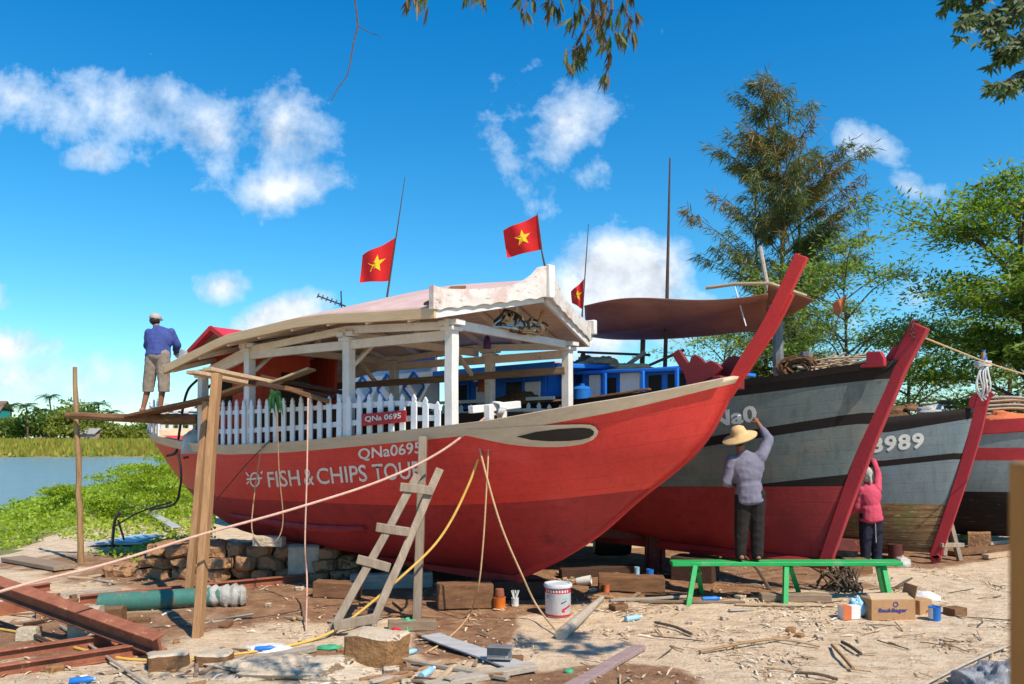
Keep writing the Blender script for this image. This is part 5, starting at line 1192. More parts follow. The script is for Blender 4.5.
mb = MB(); mb.lathe(W(612, 541, 13.4), [(0, -.3), (.22, -.3), (.25, -.2), (.25, .2), (.22, .3), (0, .3)], 16, axis=Matrix.Rotation(R(90), 3, 'Y')); o = mb.build('roller_drum', m_black); tag(o, 'black roller drum in deep shade beneath the two hulls', 'drum')
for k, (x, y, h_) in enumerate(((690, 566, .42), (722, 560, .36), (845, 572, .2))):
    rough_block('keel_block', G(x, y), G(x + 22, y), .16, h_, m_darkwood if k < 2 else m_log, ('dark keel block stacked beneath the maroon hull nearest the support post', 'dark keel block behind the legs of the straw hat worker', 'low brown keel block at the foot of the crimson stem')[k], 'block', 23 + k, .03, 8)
# ---- slipway rails and the tilted beam
def ibeam(a, b_, h_, w_, mat, name, label, cat='beam', tilt=0):
    a, b_ = Vector(a), Vector(b_); d = (b_ - a).normalized(); up = Vector((0, 0, 1)); sd_ = d.cross(up).normalized(); up = sd_.cross(d)
    up = (Matrix.Rotation(tilt, 3, d) @ up); mb = MB()
    mb.bar(a + up * h_ * .45, b_ + up * h_ * .45, w_, h_ * .13, up=up, n=4); mb.bar(a - up * h_ * .45, b_ - up * h_ * .45, w_, h_ * .13, up=up, n=4); mb.bar(a - up * h_ * .38, b_ + -up * h_ * .38 + up * 0, w_ * .2, .02, up=up)
    mb.bar(a, b_, w_ * .22, h_ * .78, up=up); o = mb.build(name, mat, bevel=.006); return tag(o, label, cat)
ibeam(W(-60, 566, 8.9), W(160, 645, 7.25), .17, .14, m_rust, 'steel_beam', 'big rusty steel beam tilted over broken blocks at the left', tilt=.25)
for (x0, y0, x1, y1, lab) in ((-40, 668, 140, 640, 'rusty slipway rail at the lower left, the upper one of the pair'), (-40, 684, 145, 654, 'rusty slipway rail at the lower left, the nearer one of the pair'),
                              (-30, 603, 50, 590, 'short rusty rail passing under the raised end of the steel beam'), (80, 604, 352, 577, 'long rusty rail along the foot of the masonry wall')):
    a, b_ = G(x0, y0, .05), G(x1, y1, .05); ibeam(a, b_, .11, .10, m_rust, 'slip_rail', lab, 'rail')
plank('slip_timber', G(-40, 622, .06), G(45, 606, .06), .14, .14, m_rust, 'reddish timber sleeper lying under the tilted steel beam', 'timber')
# broken blocks under the beam
for k, (x, y, s_, h_, lab) in enumerate(((72, 637, .26, .30, 'pale broken block under the middle of the tilted beam'), (38, 618, .20, .26, 'leaning brown block under the upper part of the tilted beam'), (18, 640, .18, .12, 'flat pale block at the far left below the beam'), (100, 622, .24, .16, 'brown block lying behind the tilted beam'), (112, 634, .2, .12, 'small tan block between the beam and the green pipe'))):
    c = G(x, y); rough_block('broken_block', c, c + Vector((s_, .04, 0)), s_ * .42, h_, (m_pale_block, m_masonry, m_pale_block, m_log, m_log)[k], lab, 'block', 40 + k, .02, 8)
# teal pipe with plastic wrapping
p0, p1 = G(100, 612, .10), G(222, 606, .12); mb = MB(); mb.tube([p0.lerp(p1, t) for t in np.linspace(0, 1, 6)], .115, 18); o = mb.build('pipe', m_pipe, smooth=50); tag(o, 'thick teal painted pipe lying on the ground behind the beam', 'pipe')
mb = MB(); p2 = G(246, 606, .13)
q = [p1 + (p2 - p1) * t for t in np.linspace(-.75, 1, 14)]
vs = MB(); vs.tube(q, [.125 + .02 * math.sin(i * 2.1) for i in range(13)] + [.08], 18)
vs.v = [tuple(Vector(v) + noise.noise_vector(Vector(v) * 9) * .03) for v in vs.v]; o = vs.build('plastic_wrapping', m_plastic, smooth=70); tag(o, 'crumpled grey plastic wrapped over the end of the teal pipe', 'plastic')
# ---- rocks
def rock(name, c, size, mats, label, seed, rot=0, amp=.28):
    bm = bmesh.new(); bmesh.ops.create_cube(bm, size=2); bmesh.ops.bevel(bm, geom=bm.edges[:], offset=.16, segments=1, affect='EDGES'); bmesh.ops.subdivide_edges(bm, edges=bm.edges, cuts=6, use_grid_fill=True)
    rm = Matrix.Rotation(rot, 3, 'Z')
    for v in bm.verts:
        n_ = noise.noise_vector(v.co * .9 + Vector((seed, 0, 0))) * amp + noise.noise_vector(v.co * 3 + Vector((seed, 5, 0))) * amp * .25 + noise.noise_vector(v.co * 9) * amp * .08
        p = v.co + n_; v.co = rm @ Vector((p.x * size[0], p.y * size[1], p.z * size[2]))
    bmesh.ops.recalc_face_normals(bm, faces=bm.faces)
    me = bpy.data.meshes.new(name); bm.to_mesh(me); bm.free()
    for m in mats: me.materials.append(m)
    if len(mats) > 1:
        for p in me.polygons: p.material_index = 0 if p.normal.z > .5 else 1
    o = finish(name, me, None, Vector(c), smooth=35); return tag(o, label, 'rock')
rock('rock', G(376, 662, .12), (.25, .17, .15), [m_rocktop, m_rockside], 'large broken stone with pale top and brown face near the ladder foot', 4.2, -.35, .16)
heap('rubble_mound', G(295, 668, -.05), (.85, .34, .13), m_rocktop, 'wide pale mound of broken cement and sand in front of the ladder', 'rubble', 66, 44, .35)
rock('rock', G(168, 668, .05), (.17, .12, .09), [m_pale_block, m_log], 'tan block lying under the yellow hose below the beam end', 8.1, .4, .14)
rock('rock', G(215, 664, .02), (.14, .12, .09), [m_pale_block, m_log], 'brown stone under the yellow hose right of the tan block', 9.4, .1, .2)
for k in range(26):
    x, y = rnd.choice([(rnd.uniform(0, 420), rnd.uniform(640, 690)), (rnd.uniform(180, 440), rnd.uniform(585, 640)), (rnd.uniform(560, 1000), rnd.uniform(585, 680)), (rnd.uniform(0, 140), rnd.uniform(560, 660))]); s_ = rnd.uniform(.02, .06)
    o = rock('stone', G(x, y, s_ * .3), (s_ * 1.3, s_, s_ * .7), [m_rocktop if k % 2 else m_rockside], 'loose stone scattered on the yard ground', k * 1.7, rnd.uniform(0, 3)); o['category'] = 'stone'; o['group'] = 'loose stones on the ground'
# ---- green bench
be = empty('bench', G(783, 598), 'long low bright green bench of one narrow plank, worker standing on it', 'bench')
ba, bb = W(671, 563, 10.05), W(899, 562.5, 9.95)
mb = MB(); mb.bar(ba, bb, .24, .05, n=8, jit=.003); mb.build('seat', m_green, be, world=True, bevel=.006)
for (tx, ty, fx, fy, dd) in ((695, 566, 688, 594, -.10), (786, 566, 785, 600, -.12), (883, 566, 891, 592, -.06)):
    mb = MB(); top = W(tx, ty, 9.93); ft = W(fx, fy, 9.75); ft.z = ground_z(ft.x, ft.y) - .02; mb.bar(ft, top, .07, .06, up=(1, 0, 0)); mb.build('leg', m_green, be, world=True, bevel=.004)
for (tx, fx) in ((697, 702), (790, 799), (878, 884)):
    mb = MB(); top = W(tx, 566, 10.12); ft = W(fx, 583, 10.45); ft.z = ground_z(ft.x, ft.y) - .02; mb.bar(ft, top, .07, .06, up=(1, 0, 0)); mb.build('leg', m_green, be, world=True, bevel=.004)
mb = MB(); mb.bar(W(692, 574, 9.9), W(700, 573, 10.2), .05, .04); mb.build('stretcher', m_green, be, world=True)
# trestle under boat 8989
tr = empty('trestle', G(948, 562), 'small weathered wooden trestle propping the stem of boat 8989', 'trestle')
for (x0, y0, x1, y1) in ((938, 560, 946, 520), (960, 561, 948, 516), (944, 556, 946, 520)):
    mb = MB(); a = G(x0, y0); mb.bar(a, W(x1, y1, a.y + .15), .09, .07, up=(1, 0, 0), n=3, jit=.004); mb.build('leg', m_woodvg, tr, world=True, bevel=.006)
mb = MB(); mb.bar(W(940, 545, 12.9), W(962, 545, 13.1), .09, .07, n=2); mb.build('crossbar', m_ladder, tr, world=True, bevel=.006)
# planks and clutter under the right boats
for k, (x0, y0, x1, y1, w_, mt, lab) in enumerate(((950, 556, 1030, 549, .3, m_log, 'rust brown plank on the ground right of the trestle'), (975, 546, 1050, 540, .35, m_woodg, 'grey board lying in front of the dark bottomed hull'), (950, 541, 1000, 537, .3, m_woodg, 'pale grey board nearer the trestle below the dark hull'), (985, 560, 1040, 553, .12, m_board, 'narrow tan board on the sand at the right'))):
    plank('plank', G(x0, y0, .06), G(x1, y1, .06), w_, .07, mt, lab)
rough_block('block', G(968, 548), G(990, 548), .15, .30, m_masonry, 'square grey brown block between trestle and dark hull', 'block', 77, .02, 8)
c = G(953, 540); heap('plastic_pot', c + Vector((0, 0, .32)), (.09, .09, .08), m_orange, 'small orange pot on the trestle behind the crimson stem', 'pot', 81, 12, .1)
heap('green_rag', G(966, 543, .1), (.12, .1, .08), M('yellow_green_rag', (.30, .34, .03)), 'yellow green rag beside the trestle', 'rag', 82, 14, .3)
heap('white_bag', G(848, 556, .0), (.16, .14, .24), m_plastic, 'whitish plastic bag at the foot of the crimson stem beside the pink worker', 'bag', 83, 18, .3)
heap('white_bag', G(902, 566, .0), (.14, .12, .16), m_plastic, 'whitish bag lying at the right end of the green bench', 'bag', 84, 18, .3)
mb = MB(); c = G(895, 562); mb.lathe(c, [(0, 0), (.10, 0), (.11, .3), (0, .3)], 12); o = mb.build('rusty_tin', m_rustdark); tag(o, 'dark rusty tin behind the right end of the bench', 'tin')
# ---- brush heap by the bench
mb = MB(); c = G(842, 592)
for k in range(46):
    a = c + Vector((rnd.uniform(-.28, .28), rnd.uniform(-.2, .2), rnd.uniform(0, .1))); b_ = c + Vector((rnd.uniform(-.26, .24), rnd.uniform(-.2, .25), rnd.uniform(.08, .42)))
    mb.tube(catmull([a, a.lerp(b_, .5) + noise.noise_vector(a * 9) * .1, b_], 3), rnd.uniform(.006, .016), 5)
o = mb.build('twig_heap', m_bark); tag(o, 'tangled heap of brown twigs and straps under the green bench', 'twigs')
for k, (x0, y0, x1, y1, zt, mt, lab) in enumerate(((838, 590, 822, 545, 0, m_woodg, 'pale broken stick leaning up in front of the crimson stem'), (850, 588, 771, 549, 0, m_bark, 'long brown stick slanting behind the bench'), (770, 590, 745, 556, 0, m_bark, 'dark stick leaning beside the middle bench leg'), (893, 590, 912, 578, 0, m_bark, 'thin stick leaning on the ground right of the bench'))):
    a = G(x0, y0); b_ = W(x1, y1, a.y + .3); mb = MB(); mb.tube([a, a.lerp(b_, .5) + Vector((.02, 0, .02)), b_], [.026, .02, .012], 6); o = mb.build('stick', mt); tag(o, lab, 'stick')
timber(760, 601, 830, 602, .16, .10, m_wood, 'low squared offcut under the middle of the green bench', 'timber')
# ---- pots, tins, boxes
def tin(name, c, r, h, mat, label, cat='tin', lid=None, rim=True, n=24, tilt=None):
    r_ = empty(name, c, label, cat); mb = MB(); c = Vector(c)
    mb.lathe(c, [(0, 0), (r * .97, 0), (r, .01), (r, h * .94), (r * 1.03, h * .97), (r * 1.03, h)] + ([(r * .9, h), (r * .88, h * .9), (0, h * .9)] if lid is None else [(r * .9, h)]), n, axis=tilt); mb.build('tin_body', mat, r_, world=True, smooth=35)
    if lid is not None:
        mb = MB(); mb.lathe(c, [(r * 1.10, h - .03), (r * 1.12, h - .005), (r * 1.06, h + .012), (r * .9, h + .012), (r * .86, h), (0, h)], n, axis=tilt); mb.build('lid', lid, r_, world=True, smooth=35)
    return r_
bk = G(558, 615); bu = tin('paint_bucket', bk, .148, .36, m_tin, 'large white paint bucket with red bands and dripped rim on the sand', 'bucket', lid=M('dripped_lid', (.62, .66, .70), (.40, .42, .45), 6, .4, .3, wear=(.14, .10, .09), wear_at=.64, wear_sc=12))
def band(parent, c, r, z0, z1, mat, name, a0=0, a1=2 * math.pi, n=28):
    mb = MB(); c = Vector(c)
    vs = [c + Vector((r * math.cos(a0 + (a1 - a0) * i / n), r * math.sin(a0 + (a1 - a0) * i / n), z)) for i in range(n + 1) for z in (z0, z1)]
    mb.add(vs, [(2 * i, 2 * i + 2, 2 * i + 3, 2 * i + 1) for i in range(n)]); return mb.build(name, mat, parent, world=True)
m_redl = M('red_label', (.55, .02, .03)); m_greyl = M('grey_label', (.40, .42, .47)); m_cyanl = M('cyan_label', (.25, .55, .62)); m_darkl = M('dark_label', (.10, .12, .2))
band(bu, bk, .1495, .270, .318, m_redl, 'label_band'); band(bu, bk, .1495, .008, .028, m_redl, 'label_band')
mb = MB()
def arcbar(a0, a1, z0, z1, r=.151, sk=0):
    c = Vector(bk); vs = []
    for i in range(7):
        a = R(a0 + (a1 - a0) * i / 6)
        for z in (z0, z1): vs.append(c + Vector((r * math.cos(a), r * math.sin(a), z + sk * (i / 6 - .5))))
    mb.add(vs, [(2 * i, 2 * i + 2, 2 * i + 3, 2 * i + 1) for i in range(6)])
for k in range(9): arcbar(205 + k * 13, 205 + k * 13 + 7, .280, .308)
mb.build('label_marks', M('white_label', (.72, .7, .7)), bu, world=True)
mb = MB(); arcbar(205, 252, .205, .245); mb.build('label_marks', m_greyl, bu, world=True)
mb = MB(); arcbar(286, 318, .205, .222, sk=.01); mb.build('label_marks', m_cyanl, bu, world=True)
mb = MB(); arcbar(280, 306, .165, .18, sk=.025); mb.build('label_marks', m_darkl, bu, world=True)
mb = MB(); arcbar(285, 330, .095, .118, sk=.045); arcbar(284, 298, .06, .075); mb.build('label_marks', m_redl, bu, world=True)
c = G(499.5, 609); ot = tin('paint_tin', c, .072, .145, m_orangepl, 'orange and yellow paint tin beside the timber under the bow', 'tin'); 
mb = MB(); mb.lathe(c + Vector((0, .0, .14)), [(.05, 0), (.058, .03), (.05, .10), (.02, .11)], 14); mb.build('spout', m_rust, ot, world=True)
c = G(515, 606); ot = tin('brush_cup', c, .045, .10, m_whitepl, 'small white cup of brushes next to the orange tin', 'cup')
for k in range(5):
    mb = MB(); mb.tube([c + Vector((0, 0, .04)), c + Vector((rnd.uniform(-.06, .06), rnd.uniform(-.03, .03), .19))], .007, 5); mb.build('brush', m_whitepl, ot, world=True)
lg = G(628, 590).z + .205
for x, y, r_, h_, mt, lab, rest in ((637, 576, .035, .10, m_lblue, 'pale blue tin standing on the squared log', 1), (650, 578, .05, .07, m_bluepl, 'short blue tin at the right end of the squared log', 1), (606, 592, .045, .10, m_orange, 'orange pot in front of the squared log', 0)):
    c = G(x, y) if not rest else W(x, 577, G(632, 590).y + .05); c = Vector((c.x, c.y, lg if rest else ground_z(c.x, c.y))); tin('paint_pot', c, r_, h_, mt, lab, 'pot')
c = G(584, 585); mb = MB(); mb.lathe(c + Vector((0, 0, .06)), [(0, -.1), (.05, -.1), (.06, 0), (.065, .1), (.05, .1), (.045, .05), (0, .04)], 16, axis=Matrix.Rotation(R(80), 3, 'Y') @ Matrix.Rotation(R(15), 3, 'X')); o = mb.build('tipped_can', m_whitepl); tag(o, 'white can lying on its side behind the paint bucket', 'can')
# cardboard box with flaps
cb = G(893, 620); bx = empty('cardboard_box', cb, 'open brown cardboard box with blue printing and a raised flap', 'box')
wv, dv = Vector((.50, .03, 0)), Vector((-.02, .26, 0)); hh_ = Vector((0, 0, .225)); o0 = cb - wv / 2
mb = MB()
for a, e in ((o0, wv), (o0 + dv, wv), (o0, dv), (o0 + wv, dv)):
    nn = e.cross(hh_).normalized() * .008; mb.prism([a, a + e, a + e + hh_, a + hh_], nn)
mb.prism([o0, o0 + wv, o0 + wv + dv, o0 + dv], (0, 0, .006)); mb.build('box_walls', m_card, bx, world=True)
mb = MB(); a = o0 + wv + hh_; mb.prism([a, a + dv, a + dv + Vector((.03, 0, .15)), a + Vector((.03, 0, .15))], (.008, 0, 0)); mb.build('flap', m_card, bx, world=True)
mb = MB(); a = o0 + hh_; mb.prism([a, a + wv, a + wv * .96 + Vector((0, .12, .05)), a + wv * .04 + Vector((0, .12, .05))], (0, 0, .007)); mb.build('flap', m_board, bx, world=True)
m_ink = M('blue_print', (.05, .055, .22))
bt = text_on('box_print', 'Bauldiager', o0 + wv * .16 + Vector((0, -.012, .075)), wv * .66, Vector((0, 0, .06)), m_ink, None, .03)
bt.data.transform(bx.matrix_basis.inverted()); bt.parent = bx
mb = MB(); pc = o0 + wv * .55 + Vector((0, -.011, .175))
for i in range(16):
    a, b_ = 2 * math.pi * i / 16, 2 * math.pi * (i + 1) / 16; mb.add([pc + Vector((math.cos(t) * r_, 0, math.sin(t) * r_)) for t, r_ in ((a, .032), (b_, .032), (b_, .02), (a, .02))], [(0, 1, 2, 3)])
mb.build('box_emblem', m_ink, bx, world=True, smooth=0)
def crate(px, py, w_, d_, h_, rot, mat, name, label, cat):
    mb = MB(); c = G(px, py, h_ / 2 - .01); mb.box(c, (w_, d_, h_), Matrix.Rotation(rot, 3, 'Z')); o = mb.build(name, mat, bevel=.006); return tag(o, label, cat)
crate(918, 612, .22, .2, .17, .5, m_card, 'carton', 'small brown carton right behind the open cardboard box', 'carton')
crate(866, 611, .20, .2, .17, .2, m_card, 'carton', 'dark brown carton tucked at the left end of the cardboard box', 'carton')
crate(955, 615, .2, .16, .10, .4, m_log, 'offcut', 'brown wood offcut right of the blue cup', 'offcut')
c = G(849, 619); r_ = empty('drink_carton', c, 'small printed orange and white drink carton left of the cardboard box', 'carton')
mb = MB(); mb.box(c + Vector((0, 0, .08)), (.22, .11, .15), Matrix.Rotation(.2, 3, 'Z')); mb.build('carton_body', m_whitepl, r_, world=True, bevel=.004)
mb = MB(); mb.box(c + Vector((-.055, -.012, .08)), (.10, .115, .152), Matrix.Rotation(.2, 3, 'Z')); mb.build('carton_print', m_orange, r_, world=True)
heap('plastic_scrap', G(857, 616, .02), (.10, .08, .19), m_lblue, 'pale blue crumpled plastic standing between carton and cardboard box', 'plastic', 91, 18, .35)
heap('plastic_scrap', G(925, 600, .0), (.18, .12, .10), m_whitepl, 'white crumpled plastic behind the blue cup', 'plastic', 92, 18, .3)
c = G(934.5, 620); r_ = tin('blue_cup', c, .065, .15, m_bluepl, 'blue and white plastic cup on the sand right of the cardboard box', 'cup'); band(r_, c, .0665, .02, .14, m_whitepl, 'label_band', R(170), R(230), 10)
# bottles
def bottle(px, py, yaw, mat, capm, label, s_=1.0):
    c = G(px, py, .035 * s_); r_ = empty('plastic_bottle', c, label, 'bottle'); ax = Matrix.Rotation(yaw, 3, 'Z') @ Matrix.Rotation(R(88), 3, 'Y')
    mb = MB(); mb.lathe(c, [(0, -.1 * s_), (.03 * s_, -.1 * s_), (.033 * s_, -.06 * s_), (.030 * s_, 0), (.033 * s_, .05 * s_), (.014 * s_, .1 * s_)], 14, axis=ax); mb.build('bottle_body', mat, r_, world=True)
    mb = MB(); mb.lathe(c, [(.015 * s_, .1 * s_), (.016 * s_, .12 * s_), (0, .12 * s_)], 12, axis=ax); mb.build('cap', capm, r_, world=True)
bottle(633, 621, .5, m_lblue, m_whitepl, 'clear pale bottle lying on the sand in front of the log'); bottle(711, 602, .05, m_bluepl, m_whitepl, 'blue bottle lying under the left end of the bench', 1.1)
bottle(265, 652, .2, m_bluepl, m_lblue, 'bottle with bright blue cap beside the yellow hose', .9); bottle(427, 677, 1.2, m_lblue, m_whitepl, 'pale bottle standing up in the rubble right of the rock', 1.1)
bottle(82, 684, .2, m_bluepl, m_lblue, 'blue bottle at the lower left edge below the slipway rails', .9); bottle(410, 655, .8, m_lblue, m_bluepl, 'cyan bottle right of the large broken stone', .8)
# ---- planks and sheet in the foreground
plank('sheet_strip', G(430, 640, .05), G(528, 673, .03), .22, .02, m_zinc, 'long pale curved metal strip lying towards the camera', 'strip')
plank('sheet_strip', G(418, 637, .03), G(500, 655, .02), .06, .02, m_wood, 'narrow dark lath beside the long pale metal strip', 'lath')
plank('plank', G(425, 690, .03), G(535, 672, .05), .12, .05, m_woodg, 'bleached plank end poking in at the bottom below the small steel beam')
plank('plank', G(385, 658, .02), G(508, 682, .03), .05, .03, m_woodg, 'thin bleached lath running from the large stone to the right')
plank('plank', G(555, 700, .03), G(640, 650, .03), .12, .04, M('purplish_plank', (.36, .26, .25), (.25, .17, .165), 3, .8, .4, WOODX), 'purplish grey plank lying diagonally on the sand at the bottom')
ibeam(G(487, 664, .11), G(512, 665, .11), .11, .11, m_steel, 'beam_offcut', 'short grey steel beam offcut lying on the metal strip', 'beam')
lp0, lp1 = G(561, 640, .05), G(602, 602, .05); mb = MB(); mb.tube([lp0, lp0.lerp(lp1, .5), lp1], [.065, .055, .03], 12); o = mb.build('log', m_woodg, smooth=50); tag(o, 'pale round log with sawn end beside the paint bucket', 'log')
timber(612, 611, 625, 609, .16, .07, m_log, 'small brown wedge of wood right of the paint bucket', 'offcut')
plank('plank', G(610, 602, .02), G(690, 598, .02), .06, .03, m_woodg, 'pale lath on wood chips in front of the squared log')
plank('plank', G(640, 603, .02), G(745, 604, .02), .05, .03, m_wood, 'brown lath pointing at the blue bottle under the bench')
plank('plank', G(735, 606, .02), G(835, 607, .02), .05, .02, m_board, 'thin tan lath in front of the bench legs')
plank('plank', G(228, 668, .03), G(315, 651, .03), .10, .05, m_woodg, 'grey plank below the yellow hose, left of the large stone')
plank('plank', G(12, 560, .03), G(66, 571, .05), .34, .06, m_wood, 'weathered plank on the bank at the far left')
plank('plank', G(40, 600, .02), G(120, 590, .02), .12, .05, m_woodg, 'pale board lying between the tilted beam and the wall')
plank('sheet_metal', G(92, 546, .06), G(148, 545, .06), .5, .03, m_zinc, 'grey metal sheet lying on the bank right of the bamboo pole', 'sheet')
plank('sheet_metal', G(122, 547, .10), G(150, 541, .12), .6, .03, m_lblue, 'bluish metal sheet on the bank nearest the masonry wall', 'sheet')
plank('sheet_metal', G(152, 521, .2), G(176, 534, .15), .2, .03, m_zinc, 'pale metal strip leaning by green plants near the stern', 'strip')
for k, (x0, y0, x1, y1, mt, lab) in enumerate(((772, 642, 820, 649, m_board, 'tan stick on the open sand left of the fork of twigs'), (832, 648, 853, 672, m_bamboo, 'yellowish stick pointing at the camera on open sand'), (842, 645, 861, 657, m_bark, 'short dark stick beside the yellowish stick'), (655, 625, 692, 637, m_bark, 'thin dark stick on pale chips below the clear bottle'), (795, 676, 838, 683, m_bark, 'brown stick at the bottom edge on the sand'),
                                              (920, 690, 1030, 640, m_woodg, 'long pale stick at the lower right running to the post'), (700, 655, 790, 640, m_bamboo, 'long thin dry stem on the open sand'), (60, 628, 150, 690, m_woodg, 'long grey stick lying over the slipway rails'), (-20, 618, 62, 650, m_roped, 'dark stick lying over the rails at far left'), (105, 655, 150, 640, m_bark, 'thin dark stick over the rails by the beam end'))):
    a, b_ = G(x0, y0, .03), G(x1, y1, .03); mid_ = a.lerp(b_, .5) + Vector((rnd.uniform(-.03, .03), 0, .015)); mb = MB(); mb.tube(catmull([a, mid_, b_], 4), rnd.uniform(.010, .018), 6); o = mb.build('stick', mt); tag(o, lab, 'stick')
heap('white_rag', G(268, 650, .0), (.26, .14, .05), m_whitepl, 'flattened white plastic on pale rubble by the yellow hose', 'plastic', 101, 20, .3)
heap('green_scrap', G(408, 630, .0), (.1, .08, .12), m_greenpl, 'green plastic scrap behind the large stone', 'scrap', 102, 16, .4); heap('green_scrap', G(330, 648, .0), (.12, .07, .03), m_greenpl, 'green net scrap at the foot of the ladder', 'scrap', 103, 16, .4)
heap('red_scrap', G(396, 638, .05), (.06, .05, .06), m_redl, 'small red tin behind the large stone', 'scrap', 104, 12, .2); heap('teal_scrap', G(569, 672, .0), (.045, .04, .03), m_greenpl, 'tiny green scrap on the sand at the bottom', 'scrap', 105, 12, .3)
heap('plastic_bag', G(1000, 692, .0), (.34, .26, .24), m_bag, 'crumpled grey plastic bag at the lower right corner', 'bag', 106, 60, .35)
# splintered offcuts strewn over the rubble
def scatter(name, mats, sizes, n, zones, label, cat, group, seed):
    r0 = random.Random(seed); src = []
    for mt, (l_, w_, h_) in zip(mats, sizes):
        mb = MB(); mb.bar((-l_ / 2, 0, 0), (l_ / 2, 0, 0), w_, h_, n=4, jit=.004, w2=w_ * .7); o = mb.build(name, mt, bevel=.003, base=(0, 0, 0)); src.append(o); tag(o, label, cat, group)
    for k in range(n):
        o = src[k] if k < len(src) else src[k % len(src)].copy()
        if k >= len(src): COL.objects.link(o)
        x0, x1, y0, y1 = r0.choice(zones); o.location = G(r0.uniform(x0, x1), r0.uniform(y0, y1), .02); o.rotation_euler = (r0.uniform(-.2, .2), r0.uniform(-.18, .18), r0.uniform(0, 6.28))
        s_ = r0.uniform(.6, 1.25); o.scale = (s_, r0.uniform(.6, 1.2), 1)
scatter('wood_scrap', [m_wood, m_woodg, m_board, m_log, m_darkwood, m_woodv], [(.34, .05, .025), (.5, .07, .02), (.26, .06, .03), (.2, .09, .06), (.4, .04, .03), (.6, .05, .02)], 72,
        [(0, 330, 625, 690), (0, 150, 575, 625), (150, 420, 590, 640), (380, 560, 655, 690), (590, 760, 590, 612), (560, 700, 570, 590)], 'splintered wood scrap lying in the rubble of the yard', 'scrap wood', 'wood scraps in the rubble', 5)
scatter('twig', [m_bark, m_bamboo, m_board], [(.45, .014, .012), (.3, .012, .012), (.25, .02, .012)], 60, [(600, 1000, 600, 690), (700, 1000, 575, 610), (880, 1005, 600, 650)], 'thin dry twig lying on the open sand', 'twig', 'twigs on the sand', 6)
# blurred post close to the lens at the right
mb = MB(); pz = W(1038, 462, 1.0); mb.bar(Vector((pz.x + .002, 1.0, -.1)), Vector((pz.x, 1.0, pz.z)), .045, .05, up=(1, 0, 0), n=4, jit=.001); o = mb.build('near_post', m_post, bevel=.005); tag(o, 'orange brown wooden post close at the right edge, out of focus', 'post')
# ---- flags
def flag(label, staff, hoist, fly, d, star=True, mat=None, wav=.05):
    """staff: pixels bottom to top; hoist top/bottom and fly top/bottom in pixels"""
    s0 = W(*staff[0], d); r_ = empty('flag', s0, label, 'flag')
    mb = MB(); mb.tube([W(x, y, d) for x, y in staff], [.016] + [.010] * (len(staff) - 2) + [.005] if len(staff) > 2 else .012, 6); mb.build('flagstaff', m_roped, r_, world=True)
    ht, hb = W(*hoist[0], d), W(*hoist[1], d); ft, fb = W(*fly[0], d + .15), W(*fly[1], d + .15)
    def P(s, q):
        p = ht.lerp(ft, s).lerp(hb.lerp(fb, s), q); a = math.sin(s * 7 + q * 2.0) * s
        return p + Vector((.0, wav * a, -.03 * math.sin(s * 5 + q) * s * (ht - hb).length))
    mb = MB(); mb.grid(P, 22, 14); cl = mb.build('cloth', mat or m_flag, r_, world=True, smooth=60)
    if star:
        for off in (-.006, .006):
            mb = MB(); cx, cq = .5, .5; pts = []
            asp = (ht - hb).length / max(.01, (ht - ft).length)
            for k in range(10):
                a = math.pi / 2 + k * math.pi / 5; r = .27 if k % 2 == 0 else .11
                pts.append(P(cx - math.cos(a) * r * asp, cq - math.sin(a) * r) + Vector((0, off, 0)))
            c = P(cx, cq) + Vector((0, off, 0)); mb.add([c] + pts, [(0, 1 + k, 1 + (k + 1) % 10) for k in range(10)]); mb.build('star', m_star, cl, smooth=0) if False else mb.build('star', m_star, r_, world=True, smooth=0)
    return r_
flag('red flag with yellow star on the tall thin staff above the pink roof', [(387, 297), (396, 238), (405, 177)], [(396.5, 237), (388.5, 281)], [(362, 256), (359, 283)], 11.2)
flag('red flag with yellow star on a short staff above the white gable crest', [(545.5, 269), (541.5, 250), (537, 213)], [(538, 214.5), (542.5, 249)], [(503, 231), (507, 258)], 9.95)
flag('partly furled red flag behind the gable on the thin staff of the grey boat', [(580, 345), (584, 290), (588.5, 224)], [(584, 279), (582, 309)], [(571, 292), (572, 303)], 12.1)
flag('small plain orange flag among the thin leaved tree branches at right', [(832, 340), (838, 318), (848, 292)], [(847, 294), (843, 312)], [(833, 304), (836, 316)], 16, star=False, mat=m_orange)
# ================================================================ vegetation
def leaves(name, P_, D_, N_, ln, wd, mat, parent=None, world=True, base=None, fold=0):
    """many small leaf faces: centres, directions, normals, lengths, widths (arrays)"""
    n = len(P_); D_ = D_ / (np.linalg.norm(D_, axis=1, keepdims=True) + 1e-9)
    S_ = np.cross(D_, N_); S_ /= (np.linalg.norm(S_, axis=1, keepdims=True) + 1e-9)
    ln = np.broadcast_to(ln, (n,))[:, None]; wd = np.broadcast_to(wd, (n,))[:, None]
    v = np.empty((n, 4, 3)); v[:, 0] = P_ - D_ * ln * .5; v[:, 1] = P_ - D_ * ln * .05 + S_ * wd * .5; v[:, 2] = P_ + D_ * ln * .5; v[:, 3] = P_ - D_ * ln * .05 - S_ * wd * .5
    v = v.reshape(-1, 3); off = np.zeros(3)
    if parent is not None: off = np.array(parent.location)
    elif base is not None: off = np.array(base)
    v = v - off
    me = bpy.data.meshes.new(name); me.vertices.add(4 * n); me.vertices.foreach_set('co', v.ravel())
    me.loops.add(4 * n); me.loops.foreach_set('vertex_index', np.arange(4 * n, dtype=np.int32)); me.polygons.add(n)
    me.polygons.foreach_set('loop_start', np.arange(0, 4 * n, 4, dtype=np.int32))
    me.update(calc_edges=True); me.validate(); me.materials.append(mat)
    o = bpy.data.objects.new(name, me); COL.objects.link(o)
    if parent is not None: o.parent = parent
    elif base is not None: o.location = base
    return o
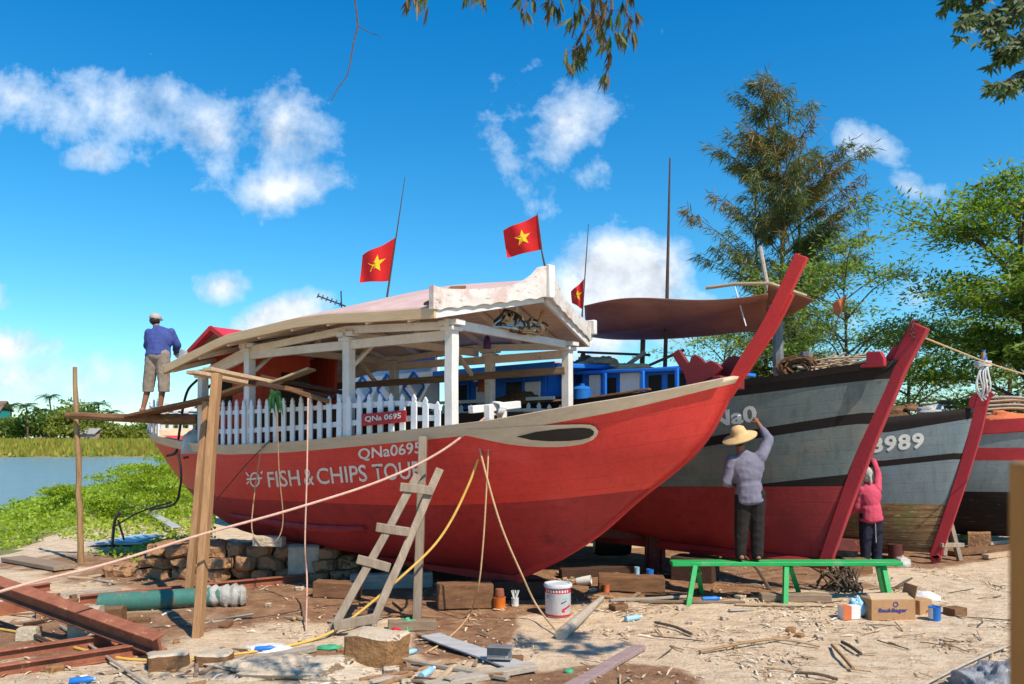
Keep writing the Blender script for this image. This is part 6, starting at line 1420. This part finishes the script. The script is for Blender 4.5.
def rv(n, s=1.0): return rng.normal(size=(n, 3)) * s
def unit(a): return a / (np.linalg.norm(a, axis=1, keepdims=True) + 1e-9)
m_lf_feather = leafmat('feathery_leaf', [(.045, .105, .016), (.10, .19, .026), (.17, .265, .035), (.22, .27, .05)], .5)
m_lf_thin = leafmat('thin_tree_leaf', [(.09, .17, .03), (.17, .27, .05), (.27, .32, .08)], .5)
m_lf_cas = leafmat('casuarina_needle', [(.05, .085, .024), (.085, .125, .03), (.145, .15, .04), (.06, .105, .026)], .35)
m_lf_casgold = leafmat('casuarina_gold_needle', [(.20, .13, .03), (.14, .11, .03)], .4)
m_lf_bank = leafmat('creeper_leaf', [(.18, .29, .015), (.27, .38, .025), (.36, .46, .04), (.12, .21, .015)], .45)
m_lf_far = leafmat('far_leaf', [(.06, .12, .02), (.11, .19, .03), (.19, .24, .04)], .45)
m_lf_far2 = leafmat('far_yellow_leaf', [(.16, .21, .03), (.26, .28, .04), (.13, .17, .03)], .45)
m_lf_palm = leafmat('palm_leaf', [(.03, .07, .015), (.06, .11, .02)], .3)
m_reed = leafmat('reed_blade', [(.30, .33, .04), (.40, .36, .06), (.36, .29, .05), (.22, .29, .03)], .45)
m_lf_bam = leafmat('bamboo_leaf', [(.04, .09, .016), (.07, .13, .022), (.16, .075, .03), (.05, .10, .018), (.20, .075, .035)], .45)
m_lf_top = leafmat('dark_leaf', [(.03, .07, .014), (.055, .11, .02), (.10, .11, .03)], .35)
m_casbark = M('casuarina_bark', (.19, .115, .07), (.09, .055, .036), 5, .9, .7, (4, 4, .8), dist=.03)

def tree_root(name, base, label, cat='tree', group=None): return empty(name, base, label, cat, group)
# ---- tall casuarina
def casuarina(base, H_, label, seed):
    r0 = random.Random(seed); root = tree_root('casuarina_tree', base, label); base = Vector(base); tb = MB(); segs = []
    leads = []
    for k, (dx, hh, r_) in enumerate(((.2, 1.0, .17), (-.8, .80, .12), (1.0, .74, .12), (.5, .9, .11))):
        pts = [base + Vector((.12 * k, 0, 0)), base + Vector((dx * .35, .1 * k, H_ * hh * .35)), base + Vector((dx * .8 , .15 * k, H_ * hh * .7)), base + Vector((dx * .9 - (.85 if k == 0 else 0), .1, H_ * hh))]
        q = catmull(pts, 10); tb.tube(q, [r_ * (1 - .93 * i / (len(q) - 1)) for i in range(len(q))], 7); leads.append(q)
    tips = []
    for k in range(210):
        q = leads[r0.choice((0, 0, 0, 1, 2, 3))]; f = r0.uniform(.22, .99); p = q[int(f * (len(q) - 1))]; hrel = (p.z - base.z) / H_
        ln = float(np.interp(hrel, [.2, .32, .45, .62, .76, .88, 1], [1.2, 2.4, 3.3, 3.4, 2.6, 1.5, .45])) * r0.uniform(.35, 1.12); a = r0.uniform(0, 6.283)
        up = .62 + .35 * hrel; d = Vector((math.cos(a), math.sin(a), up)).normalized()
        mid = p + d * ln * .5; e = p + d * ln + Vector((0, 0, -.10 * ln)); tb.tube(catmull([p, mid, e], 3), [.03, .026, .022, .018, .013, .009, .006][:7], 4, cap=False)
        for s in range(int(4 + ln * 7)):
            t = r0.uniform(.18, 1.0); c = p.lerp(mid, t * 2) if t < .5 else mid.lerp(e, t * 2 - 1)
            tips.append((c, d, .25 + .35 * ln * .3))
    tb.build('trunk', m_casbark, root, world=True, smooth=60)
    C_ = np.array([t[0] for t in tips]); Dd = np.array([t[1] for t in tips]); per = 9
    C2_ = np.repeat(C_, per, 0); D2 = np.repeat(Dd, per, 0); n = len(C2_)
    dirs = unit(D2 * .55 + rv(n, .38) + np.array([-.10, 0, -.75])); ln = rng.uniform(.22, .52, n)
    pos = C2_ + rv(n, .08) + dirs * ln[:, None] * .5; gold = (noise_arr(C2_, .55) > .16) & (rng.random(n) < .75)
    nn = unit(rv(n)); ro = empty('crown', (0, 0, 0), None, None); bpy.data.objects.remove(ro)
    leaves('crown', pos[~gold], dirs[~gold], nn[~gold], ln[~gold], .034, m_lf_cas, root)
    if gold.any(): leaves('golden_crown', pos[gold], dirs[gold], nn[gold], ln[gold], .034, m_lf_casgold, root)
    return root
def noise_arr(A, sc): return np.array([noise.noise(Vector(a) * sc) for a in A])
casuarina((9.1, 27.5, -.1), 14.9, 'tall feathery casuarina tree with drooping brown green foliage above the bows', 5)
# ---- broad trees with layered feathery sprays
def feather_tree(name, base, H_, spread, label, mat, seed, nb=16, gap=.0, trunk_r=.16, leaf=(.16, .055), flat=.22, per=26, lean=(0, 0), subs=7, lo=.28, cat='tree', group=None, bark=None, sprayr=.42):
    r0 = random.Random(seed); root = tree_root(name, base, label, cat, group); base = Vector(base); tb = MB()
    top = base + Vector((lean[0], lean[1], H_ * .92)); q = catmull([base - Vector((0, 0, .2)), base.lerp(top, .35) + Vector((r0.uniform(-.3, .3), 0, 0)), base.lerp(top, .7) + Vector((r0.uniform(-.4, .4), 0, 0)), top], 7)
    tb.tube(q, [trunk_r * (1 - .9 * i / (len(q) - 1)) for i in range(len(q))], 8); sprays = []
    for k in range(nb):
        f = lo + (1 - lo) * (k + r0.random()) / nb; p = q[min(len(q) - 1, int(f * (len(q) - 1)))]; a = k * 2.399 + r0.uniform(-.5, .5)
        ln = spread * (math.sin(math.pi * min(1, max(.0, .22 + .70 * (f - lo) / (1 - lo)))) ** .7) * r0.uniform(.6, 1.1); d = Vector((math.cos(a), math.sin(a), r0.uniform(.15, .75))).normalized()
        e = p + d * ln; e.z += -.05 * ln; m_ = p.lerp(e, .5) + Vector((0, 0, .12 * ln)); c = catmull([p, m_, e], 6); rr = trunk_r * .42 * (1 - f * .5)
        tb.tube(c, [rr * (1 - .82 * i / (len(c) - 1)) for i in range(len(c))], 6, cap=False)
        for s in range(subs):
            t = r0.uniform(.35, 1.0); pp = c[int(t * (len(c) - 1))]; a2 = a + r0.uniform(-1.3, 1.3); l2 = ln * r0.uniform(.18, .42); e2 = pp + Vector((math.cos(a2), math.sin(a2), r0.uniform(-.05, .6))) * l2
            tb.tube([pp, pp.lerp(e2, .5) + Vector((0, 0, .05)), e2], [rr * .3, rr * .2, rr * .1], 4, cap=False)
            if r0.random() > gap:
                for g in range(3): sprays.append((e2.lerp(pp, .28 * g) + Vector((r0.uniform(-.1, .1), r0.uniform(-.1, .1), .03)), a2))
        if r0.random() > gap: sprays.append((e, a))
    tb.build('trunk', bark or m_bark, root, world=True, smooth=60)
    C_ = np.array([s[0] for s in sprays]); n0 = len(C_); n = n0 * per; C2_ = np.repeat(C_, per, 0)
    offs = rv(n, sprayr) * np.array([1, 1, flat]); pos = C2_ + offs; pos[:, 2] -= (offs[:, 0] ** 2 + offs[:, 1] ** 2) * .25
    dirs = unit(offs * np.array([1, 1, .3]) + rv(n, .25)); nn = unit(rv(n, .45) + np.array([0, 0, 1.0])); ln = rng.uniform(.7, 1.2, n) * leaf[0]
    leaves('crown', pos, dirs, nn, ln, leaf[1] * rng.uniform(.8, 1.2, n), mat, root); return root
feather_tree('leafy_tree', (12.0, 18.6, -.1), 6.9, 2.5, 'bright green leafy tree with layered sprays filling the right edge', m_lf_feather, 21, nb=30, trunk_r=.16, per=46, subs=8, lo=.2, gap=.12, lean=(.6, 0), leaf=(.175, .062), sprayr=.33, flat=.14)
feather_tree('leafy_tree', (13.6, 20.5, -.1), 9.2, 3.3, 'second bright green tree with a thin top branch, cut off by the right edge', m_lf_feather, 29, nb=22, trunk_r=.18, per=44, subs=8, lo=.25, gap=.2, lean=(-.6, 0), leaf=(.175, .062))
feather_tree('thin_tree', (9.5, 23.0, -.1), 7.6, 3.0, 'slender open crowned tree with pale yellow green leaves right of the casuarina', m_lf_thin, 33, nb=26, trunk_r=.11, per=22, subs=7, gap=.25, lo=.3, sprayr=.36, leaf=(.17, .055))
feather_tree('thin_tree', (6.9, 25.5, -.1), 6.0, 2.4, 'pale leaved low tree behind the red bow at the foot of the casuarina', m_lf_thin, 41, nb=16, trunk_r=.10, per=18, subs=6, gap=.25, lo=.3)
feather_tree('leafy_tree', (12.2, 24.5, -.1), 5.4, 3.2, 'low green tree behind the boat numbered 8989', m_lf_feather, 47, nb=16, trunk_r=.13, per=26, subs=6, gap=.1, lo=.2)
feather_tree('leafy_tree', (16.5, 27.0, -.1), 6.4, 3.8, 'dense green tree farther back at the right edge', m_lf_feather, 53, nb=18, trunk_r=.16, per=28, subs=7, gap=.05, lo=.15)
feather_tree('shrub', (14.2, 19.6, -.1), 3.6, 2.6, 'green shrub behind the rightmost boat', m_lf_feather, 59, nb=14, trunk_r=.08, per=26, subs=6, gap=.05, lo=.15, cat='shrub')
# ---- branches of nearer trees reaching in from above
def hanging(name, label, stems, mat, seed, d0, leaf, dens, droop, spread):
    r0 = random.Random(seed); root = empty(name, W(*stems[0][0], d0), label, 'branch'); tb = MB(); P_, D_, L_ = [], [], []
    for st in stems:
        pts = [W(x, y, d0 + r0.uniform(-.25, .25)) for x, y in st]; q = catmull(pts, 6); tb.tube(q, [.012 * (1 - .8 * i / (len(q) - 1)) + .0015 for i in range(len(q))], 5)
        for k in range(dens):
            i = r0.randint(1, len(q) - 1); p = q[i]; n_ = r0.randint(4, 7); a0 = r0.uniform(-.8, .8)
            tw = p + Vector((r0.uniform(-.06, .06), r0.uniform(-.05, .05), r0.uniform(-.08, .0))); tb.tube([p, tw], .0015, 3, cap=False)
            for l_ in range(n_):
                a = a0 + (l_ - n_ / 2) * spread + r0.uniform(-.15, .15); dv_ = Vector((math.sin(a), r0.uniform(-.5, .5), -droop * math.cos(a))).normalized(); ll = leaf[0] * r0.uniform(.6, 1.15); P_.append(tw + dv_ * ll * .5); D_.append(dv_); L_.append(ll)
    tb.build('stem', m_bark, root, world=True); n = len(P_)
    nn = unit(rv(n, .6) + np.array([0, -1, .2])); leaves('foliage', np.array(P_), np.array(D_), nn, np.array(L_), leaf[1], mat, root); return root
hanging('bamboo_branch', 'drooping bamboo sprays with green and reddish leaves hanging in at the top centre',
        [[(560, -90), (572, -40), (580, 0), (572, 38)], [(500, -80), (520, -40), (530, -8), (522, 14)], [(590, -80), (606, -30), (612, 10), (600, 28)], [(640, -80), (636, -30), (626, 8), (634, 22)], [(600, -60), (596, 0), (578, 42), (573, 50)], [(590, -70), (593, 10), (605, 40), (612, 58)], [(405, -60), (416, -20), (420, -4)], [(470, -80), (478, -30), (474, -14)], [(550, -80), (556, -20), (548, 2)]],
        m_lf_bam, 3, 4.2, (.115, .014), 15, 2.2, .13)
hanging('leafy_branch', 'dark small leaved branches hanging in at the top right corner',
        [[(1010, -90), (992, -40), (976, 0), (966, 22)], [(1060, -60), (1030, -10), (1004, 20), (986, 36)], [(1080, -30), (1040, 20), (1015, 40), (1000, 50)], [(1080, 40), (1050, 60), (1020, 74), (998, 84)], [(980, -80), (962, -30), (950, 0)], [(1060, -80), (1040, -30), (1024, 10)], [(1090, 0), (1050, 25), (1022, 34)], [(1050, -50), (1010, 0), (990, 16)]],
        m_lf_top, 4, 5.0, (.075, .022), 62, .7, .4)
tw = MB(); q = [W(x, y, 4.2) for x, y in ((354, -40), (355, 0), (358, 26), (353, 46), (350, 64), (347, 76), (338, 88), (331, 101))]; tw.tube(q, [.006, .005, .005, .004, .004, .003, .003, .002], 5); tw.tube([q[2], W(371, 33, 4.2), W(383, 37, 4.2)], [.003, .002, .001], 4)
o = tw.build('bare_twig', m_bark); tag(o, 'bare crooked twig hanging down alone into the sky at upper left', 'twig')
# ---- creeper cover on the river bank (nobody could count it)
n = 85000; X = rng.uniform(-27, -4.2, n); Y = rng.uniform(12.5, 40, n); keep = []
Z = np.zeros(n)
for i in range(n):
    s = shore(X[i], Y[i]); pxx = X[i] / Y[i] * F + 512
    edge = -5.3 + 1.3 * noise.noise(Vector((X[i] * .5, Y[i] * .5, 2))) - .02 * (pxx - 60)
    if s < edge or s > 1.2 or pxx < -40 or pxx > 215: continue
    hh_ = .10 + .45 * max(0, noise.noise(Vector((X[i] * .8, Y[i] * .8, 5))) + .25) * min(1, (s - edge)); Z[i] = ground_z(X[i], Y[i]) + hh_ * rng.random() ** .5; keep.append(i)
keep = np.array(keep); P_ = np.stack([X[keep], Y[keep], Z[keep]], 1); k = len(P_)
sc_l = np.clip(P_[:, 1] / 20, .8, 1.6)
o = leaves('creeper_leaves', P_, rv(k), unit(rv(k, .5) + np.array([0, -.2, 1])), .105 * sc_l, .07 * sc_l, m_lf_bank, base=(-9, 18, 0)); tag(o, 'bright yellow green creepers covering the river bank', 'creepers', kind='stuff')
# taller feathery plants at the water's edge by the stern
for k, (px_, d_, h_, lab) in enumerate(((150, 19.5, 1.35, 'tall feathery light green plant in the creepers nearest the stern'), (128, 22, 1.3, 'light green bushy plant rising from the creepers by the water'), (176, 20.5, 1.6, 'feathery bush half hidden by the scaffold and the stern'), (66, 24, .8, 'small thin plant standing against the water right of the bamboo pole'), (100, 20, .55, 'low bush in the creepers right of the bamboo pole'))):
    x = (px_ - 512) / F * d_; feather_tree('bank_plant', (x, d_, ground_z(x, d_)), h_, h_ * .62, lab, m_lf_bank, 70 + k, nb=11, trunk_r=.02, leaf=(.10, .035), per=16, subs=5, lo=.15, sprayr=.16, cat='plant')
# dry twig and bent branch in the creepers
mb = MB(); mb.tube(catmull([G(112, 548), G(112, 548, .5) + Vector((.05, 0, 0)), W(121, 512, 14.6)], 4), .03, 6); mb.tube([W(118, 520, 14.7), W(124, 540, 14.6)], .02, 5); mb.tube(catmull([W(112, 528, 14.7), W(140, 512, 14.9), W(172, 502, 15.2)], 4), .015, 5); o = mb.build('dead_branch', m_bark); tag(o, 'forked dead branch standing in the creepers by the bank', 'branch')
mb = MB(); mb.tube(catmull([W(178, 452, 12.0), W(181, 470, 12.0), W(180, 488, 12.1), W(174, 504, 12.4), W(150, 510, 13.0)], 5), .018, 6); o = mb.build('exhaust_hose', m_black); tag(o, 'black hose hanging from the stern down to the creepers', 'hose')
# ---- reeds on the far bank
n = 21000; Y = rng.uniform(119, 175, n); X = rng.uniform(-.95, -.24, n) * Y
zz = np.array([ground_z(a, b_) for a, b_ in zip(X, Y)]); keep = zz > -.55; X, Y, zz = X[keep], Y[keep], zz[keep]; k = len(X); h_ = rng.uniform(.9, 1.9, k) * np.where(Y < 126, .8, 1.0)
o = leaves('reeds', np.stack([X, Y, zz + h_ * .45], 1), unit(rv(k, .16) + np.array([0, 0, 1.0])), unit(rv(k, .3) + np.array([0, -1, 0])), h_, .42, m_reed, base=(-70, 140, 0)); tag(o, 'yellow green reeds covering the far river bank', 'reeds', kind='stuff')
# ---- trees of the far bank
def far_tree(name, px_, d_, H_, wd, label, mat, seed, n=1500, leaf=.75):
    x = (px_ - 512) / F * d_; base = Vector((x, d_, ground_z(x, d_))); r0 = random.Random(seed); root = tree_root(name, base, label, 'tree', 'trees on the far bank'); tb = MB()
    tb.tube([base, base + Vector((.2, 0, H_ * .5)), base + Vector((.1, 0, H_ * .85))], [.25, .16, .05], 6); cl = []
    for k in range(15):
        a, f = r0.uniform(0, 6.28), r0.uniform(.15, 1); rr = wd * math.sqrt(max(.05, 1 - (2 * f - 1.0) ** 2)) * r0.uniform(.3, 1)
        c = base + Vector((rr * math.cos(a), rr * math.sin(a), H_ * (.22 + .72 * f))); cl.append(c); tb.tube([base + Vector((.1, 0, H_ * .3 * (1 + f))), c], [.08, .03], 4, cap=False)
    tb.build('trunk', m_bark, root, world=True); C_ = np.array(cl)[rng.integers(0, len(cl), n)]; P_ = C_ + rv(n, 1) * np.array([wd * .26, wd * .26, H_ * .085])
    leaves('crown', P_, unit(rv(n)), unit(rv(n, .7) + np.array([0, 0, 1.])), leaf * rng.uniform(.6, 1.2, n), leaf * .55, mat, root)
def palm(px_, d_, H_, label, seed, s_=1.0):
    x = (px_ - 512) / F * d_; base = Vector((x, d_, ground_z(x, d_))); r0 = random.Random(seed); root = tree_root('palm_tree', base, label, 'palm', 'palms on the far bank'); tb = MB(); top = base + Vector((r0.uniform(-.8, .8), 0, H_))
    tb.tube(catmull([base, base.lerp(top, .5) + Vector((.2, 0, 0)), top], 4), .16, 6); tb.build('trunk', m_bark, root, world=True); P_, D_, N2 = [], [], []
    for k in range(15):
        a = k * 2.4; e = r0.uniform(.1, 1.0); L_ = 2.8 * s_; d = Vector((math.cos(a), math.sin(a), e)).normalized()
        for i in range(12):
            t = (i + 1) / 12; p = top + d * L_ * t + Vector((0, 0, -1.5 * s_ * t * t)); sd_ = Vector((-math.sin(a), math.cos(a), 0))
            for g in (-1, 1): P_.append(p + sd_ * g * .28 * s_ - Vector((0, 0, .12))); D_.append(sd_ * g + d * .4 - Vector((0, 0, .5))); N2.append(Vector((0, 0, 1)) + d * .2)
    leaves('crown', np.array(P_), np.array(D_), np.array(N2), .75 * s_, .2, m_lf_palm, root)
ft = [(0, 152, 5.2, 4.5, 1), (22, 150, 5.4, 4, 0), (45, 148, 7.0, 4.2, 0), (60, 152, 8.6, 4.6, 1), (72, 146, 6.2, 3.6, 1), (84, 150, 7.6, 4.4, 0), (96, 156, 6.0, 3.2, 0), (108, 150, 4.0, 2.8, 1), (120, 158, 4.2, 3.2, 1), (132, 156, 3.6, 3, 1), (146, 160, 4.4, 3.6, 0), (160, 162, 4.0, 3.6, 1), (178, 160, 5.2, 3.4, 0), (190, 118, 5.5, 2.6, 0), (-25, 150, 6, 5, 0), (206, 165, 5, 4, 1)]
ft.sort()
ORD = 'first second third fourth fifth sixth seventh eighth ninth tenth eleventh twelfth thirteenth fourteenth fifteenth sixteenth seventeenth eighteenth nineteenth'.split()
for k, (a, d_, h_, w_, t_) in enumerate(ft): far_tree('far_tree', a, d_, h_, w_, ('dark green', 'yellow green')[t_] + ' bushy tree beyond the reeds, ' + ORD[k] + ' from the left in the row', (m_lf_far, m_lf_far2)[t_], 200 + k)
for k, (a, d_, h_) in enumerate(((10, 160, 8.0), (27, 146, 7.6), (36, 158, 7.2), (53, 156, 9.6), (101, 152, 8.0), (114, 165, 7.0))): palm(a, d_, h_, 'palm with drooping fronds among the far bank trees, ' + ORD[k] + ' palm from the left', 300 + k)
# ---- houses on the far bank
def house(px_, d_, w_, dp, h_, rh, wall, roof, label):
    x = (px_ - 512) / F * d_; g = ground_z(x, d_); r_ = empty('house', (x, d_, g), label, 'house'); mb = MB(); mb.box((x, d_, g + h_ / 2), (w_, dp, h_)); wl_ = mb.build('wall', wall, r_, world=True)
    mb = MB(); e = .3
    for s_ in (-1, 1): mb.prism([(x - w_ / 2 - e, d_ + s_ * (dp / 2 + e), g + h_ - .15), (x + w_ / 2 + e, d_ + s_ * (dp / 2 + e), g + h_ - .15), (x + w_ / 2 + e, d_, g + h_ + rh), (x - w_ / 2 - e, d_, g + h_ + rh)], (0, 0, .12))
    mb.build('roof', roof, r_, world=True); mb = MB()
    for k in (-.25, .25): mb.box((x + k * w_, d_ - dp / 2 - .02, g + h_ * .55), (w_ * .16, .08, h_ * .35))
    mb.build('window', m_glass, r_, world=True)
house(-6, 166, 5.0, 4, 7.2, 2.0, M('teal_wall', (.02, .30, .27)), M('brown_tiles', (.26, .15, .12)), 'teal house with a brown tiled roof at the left edge of the far bank')
house(90, 147, 3.5, 4, 2.4, .9, M('pink_wall', (.5, .36, .34)), M('grey_tiles', (.35, .33, .34)), 'small pale house with a grey roof right of the bamboo pole far away')
house(45, 143, 1.8, 2, 1.3, .4, M('orange_wall', (.5, .27, .18)), m_log, 'tiny orange brown hut at the foot of the far trees')
house(178, 140, 6.0, 4, 6.0, 1.6, M('turquoise_wall', (.05, .42, .42)), m_zinc, 'turquoise hut seen behind the stern and scaffold')
# ---- wood chips and litter on the yard
n = 17000; cs = []
bits = MB()
for k in range(n):
    if rnd.random() < .62: x, y = rnd.uniform(-.5, 7.5), 5.2 + 7.5 * rnd.random() ** 1.1
    else: x, y = rnd.uniform(-6, 1.5), rnd.uniform(5.2, 12.5)
    so_ = brown_tone(x, y)
    if rnd.random() < so_ * .72: continue
    q = noise.noise(Vector((x * 1.1, y * 1.1, 21)))
    if rnd.random() > .34 + q * 1.9: continue
    z = ground_z(x, y); a = rnd.uniform(0, 6.28); ln = rnd.choice((.02, .03, .04, .05, .07, .10, .16)) * rnd.uniform(.6, 1.2); wd = rnd.uniform(.004, .014) + ln * .06
    d = Vector((math.cos(a), math.sin(a), rnd.uniform(-.15, .15))); s_ = Vector((-math.sin(a), math.cos(a), rnd.uniform(-.5, .5))) * wd; c = Vector((x, y, z + .008 + rnd.random() * .012)); h_ = Vector((0, 0, rnd.uniform(.004, .012)))
    p = [c - d * ln / 2 - s_ * .5, c - d * ln / 2 + s_ * .5, c + h_ + s_ * .6, c + d * ln / 2 + s_ * .35, c + d * ln / 2 - s_ * .35, c + h_ - s_ * .6]
    bits.add(p, [(0, 1, 2, 5), (5, 2, 3, 4)])
m_bits = islandmat('wood_chip', [(.62, .50, .34), (.50, .37, .23), (.70, .60, .46), (.34, .20, .11), (.56, .43, .29), (.18, .10, .06), (.66, .55, .40), (.42, .26, .15), (.66, .58, .46), (.12, .07, .045), (.58, .46, .30), (.36, .28, .2)])
o = bits.build('wood_shavings', m_bits, base=(1, 8, 0), smooth=0, recalc=False); tag(o, 'wood chips, splinters and shavings littering the sandy yard', 'shavings', kind='stuff')
